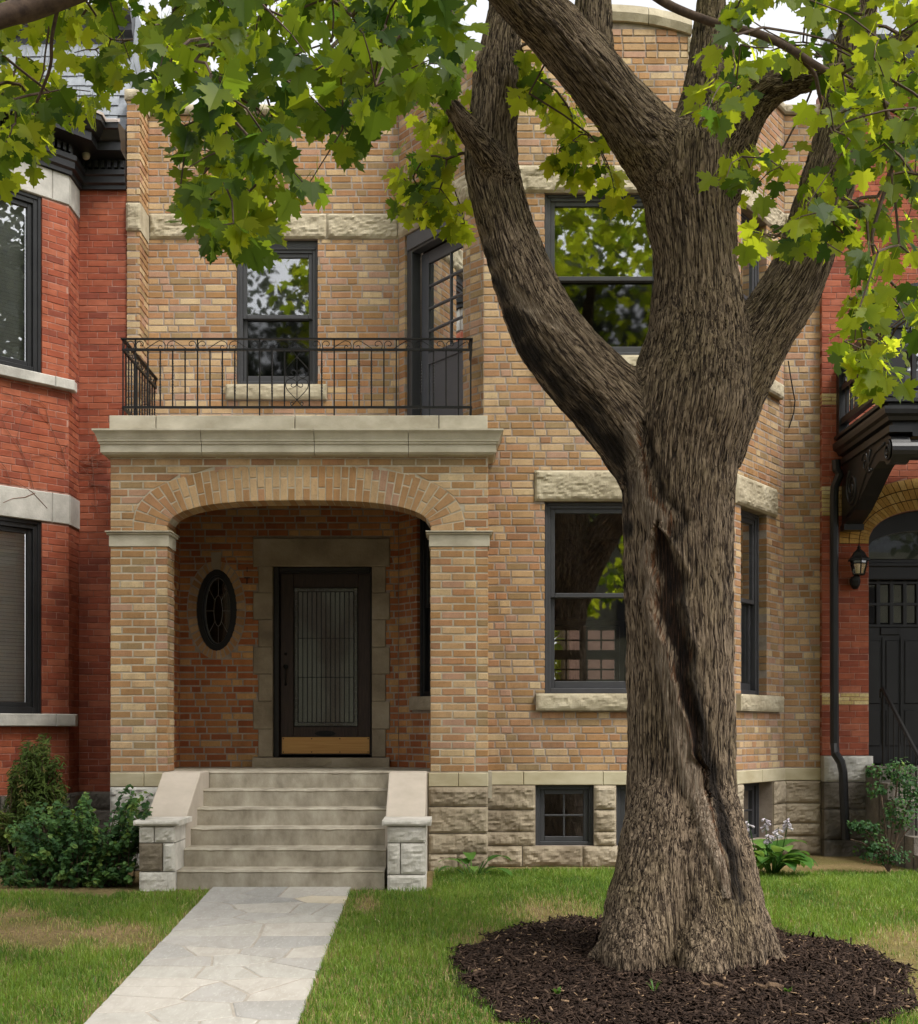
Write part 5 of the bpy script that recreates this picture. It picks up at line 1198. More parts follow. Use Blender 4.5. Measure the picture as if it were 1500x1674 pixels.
def voro(p, seed=0):
    f = np.floor(p).astype(np.int64); d1 = np.full(len(p), 9.0); d2 = np.full(len(p), 9.0)
    for dx in (-1, 0, 1):
        for dy in (-1, 0, 1):
            for dz in (-1, 0, 1):
                i, j, k = f[:, 0] + dx, f[:, 1] + dy, f[:, 2] + dz
                q = np.stack([i + _hash3(i, j, k, seed) / 0xFFFFFF, j + _hash3(i, j, k, seed + 1) / 0xFFFFFF, k + _hash3(i, j, k, seed + 2) / 0xFFFFFF], 1)
                d = np.sqrt(((q - p) ** 2).sum(1)); n2 = np.minimum(d2, np.maximum(d1, d)); d1 = np.minimum(d1, d); d2 = n2
    return d2 - d1
def sstep(a, b, x): t = np.clip((x - a) / (b - a), 0, 1); return t * t * (3 - 2 * t)
def np_mesh(name, v, loops, starts, totals, mat, attrs=None, smooth=False, parent=None, kind=None):
    me = bpy.data.meshes.new(name); me.vertices.add(len(v)); me.vertices.foreach_set('co', np.ascontiguousarray(v, dtype=np.float32).ravel())
    me.loops.add(len(loops)); me.loops.foreach_set('vertex_index', np.ascontiguousarray(loops, dtype=np.int32))
    me.polygons.add(len(starts)); me.polygons.foreach_set('loop_start', np.ascontiguousarray(starts, dtype=np.int32))
    if smooth: me.polygons.foreach_set('use_smooth', np.ones(len(starts), dtype=bool))
    for k, a in (attrs or {}).items():
        if a.ndim == 1: at = me.attributes.new(k, 'FLOAT', 'POINT'); at.data.foreach_set('value', a.astype(np.float32))
        else: at = me.attributes.new(k, 'FLOAT_VECTOR', 'POINT'); at.data.foreach_set('vector', a.astype(np.float32).ravel())
    me.materials.append(mat); me.update(calc_edges=True); me.validate()
    o = bpy.data.objects.new(name, me); col.objects.link(o); adopt(o, parent)
    if kind: o['kind'] = kind
    return o
# ------------------------------------------------------------------ the maple: trunk and limbs
YT = 9.12
tree = thing('maple_tree', (PX(1120, YT), YT, ground_z(YT)), 'large spreading maple with deeply furrowed bark and long dark scar in the mulch bed', 'tree')
def spl(nodes, n=7):
    P_ = [np.array([*P(x, y, Y), r * Y / F_PX]) for x, y, Y, r in nodes]; out = []
    for i in range(len(P_) - 1):
        p0, p1, p2, p3 = P_[max(i - 1, 0)], P_[i], P_[i + 1], P_[min(i + 2, len(P_) - 1)]
        for k in range(n):
            t = k / n; out.append(0.5 * ((2 * p1) + (p2 - p0) * t + (2 * p0 - 5 * p1 + 4 * p2 - p3) * t * t + (3 * p1 - p0 - 3 * p2 + p3) * t ** 3))
    out.append(P_[-1]); return np.array(out)
limbs = [
    [(1126, 1640, 9.15, 128), (1124, 1590, 9.14, 126), (1120, 1540, 9.13, 119), (1117, 1484, 9.12, 112), (1114, 1414, 9.12, 101), (1113, 1300, 9.12, 93), (1112, 1114, 9.12, 90), (1109, 928, 9.12, 91), (1107, 827, 9.12, 94), (1112, 740, 9.12, 99), (1125, 660, 9.12, 103), (1138, 560, 9.12, 88), (1138, 470, 9.11, 74), (1134, 400, 9.1, 72), (1128, 340, 9.1, 76), (1128, 270, 9.1, 80), (1135, 225, 9.12, 66)],
    [(1085, 800, 9.1, 70), (1052, 730, 9.1, 74), (1005, 665, 9.12, 73), (945, 605, 9.14, 69), (892, 535, 9.18, 64), (855, 455, 9.22, 56), (826, 368, 9.27, 49), (803, 268, 9.31, 48), (810, 150, 9.36, 43), (815, 80, 9.40, 36), (824, 20, 9.45, 31), (830, -70, 9.5, 27), (845, -200, 9.6, 18)],
    [(830, 300, 9.24, 30), (805, 265, 9.15, 26), (765, 212, 9.02, 19), (738, 176, 8.92, 16), (722, 158, 8.88, 15)],
    [(1120, 310, 9.08, 76), (1078, 250, 9.03, 68), (1035, 200, 8.96, 57), (985, 140, 8.88, 53), (930, 75, 8.8, 52), (865, 5, 8.7, 50), (790, -75, 8.55, 44), (715, -140, 8.35, 37)],
    [(975, 110, 8.92, 34), (968, 40, 8.98, 32), (972, -30, 9.02, 29), (985, -120, 9.1, 25), (1000, -230, 9.2, 16)],
    [(1130, 270, 9.15, 60), (1142, 190, 9.22, 40), (1152, 110, 9.3, 30), (1160, 30, 9.38, 25), (1166, -60, 9.45, 22), (1180, -200, 9.6, 15)],
    [(1150, 300, 9.08, 66), (1185, 235, 9.02, 50), (1222, 178, 8.95, 37), (1266, 143, 8.86, 29), (1335, 127, 8.74, 18), (1400, 108, 8.6, 15), (1480, 62, 8.45, 12), (1580, 0, 8.3, 10)],
    [(1145, 740, 9.16, 76), (1180, 650, 9.2, 72), (1235, 555, 9.26, 61), (1288, 478, 9.32, 54), (1322, 400, 9.38, 51), (1350, 310, 9.45, 49), (1376, 200, 9.52, 43), (1392, 100, 9.6, 37), (1404, 0, 9.66, 31), (1415, -100, 9.7, 26), (1430, -220, 9.8, 18)],
    # root flare
    [(1100, 1250, 9.1, 60), (1075, 1380, 9.06, 62), (1042, 1480, 9.02, 52), (1010, 1548, 8.98, 36), (975, 1578, 8.97, 21), (945, 1592, 8.95, 8)],
    [(1100, 1230, 9.08, 60), (1084, 1380, 8.98, 70), (1058, 1500, 8.88, 66), (1040, 1572, 8.78, 58), (1036, 1628, 8.72, 40)],
    [(1125, 1230, 9.08, 60), (1142, 1380, 8.97, 70), (1156, 1500, 8.84, 58), (1152, 1578, 8.68, 47), (1146, 1632, 8.58, 32)],
    [(1125, 1250, 9.1, 60), (1160, 1380, 9.03, 64), (1192, 1490, 8.94, 54), (1212, 1570, 8.84, 43), (1225, 1620, 8.74, 28)],
    [(1125, 1250, 9.12, 60), (1165, 1380, 9.12, 60), (1206, 1480, 9.09, 45), (1240, 1540, 9.05, 32), (1268, 1572, 9.02, 20), (1290, 1592, 9.0, 8)],
    [(1110, 1300, 9.2, 60), (1108, 1440, 9.35, 62), (1105, 1530, 9.5, 55), (1100, 1570, 9.65, 38), (1100, 1590, 9.8, 12)],
]
axes = [spl([(x, y, Y, r * (0.965 if i == 0 else 0.91 if i in (1, 3, 7) else 1.0)) for x, y, Y, r in l]) for i, l in enumerate(limbs)]
tm = MB()
for a in axes:
    nseg = 26 if a[:, 3].max() > 0.15 else 14
    tm.tube([tuple(p[:3]) for p in a], [p[3] for p in a], nseg)
tmp = tm.build('tmp_tree', M_TWIG)
md = tmp.modifiers.new('r', 'REMESH'); md.mode = 'VOXEL'; md.voxel_size = 0.0195; md.adaptivity = 0
ms = tmp.modifiers.new('s', 'SMOOTH'); ms.factor = 0.5; ms.iterations = 5
mu_ = tmp.modifiers.new('u', 'SUBSURF'); mu_.levels = 1; mu_.render_levels = 1
dg = bpy.context.evaluated_depsgraph_get(); ev = tmp.evaluated_get(dg); em = ev.to_mesh()
nv = len(em.vertices); V = np.empty(nv * 3, dtype=np.float32); em.vertices.foreach_get('co', V); V = V.reshape(-1, 3).astype(np.float64)
NR = np.empty(nv * 3, dtype=np.float32); em.vertices.foreach_get('normal', NR); NR = NR.reshape(-1, 3).astype(np.float64)
nl_ = len(em.loops); LP = np.empty(nl_, dtype=np.int32); em.loops.foreach_get('vertex_index', LP)
ST = np.empty(len(em.polygons), dtype=np.int32); em.polygons.foreach_get('loop_start', ST)
TT = np.empty(len(em.polygons), dtype=np.int32); em.polygons.foreach_get('loop_total', TT)
ev.to_mesh_clear(); tme = tmp.data; bpy.data.objects.remove(tmp); bpy.data.meshes.remove(tme)
best = np.full(nv, 9.0); second = np.full(nv, 9.0); Q = np.zeros((nv, 3))
for li, a in enumerate(axes):
    pts, rad = a[:, :3], a[:, 3]; d = np.gradient(pts, axis=0); d /= np.linalg.norm(d, axis=1)[:, None]
    s = np.concatenate([[0], np.cumsum(np.linalg.norm(np.diff(pts, axis=0), axis=1))])
    e1 = np.zeros_like(pts); e = np.array([1.0, 0.2, 0.0])
    for i in range(len(pts)): e = e - d[i] * e.dot(d[i]); e /= np.linalg.norm(e); e1[i] = e
    e2 = np.cross(d, e1)
    lo, hi = pts.min(0) - rad.max() - 0.25, pts.max(0) + rad.max() + 0.25
    idx = np.where(((V > lo) & (V < hi)).all(1))[0]
    for c in range(0, len(idx), 20000):
        ii = idx[c:c + 20000]; dv = V[ii][:, None, :] - pts[None]; dist = np.linalg.norm(dv, axis=2)
        sc_ = dist - rad[None]; j = sc_.argmin(1); rows = np.arange(len(ii)); g = sc_[rows, j]
        g = g + (0.10 * np.exp(-s[j] / 0.22) if li > 0 else 0)
        if li >= 8: continue
        w = dv[rows, j]; along = (w * d[j]).sum(1); q = np.stack([(w * e1[j]).sum(1), (w * e2[j]).sum(1), s[j] + along], 1)
        q[:, :2] *= (0.36 / np.maximum(rad[j], 0.05))[:, None] ** 0.25
        q[:, 2] += li * 5.37
        up = g < best[ii]; second[ii] = np.where(up, best[ii], np.minimum(second[ii], g)); Q[ii[up]] = q[up]; best[ii] = np.minimum(best[ii], g)
seam = sstep(0.0, 0.055, second - best)
W1 = np.stack([vnoise(Q * [5, 5, 3], 1), vnoise(Q * [5, 5, 3], 2), vnoise(Q * [4, 4, 4], 3)], 1)
Qw = Q + W1 * [0.022, 0.022, 0.05]
rid = np.abs(vnoise(Qw / [0.026, 0.026, 0.26], 5)); vor = voro(Qw / [0.030, 0.030, 0.22], 11)
h = 0.55 * sstep(0.0, 0.34, rid) + 0.45 * sstep(0.02, 0.40, vor)
h = h * (0.45 + 0.55 * seam) + 0.35 * (1 - seam) * 0.5
fine = vnoise(Q / [0.016, 0.016, 0.04], 21)
# scars, drawn in the plane of the trunk's front
pxv = HX + F_PX * V[:, 0] / V[:, 1]; pyv = HY - F_PX * (V[:, 2] - CAM_H) / V[:, 1]; front = (V[:, 1] < 9.12 + 0.05) & (NR[:, 1] < 0.15)
def along(path, col_):
    ys = np.array([p[1] for p in path]); return np.interp(pyv, ys, np.array([p[col_] for p in path]))
wig = 7 * vnoise(np.stack([pyv / 28, pxv * 0, pxv * 0], 1), 31) + 1.2 * vnoise(np.stack([pyv / 14, pxv / 40, pxv * 0], 1), 32)
cav = [(1072, 862, 4), (1088, 895, 17), (1100, 935, 24), (1092, 985, 21), (1100, 1030, 20), (1114, 1075, 17), (1113, 1110, 12), (1125, 1150, 12), (1136, 1190, 10), (1141, 1225, 7), (1152, 1265, 3), (1160, 1308, 2)]
dc = (pxv + wig - along(cav, 0)) / along(cav, 2); incav = front & (pyv > 852) & (pyv < 1308)
cavity = np.where(incav, np.clip(1 - np.abs(dc) ** 2.5, 0, 1), 0); lip = np.where(incav, np.exp(-((np.abs(dc) - 1.25) / 0.28) ** 2), 0)
strand = [(1034, 690, 9), (1034, 740, 11), (1038, 780, 13), (1050, 815, 17), (1070, 850, 20), (1074, 880, 12), (1060, 905, 9), (1066, 960, 8), (1060, 1000, 8), (1078, 1060, 9), (1090, 1110, 11), (1102, 1160, 13), (1110, 1200, 15), (1120, 1240, 16), (1135, 1290, 14), (1151, 1340, 12), (1164, 1390, 10), (1176, 1430, 8), (1188, 1470, 5)]
ds_ = (pxv + 0.6 * wig - along(strand, 0)) / (1.3 * along(strand, 2)); instr = front & (pyv > 690) & (pyv < 1470)
wood = np.where(instr, np.clip(1.15 - np.abs(ds_) ** 2, 0, 1), 0) * (1 - cavity); edge = np.where(instr, np.exp(-((ds_ - 1.05) / 0.30) ** 2), 0) * sstep(0.25, 0.6, 0.5 + 0.5 * vnoise(np.stack([pyv / 30, pxv / 30, pxv * 0], 1), 41)); groove = np.where(instr, np.exp(-((ds_ - 1.9) / 0.5) ** 2), 0) * (1 - cavity)
lmb = [(786, 372, 5), (797, 415, 7), (812, 450, 8), (838, 480, 12), (880, 512, 13), (905, 528, 10), (935, 548, 4)]
# nearest distance to the limb scar polyline
dl = np.full(nv, 9e9)
for (xa, ya, wa_), (xb_, yb_, wb_) in zip(lmb, lmb[1:]):
    ex, ey = xb_ - xa, yb_ - ya; t = np.clip(((pxv - xa) * ex + (pyv - ya) * ey) / (ex * ex + ey * ey), 0, 1)
    dl = np.minimum(dl, np.hypot(pxv + wig * 0.5 - xa - ex * t, pyv - ya - ey * t) / (wa_ + (wb_ - wa_) * t))
frl = (NR[:, 1] < -0.1) & (V[:, 1] < 9.5)
lw = np.where(frl, np.clip(1.2 - dl, 0, 1), 0); lw *= sstep(0.25, 0.55, 0.5 + 0.5 * vnoise(np.stack([pxv / 16, pyv / 16, pxv * 0], 1), 44))
wood2 = np.clip(lw * 1.6, 0, 1)
stain_shade = np.zeros(nv)  # dark stain and underside shade painted along the left limb's lower edge
for xa, ya, wa_ in ((788, 420, 26), (800, 480, 36), (820, 540, 48), (855, 600, 58), (895, 650, 62), (945, 695, 56), (990, 740, 48), (1012, 800, 36), (1022, 870, 24), (1024, 950, 16)):
    stain_shade = np.maximum(stain_shade, np.where(front | frl, np.clip(1.25 - np.hypot(pxv - xa, pyv - ya) / wa_, 0, 1), 0))
stain_shade *= sstep(0.2, 0.7, 0.55 + 0.45 * vnoise(Q / [0.08, 0.08, 0.2], 51))
wet = np.where(front & (pyv > 930) & (pyv < 1480), np.clip(1.3 - np.abs(pxv + wig - np.interp(pyv, [930, 1100, 1250, 1400, 1480], [1110, 1130, 1160, 1198, 1210])) / 13, 0, 1), 0) * sstep(0.2, 0.6, 0.55 + 0.45 * vnoise(Q / [0.05, 0.05, 0.3], 52))
plain = 1 - np.clip(wood + cavity + wood2, 0, 1)
amp = np.clip(0.4 + best * 0 + 1.0, 0, 1) * np.interp(V[:, 2], [0, 1, 5.5, 7], [0.85, 1, 1, 0.7])
disp = 0.015 * (h - 0.6) * amp * (0.25 + 0.75 * plain) + 0.0016 * fine + 0.010 * vnoise(V * 4.5, 61) + 0.004 * vnoise(V * 13, 62)
strk = 0.5 + 0.5 * vnoise(Q / [0.022, 0.022, 0.45], 91)
disp += -0.036 * cavity + 0.016 * cavity * strk + 0.032 * lip * (1 - cavity) + 0.026 * wood - 0.022 * groove - 0.010 * wood2 + 0.004 * wood * vnoise(Q / [0.012, 0.012, 0.5], 71)
V2 = V + NR * disp[:, None]
hcol = np.clip(h * 0.9 + 0.12 * fine + 0.1 * vnoise(V * 3.1, 63), 0, 1)
woodc = np.clip(wood * 1.0 + wood2 * 0.9 + 0.6 * cavity + 0.5 * lip, 0, 1); darkc = np.clip(cavity * (0.42 + 0.75 * (1 - strk)) + 1.25 * stain_shade + 0.75 * wet + 0.7 * groove, 0, 1)
def bark_mat():
    m, nt, b = nt_new('maple_bark'); at = lambda n: node(nt, 'ShaderNodeAttribute', attribute_type='GEOMETRY', attribute_name=n)
    q = at('bark_uv').outputs['Vector']; mp = node(nt, 'ShaderNodeMapping'); mp.inputs['Scale'].default_value = (1, 1, 0.3); nt.links.new(q, mp.inputs[0])
    def ridged(scale, z, lo, hi, dist=0.25, detail=2):
        mp_ = node(nt, 'ShaderNodeMapping'); mp_.inputs['Scale'].default_value = (1, 1, z); nt.links.new(q, mp_.inputs[0])
        n = tex(nt, mp_.outputs[0], scale, detail, 0.55, dist); s_ = node(nt, 'ShaderNodeMath', operation='SUBTRACT'); nt.links.new(n, s_.inputs[0]); s_.inputs[1].default_value = 0.5
        a_ = node(nt, 'ShaderNodeMath', operation='ABSOLUTE'); nt.links.new(s_.outputs[0], a_.inputs[0]); r_ = node(nt, 'ShaderNodeMapRange'); r_.interpolation_type = 'SMOOTHSTEP'
        r_.inputs['From Min'].default_value = lo; r_.inputs['From Max'].default_value = hi; nt.links.new(a_.outputs[0], r_.inputs['Value']); return r_.outputs[0]
    def mad(a_, k, b_):
        n = node(nt, 'ShaderNodeMath', operation='MULTIPLY_ADD'); nt.links.new(a_, n.inputs[0]); n.inputs[1].default_value = k
        if hasattr(b_, 'links'): nt.links.new(b_, n.inputs[2])
        else: n.inputs[2].default_value = b_
        return n.outputs[0]
    r1, r2 = ridged(42, 0.06, 0.0, 0.055, 0.7), ridged(100, 0.09, 0.0, 0.06, 0.5)
    f = tex(nt, mp.outputs[0], 90, 4, 0.7)
    hh = mad(r1, 0.42, mad(r2, 0.26, mad(f, 0.26, mad(at('ridge').outputs['Fac'], 0.12, -0.08))))
    pl = at('wood').outputs['Fac']; f2 = tex(nt, pos(nt), 0.9, 3, 0.5)
    c = ramp(nt, hh, [(0.16, srgb(22, 16, 12)), (0.42, srgb(66, 53, 42)), (0.68, srgb(113, 96, 78)), (0.94, srgb(154, 136, 114))])
    big = tex(nt, pos(nt), 1.6, 3, 0.5); c = mixc(nt, ramp(nt, big, [(0.48, (0,) * 3), (0.72, (0.5,) * 3)]), c, mixc(nt, 1.0, c, (0.80, 0.84, 0.55, 1), 'MULTIPLY'))
    wd = node(nt, 'ShaderNodeMapping'); wd.inputs['Scale'].default_value = (9, 9, 0.55); nt.links.new(q, wd.inputs[0]); wf = tex(nt, wd.outputs[0], 13, 5, 0.65)
    def mask(name, k, lo, hi):
        s_ = mad(wf, k, -0.5 * k); s2 = node(nt, 'ShaderNodeMath', operation='ADD'); nt.links.new(s_, s2.inputs[0]); nt.links.new(at(name).outputs['Fac'], s2.inputs[1])
        r_ = node(nt, 'ShaderNodeMapRange'); r_.interpolation_type = 'SMOOTHSTEP'; r_.inputs['From Min'].default_value = lo; r_.inputs['From Max'].default_value = hi; nt.links.new(s2.outputs[0], r_.inputs['Value']); return r_.outputs[0]
    wc = ramp(nt, wf, [(0.30, srgb(54, 40, 30)), (0.43, srgb(108, 91, 74)), (0.57, srgb(148, 132, 114)), (0.74, srgb(188, 173, 153))])
    c = mixc(nt, mask('wood_f', 1.6, -0.08, 0.26), c, wc); c = mixc(nt, mask('edge_f', 2.4, 0.30, 0.6), c, ramp(nt, wf, [(0.35, srgb(52, 33, 22)), (0.65, srgb(104, 70, 44))]))
    c = mixc(nt, at('dark').outputs['Fac'], c, srgb(19, 13, 10)); c = mixc(nt, mask('cav_f', 1.6, 0.05, 0.45), c, ramp(nt, wf, [(0.38, srgb(15, 10, 7)), (0.52, srgb(38, 26, 19)), (0.66, srgb(90, 64, 45))]))
    nt.links.new(c, b.inputs['Base Color']); b.inputs['Roughness'].default_value = 0.88; b.inputs['Specular IOR Level'].default_value = 0.25
    bump(nt, b, hh, 1.0, 0.034); return m
M_BARK = bark_mat()
fl = lambda m_, f: np.where(m_, np.clip(f, -1.5, 1), -1.5)
np_mesh('trunk', V2, LP, ST, TT, M_BARK, {'ridge': hcol, 'cav_f': fl(incav, 1 - np.abs(dc)), 'wood_f': np.maximum(fl(instr, 1 - np.abs(ds_)), np.clip(np.where(frl, 0.9 - dl, -1.5), -1.5, 1)), 'edge_f': np.maximum(fl(instr, 0.55 - np.abs(ds_ - 1.0)), fl(incav, 0.35 - np.abs(dc + 1.15))), 'dark': np.clip(1.5 * stain_shade + 0.75 * wet + 0.6 * groove, 0, 0.92), 'bark_uv': Q}, True, tree)

# ------------------------------------------------------------------ branches, twigs, leaves
HALF = [(0, 0), (.11, -.08), (.24, -.13), (.40, -.10), (.33, .01), (.41, .06), (.56, .09), (.50, .155), (.69, .265), (.57, .32), (.60, .44), (.46, .41), (.37, .46), (.235, .42), (.26, .55), (.36, .69), (.23, .67), (.18, .785), (.075, .815), (0, 1.0)]
def leaf_mesh(k):
    r = random.Random(300 + k); fold = r.uniform(0.0, 0.38); droop = r.uniform(0.1, 0.6); tw = r.uniform(-0.25, 0.25); curl = r.uniform(-0.3, 0.45)
    def q(x, y):
        z = fold * abs(x) * 0.8 - curl * x * x * 0.9 - droop * max(0, y) ** 2 * 0.55 + tw * x * y + 0.03 * math.sin(9 * x + 7 * y + k)
        return (x, y, z)
    vs = []; fs = []
    for s in (1, -1):
        n = len(vs); j = [(x * (1 + r.uniform(-.06, .06)) * s, y + r.uniform(-.02, .02)) for x, y in HALF]
        j[0] = (0, 0); j[-1] = (0, 1.0); pl = j + [(0, .66), (0, .33)]; vs += [q(*p) for p in pl]; f = tuple(range(n, n + len(pl))); fs.append(f if s == 1 else f[::-1])
    n = len(vs); L = r.uniform(0.5, 0.9); vs += [(-.012, 0, 0), (.012, 0, 0), (.010, -L * .6, .10 * r.uniform(0, 2)), (-.010, -L * .6, .1), (0, -L, .25)]; fs += [(n, n + 1, n + 2, n + 3), (n + 3, n + 2, n + 4)]
    return vs, fs
LEAFV = [leaf_mesh(k) for k in range(8)]
def leaf_mat(name, stops, tstops, trans=0.5, rough=0.42):
    m = bpy.data.materials.new(name); m.use_nodes = True; nt = m.node_tree; b = nt.nodes['Principled BSDF']; out = nt.nodes['Material Output']
    t = tone_value(nt); c = ramp(nt, t, stops); f = tex(nt, pos(nt), 26, 3, 0.6); c = mixc(nt, ramp(nt, f, [(0.35, (0.35,) * 3), (0.65, (0,) * 3)]), c, mixc(nt, 1.0, c, (0.7, 0.75, 0.6, 1), 'MULTIPLY'))
    nt.links.new(c, b.inputs['Base Color']); b.inputs['Roughness'].default_value = rough; b.inputs['Specular IOR Level'].default_value = 0.16
    tr = node(nt, 'ShaderNodeBsdfTranslucent'); nt.links.new(ramp(nt, t, tstops), tr.inputs['Color']); mx = node(nt, 'ShaderNodeMixShader'); mx.inputs[0].default_value = trans
    nt.links.new(b.outputs[0], mx.inputs[1]); nt.links.new(tr.outputs[0], mx.inputs[2]); nt.links.new(mx.outputs[0], out.inputs[0]); return m
M_LEAF = leaf_mat('maple_leaf', [(0.0, (0.022, 0.054, 0.012, 1)), (0.35, (0.048, 0.094, 0.012, 1)), (0.7, (0.10, 0.150, 0.014, 1)), (1.0, (0.15, 0.20, 0.016, 1))],
                  [(0.0, (0.07, 0.15, 0.015, 1)), (0.35, (0.33, 0.43, 0.02, 1)), (0.7, (0.62, 0.70, 0.03, 1)), (1.0, (0.74, 0.80, 0.04, 1))], 0.62)
LM = []
for vs, fs in LEAFV:
    me = bpy.data.meshes.new('leaf'); me.from_pydata(vs, [], fs); me.materials.append(M_LEAF); me.polygons.foreach_set('use_smooth', [True] * len(fs)); me.update(); LM.append(me)
lr = random.Random(99)
def inside(poly, x, y):
    c = False; j = len(poly) - 1
    for i in range(len(poly)):
        if (poly[i][1] > y) != (poly[j][1] > y) and x < (poly[j][0] - poly[i][0]) * (y - poly[i][1]) / (poly[j][1] - poly[i][1]) + poly[i][0]: c = not c
        j = i
    return c
# outline of each leafy spray as the photo shows it, its depth range, number of twig nodes, leaf size, colour, roots (points on limbs)
R1 = [(-40, -60), (245, -60), (240, 60), (222, 130), (205, 142), (160, 150), (112, 192), (86, 212), (76, 236), (82, 276), (40, 292), (-40, 300)]
R2 = [(238, -60), (745, -60), (752, 20), (768, 78), (745, 130), (700, 150), (655, 150), (620, 178), (590, 180), (592, 220), (574, 256), (540, 256), (512, 246), (498, 280), (505, 326), (480, 318), (462, 282), (428, 330), (420, 390), (395, 402), (345, 384), (316, 372), (300, 318), (276, 314), (286, 230), (286, 165), (246, 158), (240, 100)]
R2b = [(395, 340), (432, 345), (440, 380), (425, 425), (408, 415), (385, 385)]
R3 = [(645, 245), (690, 190), (752, 150), (758, 210), (752, 300), (762, 380), (735, 385), (700, 362), (650, 385), (632, 368), (655, 318), (660, 270)]
R4 = [(832, 55), (865, 75), (905, 150), (945, 190), (985, 255), (1022, 285), (1015, 318), (972, 330), (935, 300), (885, 310), (875, 290), (905, 215), (872, 165), (850, 160)]
R5 = [(1178, -60), (1540, -60), (1540, 600), (1490, 540), (1478, 545), (1440, 650), (1430, 660), (1392, 628), (1374, 605), (1378, 555), (1398, 515), (1366, 500), (1358, 470), (1400, 380), (1340, 412), (1300, 420), (1255, 430), (1222, 425), (1222, 400), (1262, 372), (1302, 345), (1262, 330), (1222, 312), (1185, 322), (1182, 300), (1215, 262), (1262, 240), (1318, 232), (1345, 195), (1338, 165), (1258, 118), (1240, 145), (1180, 172), (1155, 195), (1140, 140), (1140, 95), (1192, 62)]
GAPS = [(1288, 36, 24), (1315, 42, 20), (1268, 52, 13), (1255, 78, 10), (210, 42, 26), (186, 55, 14), (148, 20, 8), (500, 135, 14), (300, 80, 10), (262, 18, 9), (40, 60, 12), (20, 110, 10), (705, 90, 8), (1450, 90, 8), (1365, 60, 7)]
sprays = [  # poly, Y0, Y1, nodes, leaves per node, size, tone mean, roots
    (R1, 6.9, 8.6, 100, 3.8, 0.120, 0.63, [(0, 25, 6.75), (150, -30, 6.82)]),
    (R2, 5.6, 8.2, 200, 4.2, 0.124, 0.36, [(300, -95, 7.0), (450, -140, 7.4), (590, -170, 7.9)]),
    (R2b, 7.6, 8.0, 8, 3.4, 0.13, 0.85, [(405, 300, 7.4)]),
    (R3, 9.2, 10.3, 46, 3.4, 0.135, 0.80, [(775, 215, 9.3), (772, 250, 9.3)]),
    (R4, 8.9, 9.9, 36, 3.2, 0.135, 0.82, [(905, 60, 8.8)]),
    (R5, 6.9, 9.2, 205, 3.6, 0.124, 0.60, [(1335, 127, 8.74), (1480, 62, 8.45), (1385, 180, 9.5)]),
]
ALL = []
for si, (poly, Y0, Y1, nn, per, size, tone, roots) in enumerate(sprays):
    xs = [p[0] for p in poly]; ys = [p[1] for p in poly]; nodes = [P(*r) for r in roots]; par = [-1] * len(nodes); n0 = len(nodes); cand = []
    while len(cand) < nn:
        x, y = lr.uniform(min(xs), max(xs)), lr.uniform(min(ys), max(ys))
        if inside(poly, x, y) and not any(math.hypot(x - gx_, y - gy) < gr for gx_, gy, gr in GAPS): cand.append(P(x, y - 10, lr.uniform(Y0, Y1)))
    root_c = sum(nodes, Vector()) / n0; cand.sort(key=lambda p: (p - root_c).length)
    for p in cand:
        j = min(range(len(nodes)), key=lambda i: (nodes[i] - p).length + 0.15 * (nodes[i] - root_c).length); nodes.append(p); par.append(j)
    load = [1] * len(nodes)
    for i in range(len(nodes) - 1, n0 - 1, -1): load[par[i]] += load[i]
    tw = MB()
    for i in range(n0, len(nodes)):
        a, b = nodes[par[i]], nodes[i]; d = b - a; mid = a + d * 0.5 + Vector((lr.uniform(-.08, .08), lr.uniform(-.08, .08), lr.uniform(0.0, .10))) * d.length
        r0, r1 = 0.0030 + 0.0014 * math.sqrt(load[i]), 0.0026 + 0.0013 * math.sqrt(max(0, load[i] - 1)); tw.tube([a, mid, b], [r0, (r0 + r1) / 2, r1], 5)
    tw.build('twigs', M_TWIG, tree, kind='stuff')
    for i in range(n0, len(nodes)):
        k = int(per + lr.random()); base_t = tone + lr.gauss(0, 0.20)
        for q in range(k):
            ang = lr.uniform(0, 2 * math.pi); off = Vector((math.cos(ang) * lr.uniform(.02, .10), math.sin(ang) * lr.uniform(.02, .10), lr.uniform(-.10, .05)))
            p = nodes[i] + off
            px, py = HX + F_PX * p.x / p.y, HY - F_PX * (p.z - CAM_H) / p.y
            if any(math.hypot(px - gx_, py - gy) < gr for gx_, gy, gr in GAPS): continue
            tip = (off.normalized() * 0.8 + Vector((lr.gauss(0, .3), lr.gauss(0, .3), -0.75 + lr.gauss(0, .35)))).normalized()
            nrm = Vector((lr.gauss(0, .42), -0.62 + lr.gauss(0, .38), 0.55 + lr.gauss(0, .38))); nrm = (nrm - tip * nrm.dot(tip)).normalized(); xa = tip.cross(nrm).normalized()
            sz = size * lr.uniform(0.68, 1.12); M4 = Matrix((xa * sz, tip * sz, nrm * sz)).transposed().to_4x4(); M4.translation = p
            ALL.append((sz * sz / p.y ** 2 * abs(nrm.dot(p.normalized())), M4, lr.randrange(8), min(1, max(0, (base_t + lr.gauss(0, .13)) if lr.random() > .22 else lr.uniform(0, .22)))))
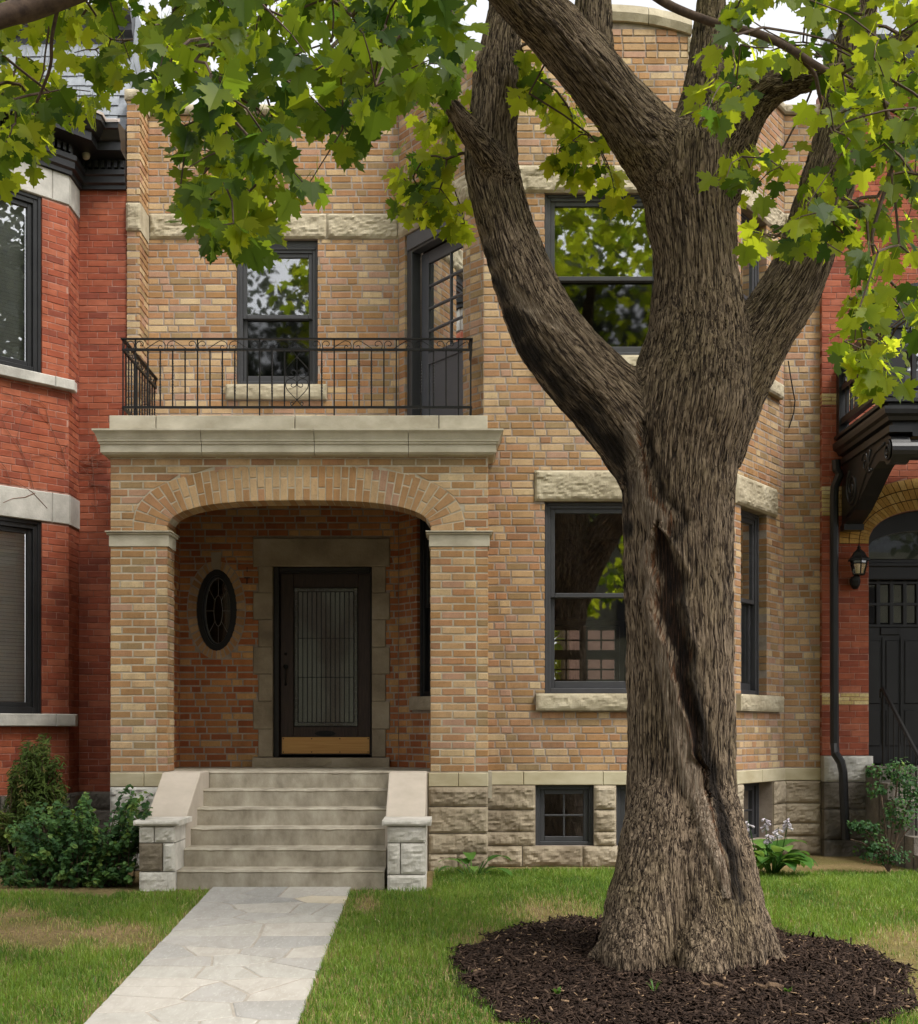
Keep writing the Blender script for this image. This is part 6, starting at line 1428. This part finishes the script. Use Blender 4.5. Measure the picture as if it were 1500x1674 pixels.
# crown above the picture: shades the garden and shows in the windows
for (x, y, Y), n, sp in (((830, -90, 9.5), 90, .9), ((985, -180, 9.2), 110, 1.0), ((1170, -160, 9.5), 110, 1.0), ((1420, -150, 9.8), 120, 1.1), ((700, -190, 8.3), 120, 1.0), ((450, -190, 7.4), 120, 1.0), ((250, -130, 7.0), 90, .8), ((1500, -60, 8.4), 90, .8), ((-60, -40, 6.8), 60, .7)):
    c = P(x, y, Y) + Vector((0, 0, 0.55))
    for k in range(n):
        p = c + Vector((lr.gauss(0, sp), lr.gauss(0, sp), abs(lr.gauss(0, .5)))); 
        if HY - F_PX * (p.z - CAM_H) / p.y > -25: continue
        tip = Vector((lr.gauss(0, .6), lr.gauss(0, .6), -0.6)).normalized(); nrm = Vector((lr.gauss(0, .5), lr.gauss(0, .5), .8)); nrm = (nrm - tip * nrm.dot(tip)).normalized(); xa = tip.cross(nrm); sz = 0.15 * lr.uniform(.8, 1.3)
        M4 = Matrix((xa * sz, tip * sz, nrm * sz)).transposed().to_4x4(); M4.translation = p; ALL.append((0, M4, lr.randrange(8), lr.uniform(.2, .8)))
for k in range(1900):
    a = lr.uniform(0, 6.283); rr_ = math.sqrt(lr.random()) * 3.6; p = Vector((0.9 + rr_ * math.cos(a), 9.2 + 0.85 * rr_ * math.sin(a), 7.1 + lr.random() ** 0.8 * 3.6 * (1 - 0.5 * (rr_ / 3.6) ** 2)))
    if HY - F_PX * (p.z - CAM_H) / p.y > -40: continue
    tip = Vector((lr.gauss(0, .6), lr.gauss(0, .6), -0.5)).normalized(); nrm = Vector((lr.gauss(0, .4), lr.gauss(0, .4), .9)); nrm = (nrm - tip * nrm.dot(tip)).normalized(); xa = tip.cross(nrm); sz = 0.17 * lr.uniform(.8, 1.3)
    M4 = Matrix((xa * sz, tip * sz, nrm * sz)).transposed().to_4x4(); M4.translation = p; ALL.append((0, M4, lr.randrange(8), lr.uniform(.2, .8)))
ALL.sort(key=lambda a: -a[0]); rest = MB()
for i, (a, M4, k, t) in enumerate(ALL):
    if i < 300:
        o = bpy.data.objects.new('leaf', LM[k]); col.objects.link(o); o.parent = tree; o.matrix_parent_inverse = Matrix.Translation(-Vector(tree.location)); o.matrix_basis = M4; o['tone'] = t
    else: vs, fs = LEAFV[k]; rest.add([M4 @ Vector(v) for v in vs], fs, t)
rest.build('foliage', M_LEAF, tree, smooth=True, kind='stuff', tone=True)
for nm, pts, r0, r1 in (('branch', [(760, -105, 8.47), (700, -150, 8.3), (590, -170, 7.9), (450, -140, 7.4), (300, -95, 7.0), (180, -45, 6.85), (95, -8, 6.8), (45, 14, 6.78), (0, 28, 6.75), (-90, 66, 6.7)], 40, 12), ('branch', [(1062, -12, 8.35), (1100, 12, 8.3), (1165, 37, 8.22), (1240, 56, 8.15), (1290, 80, 8.1), (1335, 108, 8.05), (1395, 140, 8.0), (1448, 172, 7.95), (1500, 205, 7.9)], 7.5, 4.5), ('branch', [(1300, 90, 8.1), (1330, 120, 8.15), (1340, 160, 8.2), (1365, 240, 8.3)], 4, 2),
                        ('branch', [(1448, 172, 7.95), (1460, 260, 7.9), (1440, 330, 7.9), (1425, 390, 7.9), (1438, 440, 7.9), (1470, 475, 7.9)], 4, 2), ('branch', [(100, -10, 6.8), (85, 60, 6.9), (82, 110, 7.0), (60, 168, 7.1)], 3.5, 2), ('branch', [(420, -100, 7.3), (400, 20, 7.0), (385, 110, 6.8), (370, 160, 6.7)], 4.5, 2), ('branch', [(640, -160, 8.0), (600, 30, 7.8), (560, 60, 7.6), (520, 100, 7.2)], 5, 2)):
    q = spl([(x, y, Y, r0 + (r1 - r0) * i / len(pts)) for i, (x, y, Y) in enumerate(pts)], 5); m = MB(); m.tube([tuple(p[:3]) for p in q], [p[3] for p in q], 12); m.build(nm, M_TWIG, tree, smooth=True)
# ------------------------------------------------------------------ mulch bed
MC = (1.44, 8.92); MA, MBb = 1.42, 1.66
def mul_r(x, y):
    th = np.arctan2((y - MC[1]) / MBb, (x - MC[0]) / MA); w = 1 + 0.035 * np.sin(3 * th + 1) + 0.03 * np.sin(7 * th) + 0.022 * np.sin(13 * th + 2) + 0.018 * np.sin(23 * th + .7) + 0.012 * np.sin(41 * th)
    return np.hypot((x - MC[0]) / MA, (y - MC[1]) / MBb) / w
gzv = np.vectorize(ground_z)
def mul_z(x, y):
    r = mul_r(x, y); return gzv(y) + 0.075 * np.clip(1 - r ** 2, 0, 1) + 0.012
m_, nt, b_ = nt_new('bark_mulch'); t_ = tone_value(nt); c_ = ramp(nt, t_, [(0.0, (0.014, 0.009, 0.007, 1)), (0.4, (0.034, 0.021, 0.015, 1)), (0.75, (0.075, 0.048, 0.034, 1)), (0.9, (0.14, 0.095, 0.066, 1)), (1.0, (0.26, 0.17, 0.10, 1))])
nt.links.new(c_, b_.inputs['Base Color']); b_.inputs['Roughness'].default_value = 0.9; b_.inputs['Specular IOR Level'].default_value = 0.12; M_MULCH = m_
m = MB(); n = 64; rings_ = [0.0, 0.2, 0.4, 0.6, 0.75, 0.88, 0.97, 1.04]; vs = []
for r_ in rings_:
    for k in range(n):
        th = 2 * math.pi * k / n; x, y = MC[0] + MA * r_ * math.cos(th), MC[1] + MBb * r_ * math.sin(th); vs.append((x, y, float(mul_z(x, y)) - (0.02 if r_ > 1 else 0.006)))
m.add(vs, [(i * n + k, i * n + (k + 1) % n, (i + 1) * n + (k + 1) % n, (i + 1) * n + k) for i in range(len(rings_) - 1) for k in range(n)], 0.3)
mb_ = m.build('mulch_bed', M_MULCH, tone=True); mb_['kind'] = 'structure'
R = np.random.default_rng(5)
def boxes_mesh(name, c, ax, ay, az, tone, mat, kind='stuff', parent=None):
    """many small boxes in one mesh: centres and half-axis vectors"""
    n = len(c); sg = np.array([(-1,-1,-1),(1,-1,-1),(1,1,-1),(-1,1,-1),(-1,-1,1),(1,-1,1),(1,1,1),(-1,1,1)], float)
    v = c[:, None] + sg[None, :, :1] * ax[:, None] + sg[None, :, 1:2] * ay[:, None] + sg[None, :, 2:] * az[:, None]
    q = np.array([(0,1,5,4),(1,2,6,5),(2,3,7,6),(3,0,4,7),(4,5,6,7)]); lp = (q[None] + (np.arange(n) * 8)[:, None, None]).reshape(-1)
    return np_mesh(name, v.reshape(-1, 3), lp, np.arange(0, len(lp), 4), None, mat, {'tone': np.repeat(tone, 8)}, parent=parent, kind=kind)
def unit(v): return v / np.linalg.norm(v, axis=1)[:, None]
n = 26000; th = R.uniform(0, 2 * np.pi, n); rr = np.sqrt(R.uniform(0, 1.0, n)) * 1.09
cx, cy2 = MC[0] + MA * rr * np.cos(th), MC[1] + MBb * rr * np.sin(th); keep = (mul_r(cx, cy2) < 1.0 + R.exponential(.012, n)) & (np.hypot(cx - 1.53, cy2 - 9.13) > 0.30); cx, cy2 = cx[keep], cy2[keep]; n = len(cx)
cz = mul_z(cx, cy2) + R.uniform(0, 0.022, n); dirv = unit(np.stack([R.normal(0, 1, n), R.normal(0, 1, n), R.normal(0, 0.38, n)], 1)); side = unit(np.cross(dirv, np.stack([R.normal(0, .3, n), R.normal(0, .3, n), np.ones(n)], 1))); upv = np.cross(side, dirv)
ln_ = R.gamma(2.2, 0.0085, n) + 0.005; ton = np.clip(R.beta(1.6, 2.6, n) * 0.9, 0, .9); ton = np.where(R.random(n) < 0.03, 0.98, ton)
boxes_mesh('mulch', np.stack([cx, cy2, cz], 1), dirv * ln_[:, None], side * R.uniform(.0022, .0080, n)[:, None], upv * R.uniform(.001, .003, n)[:, None], ton, M_MULCH)
# ------------------------------------------------------------------ lawn
m_, nt, b_ = nt_new('grass_blade'); t_ = tone_value(nt); c_ = ramp(nt, t_, [(0.0, (0.055, 0.125, 0.014, 1)), (0.35, (0.138, 0.236, 0.030, 1)), (0.62, (0.22, 0.315, 0.05, 1)), (0.74, (0.28, 0.31, 0.09, 1)), (0.88, (0.36, 0.30, 0.14, 1)), (1.0, (0.48, 0.40, 0.22, 1))])
nt.links.new(c_, b_.inputs['Base Color']); b_.inputs['Roughness'].default_value = 0.5; b_.inputs['Specular IOR Level'].default_value = 0.3
tr_ = node(nt, 'ShaderNodeBsdfTranslucent'); nt.links.new(mixc(nt, 1.0, c_, (1.9, 1.8, 1.2, 1), 'MULTIPLY'), tr_.inputs[0]); mx_ = node(nt, 'ShaderNodeMixShader'); mx_.inputs[0].default_value = 0.35
nt.links.new(b_.outputs[0], mx_.inputs[1]); nt.links.new(tr_.outputs[0], mx_.inputs[2]); nt.links.new(mx_.outputs[0], nt.nodes['Material Output'].inputs[0]); M_GRASS = m_
def lawn(name, x0, x1, y0, y1, n, seed, label):
    R = np.random.default_rng(seed); x = R.uniform(x0, x1, n); y = y0 + (y1 - y0) * R.random(n) ** 1.0
    pxx = HX + F_PX * x / y; keep = (pxx > -420) & (pxx < 1960)
    keep &= ~((x > PX0 + 0.004) & (x < PX1 - 0.004) & (y < 11.95)); keep &= ~((x > -2.75) & (x < -0.15) & (y > 11.78))
    mr = mul_r(x, y); keep &= mr > 1.0 + R.normal(0, 0.012, n)
    if x0 < -1: keep &= (y < 11.75 + 0.35 * np.sin(x * 3.1) * 0.3 - 0.18 * (x < -2.8))
    else: keep &= (y < np.where(x > 2.9, 13.15, 13.45) + 0.05 * np.sin(x * 9)); 
    x, y, mr = x[keep], y[keep], mr[keep]; n = len(x)
    p3 = np.stack([x, y, x * 0], 1); patch = 0.5 + 0.5 * vnoise(p3 * 1.7, 3); fine_ = 0.5 + 0.5 * vnoise(p3 * 7, 4)
    px_, py_ = HX + F_PX * x / y, HY - F_PX * (gzv(y) - CAM_H) / y; dry = np.zeros(n)
    for a, b, ra_, rb2, k in ((60, 1528, 95, 26, 1.3), (185, 1532, 70, 22, 1.2), (250, 1550, 40, 18, .8), (30, 1500, 50, 14, .8), (905, 1498, 80, 26, .75), (800, 1545, 60, 26, .6), (1465, 1568, 70, 46, 1.2), (1485, 1625, 45, 34, .8), (600, 1480, 22, 14, .9), (770, 1590, 40, 30, .5)):
        dry = np.maximum(dry, k * np.clip(1.35 - np.hypot((px_ - a) / ra_, (py_ - b) / rb2), 0, 1))
    dry = np.clip(dry * (0.5 + fine_), 0, 1); dry = np.maximum(dry, 0.55 * np.exp(-((mr - 1.0) / 0.05)) * fine_)
    edge_ = np.minimum(np.abs(x - PX0), np.abs(x - PX1)); dry = np.maximum(dry, 0.5 * np.exp(-edge_ / 0.05) * fine_)
    thin = R.random(n) > dry * 0.86; x, y, patch, fine_, dry = x[thin], y[thin], patch[thin], fine_[thin], dry[thin]; n = len(x)
    tone = np.clip(0.32 + 0.34 * (patch - .5) + 0.22 * (fine_ - .5) + R.normal(0, .13, n), 0, .68); dr_ = R.random(n) < dry * 0.85 + 0.035; tone = np.where(dr_, R.uniform(.72, 1.0, n), tone)
    hgt = (0.034 + 0.034 * R.random(n) ** 1.5 + 0.018 * patch) * (1 - 0.5 * dry); wid = R.uniform(.0016, .0032, n); a = R.uniform(0, 2 * np.pi, n); lean = R.uniform(0.1, 0.95, n) * hgt; la = R.uniform(0, 2 * np.pi, n)
    b0 = np.stack([x, y, gzv(y) - 0.004], 1); s = np.stack([np.cos(a), np.sin(a), a * 0], 1) * wid[:, None]; l = np.stack([np.cos(la), np.sin(la), la * 0], 1)
    mid = b0 + l * (lean * 0.3)[:, None]; mid[:, 2] += hgt * 0.62; tip = b0 + l * lean[:, None]; tip[:, 2] += hgt * (1 - 0.25 * lean / hgt)
    v = np.stack([b0 - s, b0 + s, mid + s * 0.8, mid - s * 0.8, tip], 1).reshape(-1, 3); i = np.arange(n) * 5
    lp = np.stack([i, i + 1, i + 2, i + 3, i + 3, i + 2, i + 4], 1).reshape(-1); st = np.stack([np.arange(n) * 7, np.arange(n) * 7 + 4], 1).reshape(-1)
    o = np_mesh(name, v, lp, st, None, M_GRASS, {'tone': np.repeat(tone, 5)}, kind='stuff'); tag(o, label, 'grass')
lawn('grass', -6.6, PX0 + 0.02, 6.6, 12.2, 118000, 11, 'patchy green lawn with straw-coloured bare spots left of the path')
lawn('grass', PX1 - 0.02, 6.4, 6.6, 13.5, 214000, 12, 'lush green lawn around the mulch bed right of the path')
tag(bpy.data.objects['mulch'], 'dark brown shredded bark mulch around the foot of the maple', 'mulch')
# ------------------------------------------------------------------ shrubs
def leaves_mesh(name, c, nrm, size, tone, mat, parent, long=1.5):
    """elliptical leaves: 6 vertices each, slightly folded"""
    n = len(c); R = np.random.default_rng(n); ref = unit(R.normal(0, 1, (n, 3))); a = unit(np.cross(nrm, ref)); b = np.cross(nrm, a); s = size[:, None]
    u = [(-1, 0, 0), (-.35, .42, .10), (.45, .38, .10), (1, 0, -.08), (.45, -.38, .10), (-.35, -.42, .10)]
    v = np.stack([c + a * s * (x * long * .5) + b * s * y + nrm * s * z for x, y, z in u], 1).reshape(-1, 3); i = np.arange(n) * 6
    lp = np.stack([i, i + 1, i + 2, i + 3, i, i + 3, i + 4, i + 5], 1).reshape(-1); return np_mesh(name, v, lp, np.arange(0, len(lp), 4), None, mat, {'tone': np.repeat(tone, 6)}, kind='stuff', parent=parent)
M_FAR = leaf_mat('street_leaf', [(0.0, (0.05, 0.06, 0.04, 1)), (1.0, (0.10, 0.115, 0.075, 1))], [(0.0, (0.07, 0.09, 0.05, 1)), (1.0, (0.16, 0.19, 0.11, 1))], 0.3, 0.6)
M_SHRUB = leaf_mat('shrub_leaf', [(0.0, (0.020, 0.050, 0.020, 1)), (0.5, (0.045, 0.105, 0.038, 1)), (0.85, (0.09, 0.18, 0.05, 1)), (1.0, (0.18, 0.25, 0.06, 1))], [(0.0, (0.03, 0.08, 0.02, 1)), (0.5, (0.08, 0.18, 0.04, 1)), (1.0, (0.3, 0.42, 0.06, 1))], 0.3, 0.5)
M_CEDAR = leaf_mat('cedar_leaf', [(0.0, (0.02, 0.035, 0.008, 1)), (0.5, (0.045, 0.075, 0.014, 1)), (0.88, (0.08, 0.115, 0.02, 1)), (1.0, (0.16, 0.10, 0.04, 1))], [(0.0, (0.04, 0.07, 0.01, 1)), (1.0, (0.15, 0.2, 0.03, 1))], 0.2, 0.7)
def blob(R, n, px, py, Y, rx, ry, shell=0.55):
    k = Y / F_PX; d = unit(R.normal(0, 1, (n, 3))); r = (shell + (1 - shell) * R.random(n))[:, None]; c = np.array(P(px, py, Y)); o = d * r * np.array([rx * k, (rx + ry) / 2 * k, ry * k]); return c + o, d
def shrub(name, label, blobs, size, mat, base, stems, long=1.5, tonef=None, seed=1, flat=0.5):
    R = np.random.default_rng(seed); t = thing(name, base, label, 'shrub'); C_, D_ = [], []
    for n, *b in blobs: c, d = blob(R, n, *b); C_.append(c); D_.append(d)
    C_, D_ = np.concatenate(C_), np.concatenate(D_); nz = vnoise(C_ * 9, seed); keep = (C_[:, 2] > gzv(C_[:, 1]) + 0.02) & (nz > -0.45); C_, D_, nz = C_[keep], D_[keep], nz[keep]; n = len(C_)
    nr = unit(D_ * 0.6 + np.array([0.05, -0.25, flat]) + R.normal(0, .45, (n, 3))); tone = np.clip(0.42 + 0.25 * nz + R.normal(0, .18, n), 0, 1)
    leaves_mesh('foliage', C_ + D_ * 0.05 * nz[:, None], nr, size * R.uniform(.65, 1.25, n), tone, mat, t, long)
    for pts, r_ in stems: one('stem', M_TWIG, t, lambda m: m.tube(pts, [r_ * (1 - .6 * i / len(pts)) for i in range(len(pts))], 6))
    return t
def arch_stem(x0, y0, Y0, x1, y1, Y1): a, b = P(x0, y0, Y0), P(x1, y1, Y1); return [a, a.lerp(b, .35) + Vector((0, 0, .08)), a.lerp(b, .7) + Vector((0, 0, .06)), b]
def sprig_shrub(name, label, base, outline, n, per, size, mat, Yr, seed, long=1.35, up=0.35, spread=0.03, start=0.45, tone0=0.45, woody=.0045):
    """loose shrub: arching shoots that end inside the outline, leaves along their outer part"""
    R = np.random.default_rng(seed); r = random.Random(seed); t = thing(name, base, label, 'shrub'); C_, N_, T_ = [], [], []; st = MB()
    xs = [q[0] for q in outline]; ys = [q[1] for q in outline]; b0 = Vector(base)
    k = 0
    while k < n:
        x, y = r.uniform(min(xs), max(xs)), r.uniform(min(ys), max(ys))
        if not inside(outline, x, y): continue
        k += 1; e = P(x, y, r.uniform(*Yr)); s0 = b0 + Vector((r.gauss(0, .22), r.gauss(0, .08), 0)); s0.x = 0.5 * s0.x + 0.5 * e.x; pts = []
        lift = Vector((0, 0, (e - s0).length * r.uniform(.05, .25)))
        for i in range(7): q = i / 6; pts.append(s0.lerp(e, q) + lift * math.sin(math.pi * q) + Vector((r.gauss(0, .008), r.gauss(0, .008), 0)))
        st.tube(pts, [woody * (1 - .75 * i / 6) for i in range(7)], 5); tb = tone0 + r.gauss(0, .16)
        for j in range(per):
            q = start + (1 - start) * j / per; f = q * 6; i = min(5, int(f)); c = pts[i].lerp(pts[i + 1], f - i); d = Vector((r.gauss(0, 1), r.gauss(0, 1), r.gauss(.2, .6))).normalized() * r.uniform(.3, 1) * spread
            C_.append(c + d); nn = (d.normalized() * .5 + Vector((r.gauss(0, .35), -.35 + r.gauss(0, .35), up + .4 + r.gauss(0, .3)))).normalized(); N_.append(nn); T_.append(min(1, max(0, tb + .35 * (q - .7) + r.gauss(0, .1))))
    C_, N_, T_ = np.array([tuple(c) for c in C_]), np.array([tuple(c) for c in N_]), np.array(T_); kp = C_[:, 2] > gzv(C_[:, 1]) + .01; C_, N_, T_ = C_[kp], N_[kp], T_[kp]
    leaves_mesh('foliage', C_, N_, size * R.uniform(.6, 1.3, len(C_)), T_, mat, t, long); st.build('stems', M_TWIG, t); return t
so = [(-10, 1420), (15, 1340), (45, 1310), (90, 1300), (120, 1325), (138, 1285), (150, 1320), (178, 1350), (205, 1330), (216, 1262), (226, 1300), (246, 1290), (248, 1330), (228, 1375), (222, 1440), (190, 1462), (120, 1468), (60, 1462), (0, 1450)]
sprig_shrub('leafy_shrub', 'loose round-leaved dark green shrub crowding the left stair pier', P(120, 1478, 12.2), so, 330, 26, 0.039, M_SHRUB, (11.8, 12.5), 3, tone0=.62)
co = [(40, 1215), (52, 1199), (74, 1197), (84, 1212), (70, 1240), (82, 1240), (90, 1228), (100, 1248), (98, 1275), (112, 1300), (95, 1312), (60, 1330), (55, 1400), (40, 1450), (-20, 1450), (-20, 1350), (10, 1300), (16, 1260), (30, 1235)]
sprig_shrub('cedar_shrub', 'upright lumpy olive green cedar against the red brick bay', P(45, 1466, 12.95), co, 300, 46, 0.016, M_CEDAR, (12.75, 13.15), 5, 4.6, 0.1, 0.05, 0.62, 0.6, .007)
bx = [(312, 1465, 1265, 13.1, 30, 26, .3), (180, 1418, 1352, 13.0, 30, 14, .2), (258, 1425, 1385, 13.0, 36, 28, .2), (312, 1470, 1330, 13.0, 34, 34, .25), (252, 1490, 1290, 13.0, 30, 40, .25), (156, 1395, 1350, 13.05, 14, 12, .1), (96, 1388, 1368, 13.0, 10, 10, .1), (72, 1425, 1262, 13.1, 14, 8, .1), (216, 1455, 1400, 12.95, 36, 22, .3), (156, 1440, 1290, 13.1, 26, 12, .2)]
shrub('boxwood', 'sparse small-leaved boxwood with bare woody stems at the right edge', bx, 0.028, M_SHRUB, P(1450, 1425, 13.0), [(arch_stem(1452, 1424, 13.0, x, y, 13.0), .011) for x, y in ((1470, 1250), (1405, 1350), (1495, 1290), (1430, 1385), (1440, 1300), (1490, 1350), (1390, 1372))], 1.3, seed=7)
# ------------------------------------------------------------------ hostas
M_HOSTA = leaf_mat('hosta_leaf', [(0.0, (0.035, 0.10, 0.018, 1)), (0.6, (0.075, 0.17, 0.03, 1)), (1.0, (0.13, 0.23, 0.05, 1))], [(0.0, (0.1, 0.25, 0.03, 1)), (1.0, (0.32, 0.5, 0.08, 1))], 0.3, 0.4)
M_FLOWER = leaf_mat('hosta_flower', [(0.0, (0.52, 0.46, 0.53, 1)), (1.0, (0.70, 0.66, 0.70, 1))], [(0.0, (0.6, 0.54, 0.62, 1)), (1.0, (0.7, 0.65, 0.72, 1))], 0.35, 0.6)
def hosta(label, base, n, L, seed, up=0.5, w=0.34, flowers=()):
    t = thing('hosta', base, label, 'plant'); r = random.Random(seed)
    for k in range(n):
        a = 2 * math.pi * k / n * 2.4 + r.uniform(-.4, .4); ring_ = k / n; ll = L * r.uniform(.75, 1.15); el = up + 0.75 * (1 - ring_) + r.uniform(-.15, .15); d = Vector((math.cos(a), math.sin(a), 0)); s = Vector((-math.sin(a), math.cos(a), 0)); st = ll * r.uniform(.5, .9)
        o0 = Vector(base) + d * 0.03; e = o0 + d * st * math.cos(el) + Vector((0, 0, st * math.sin(el))); m = MB(); m.tube([o0, o0.lerp(e, .5) + Vector((0, 0, .015)), e], .006, 5, tone=.5)
        vs = []; N_ = 7
        for i in range(N_ + 1):
            q = i / N_; wd_ = w * ll * math.sin(math.pi * min(1, q * .93 + .07)) ** .75 * (1 - .25 * q); c = e + d * ll * q * math.cos(el * .6 - .9 * q) + Vector((0, 0, ll * (q * math.sin(el * .6) - 0.55 * q * q)))
            for x in (-1, -.5, 0, .5, 1): vs.append(c + s * wd_ * x + Vector((0, 0, abs(x) * wd_ * .35 + 0.006 * math.cos(x * 9))))
        m.add(vs, [(i * 5 + j, i * 5 + j + 1, (i + 1) * 5 + j + 1, (i + 1) * 5 + j) for i in range(N_) for j in range(4)]); o = m.build('leaf', M_HOSTA, t, smooth=True); o['tone'] = r.random()
    for (x, y, x1, y1) in flowers:
        a, b = P(x1, y1, base[1] - .02), P(x, y, base[1] - .1); one('flower_stalk', M_HOSTA, t, lambda m: m.tube([a, a.lerp(b, .5), b], [.006, .005, .003], 5)); f = MB()
        for k in range(9):
            c = a.lerp(b, .78 + .22 * k / 9) ; q = r.uniform(0, 6.28); dd = Vector((math.cos(q), math.sin(q) - .4, -.5)).normalized(); f.tube([c, c + dd * .03, c + dd * .055], [.003, .009, .013], 6, tone=r.random())
        f.build('flower', M_FLOWER, t, tone=True)
hosta('broad-leaved green hosta with pale lilac flower spikes right of the trunk', P(1262, 1428, 12.85), 48, 0.25, 4, .55, .38, ((1222, 1340, 1240, 1420), (1250, 1335, 1256, 1420), (1256, 1362, 1258, 1420), (1272, 1352, 1266, 1420), (1290, 1335, 1272, 1420)))
hosta('small upright hosta by the stone base near the right stair pier', P(772, 1440, 12.9), 9, 0.26, 9, .55, .24)
# sprouts in the mulch, chunks of wood
for k, (x, y, label) in enumerate(((1069, 1625, 'small grass tuft in the mulch in front of the trunk'), (910, 1622, 'tiny two-leaved weed sprouting in the mulch left of the trunk'), (1287, 1638, 'small green weed in the mulch right of the trunk'))):
    Yk = 8.15; g = Vector((PX(x, Yk), Yk, 0)); g.z = float(mul_z(g.x, g.y)); t = thing('weed', g, label, 'weed'); r = random.Random(k); m = MB()
    for q in range(12 if k == 0 else 6):
        a = r.uniform(0, 6.28); l = .09 if k == 0 else .06; d = Vector((math.cos(a), math.sin(a), 0)); e = g + d * l * .6 + Vector((0, 0, l * r.uniform(.5, 1))); s = Vector((-d.y, d.x, 0)) * (.003 if k == 0 else .012); mid = g.lerp(e, .6) + Vector((0, 0, .012)); m.add([g - s * .4, g + s * .4, mid + s, mid - s, e], [(0, 1, 2, 3), (3, 2, 4)], .5)
    m.build('blades', M_HOSTA, t, tone=True)
for k, (x, y, sc_) in enumerate(((1262, 1628, 1.1), (1240, 1640, .7), (1150, 1622, .7), (1170, 1606, .8))):
    Yk = 8.25; c = Vector((PX(x, Yk), Yk, 0)); c.z = float(mul_z(c.x, c.y)) + .012; m = MB(); r = random.Random(k + 40); a = r.uniform(-.5, .5); d = Vector((math.cos(a), math.sin(a), .15)) * .05 * sc_
    m.tube([c - d, c - d * .3 + Vector((0, 0, .012)), c + d * .5, c + d * 1.2], [.008 * sc_, .026 * sc_, .024 * sc_, .006 * sc_], 7); o = m.build('wood_chunk', simple('wood_chunk%d' % k, srgb(70, 54, 40), srgb(112, 90, 68), 60, 0.95, 0.9, 90, 0.01), smooth=False)
    tag(o, ('pale knotty wood chunk at the right of the mulch below the trunk', 'smaller pale wood chip left of the knotty chunk in the mulch', 'flat tan wood chunk in the mulch below the middle root', 'brown wood lump against the right front root')[k], 'wood')
# ------------------------------------------------------------------ across the street (seen as reflections in the glass)
opp = thing('brick_house', (0, -17, -.37), 'long pale brick row house across the street, reflected in the windows', 'house')
one('wall', simple('far_brick', srgb(122, 122, 108), srgb(140, 140, 124), 2, .9, 0), opp, lambda m: m.box(-30, 30, -24, -17, -.4, 7.5)); one('roof', M_SLATE, opp, lambda m: m.box(-30, 30, -24, -17.2, 7.5, 9.2))
for k in range(14):
    for z in (1.0, 4.4): x = -26 + 4 * k; one('window', M_BLACK if k % 3 else M_WHITE, opp, lambda m: m.box(x - .6, x + .6, -17.0, -16.9, z, z + 1.9))
for k, (x, y, h_) in enumerate(((-9.5, -9.2, 14.5), (-3.6, -10.4, 15.5), (2.6, -9.6, 15), (8.6, -10.6, 16), (15.0, -9.5, 15), (19.0, 9.0, 17), (25.5, 12.0, 18))):
    t = thing('street_tree', (x, y, -.374), ('leftmost street tree behind the viewer', 'second street tree behind the viewer', 'middle street tree behind the viewer', 'fourth street tree behind the viewer', 'rightmost street tree behind the viewer', 'front garden tree to the right, outside the picture', 'second front garden tree to the right, outside the picture')[k], 'tree', 'street trees outside the picture')
    r = random.Random(k); one('trunk', M_TWIG, t, lambda m: [m.tube([(x, y, -.4), (x + .1, y, 2.5), (x + .2, y, 4)], [.28, .22, .18], 10)] + [m.tube([(x + .15, y, 3.4), (x + 1.2 * math.cos(a), y + 1.2 * math.sin(a), 5.5), (x + 2.6 * math.cos(a), y + 2.4 * math.sin(a), 11.6)], [.16, .12, .04], 8) for a in (0.3, 1.7, 2.9, 4.2, 5.4)])
    R2_ = np.random.default_rng(k); n = 7500; d = unit(R2_.normal(0, 1, (n, 3))); cc = np.array([x, y, h_ * .72]) + d * (0.3 + .7 * R2_.random(n))[:, None] * np.array([3.9, 3.2, 5.2]); kp = vnoise(cc * .9, k) > -.18; cc, d = cc[kp], d[kp]
    leaves_mesh('crown', cc, unit(d * .3 + R2_.normal(0, .5, (len(cc), 3)) + [0, 0, .5]), .22 * R2_.uniform(.7, 1.3, len(cc)), R2_.uniform(.2, .7, len(cc)), M_FAR, t, 1.3)

yard = one('brick_garage', simple('yard_brick', srgb(92, 70, 60), srgb(112, 88, 76), 3, .9, .2), None, lambda m: m.box(2.15, 6.0, 25.0, 28.0, -0.2, 3.6)); tag(yard, 'red brick outbuilding glimpsed through the rear window of the buff house', 'building')

gt = thing('garden_tree', (1.0, 27, 0), 'backyard greenery glimpsed through the rear window of the buff house', 'tree'); Rg = np.random.default_rng(3); cg = np.array([1.0, 27, 2.6]) + Rg.normal(0, 1, (1500, 3)) * [1.0, .6, .9]
leaves_mesh('crown', cg, unit(Rg.normal(0, 1, (1500, 3))), .16 * Rg.uniform(.7, 1.3, 1500), Rg.uniform(.3, .9, 1500), M_LEAF, gt); one('trunk', M_TWIG, gt, lambda m: m.tube([(1, 27, 0), (1, 27, 3)], [.12, .05], 8))
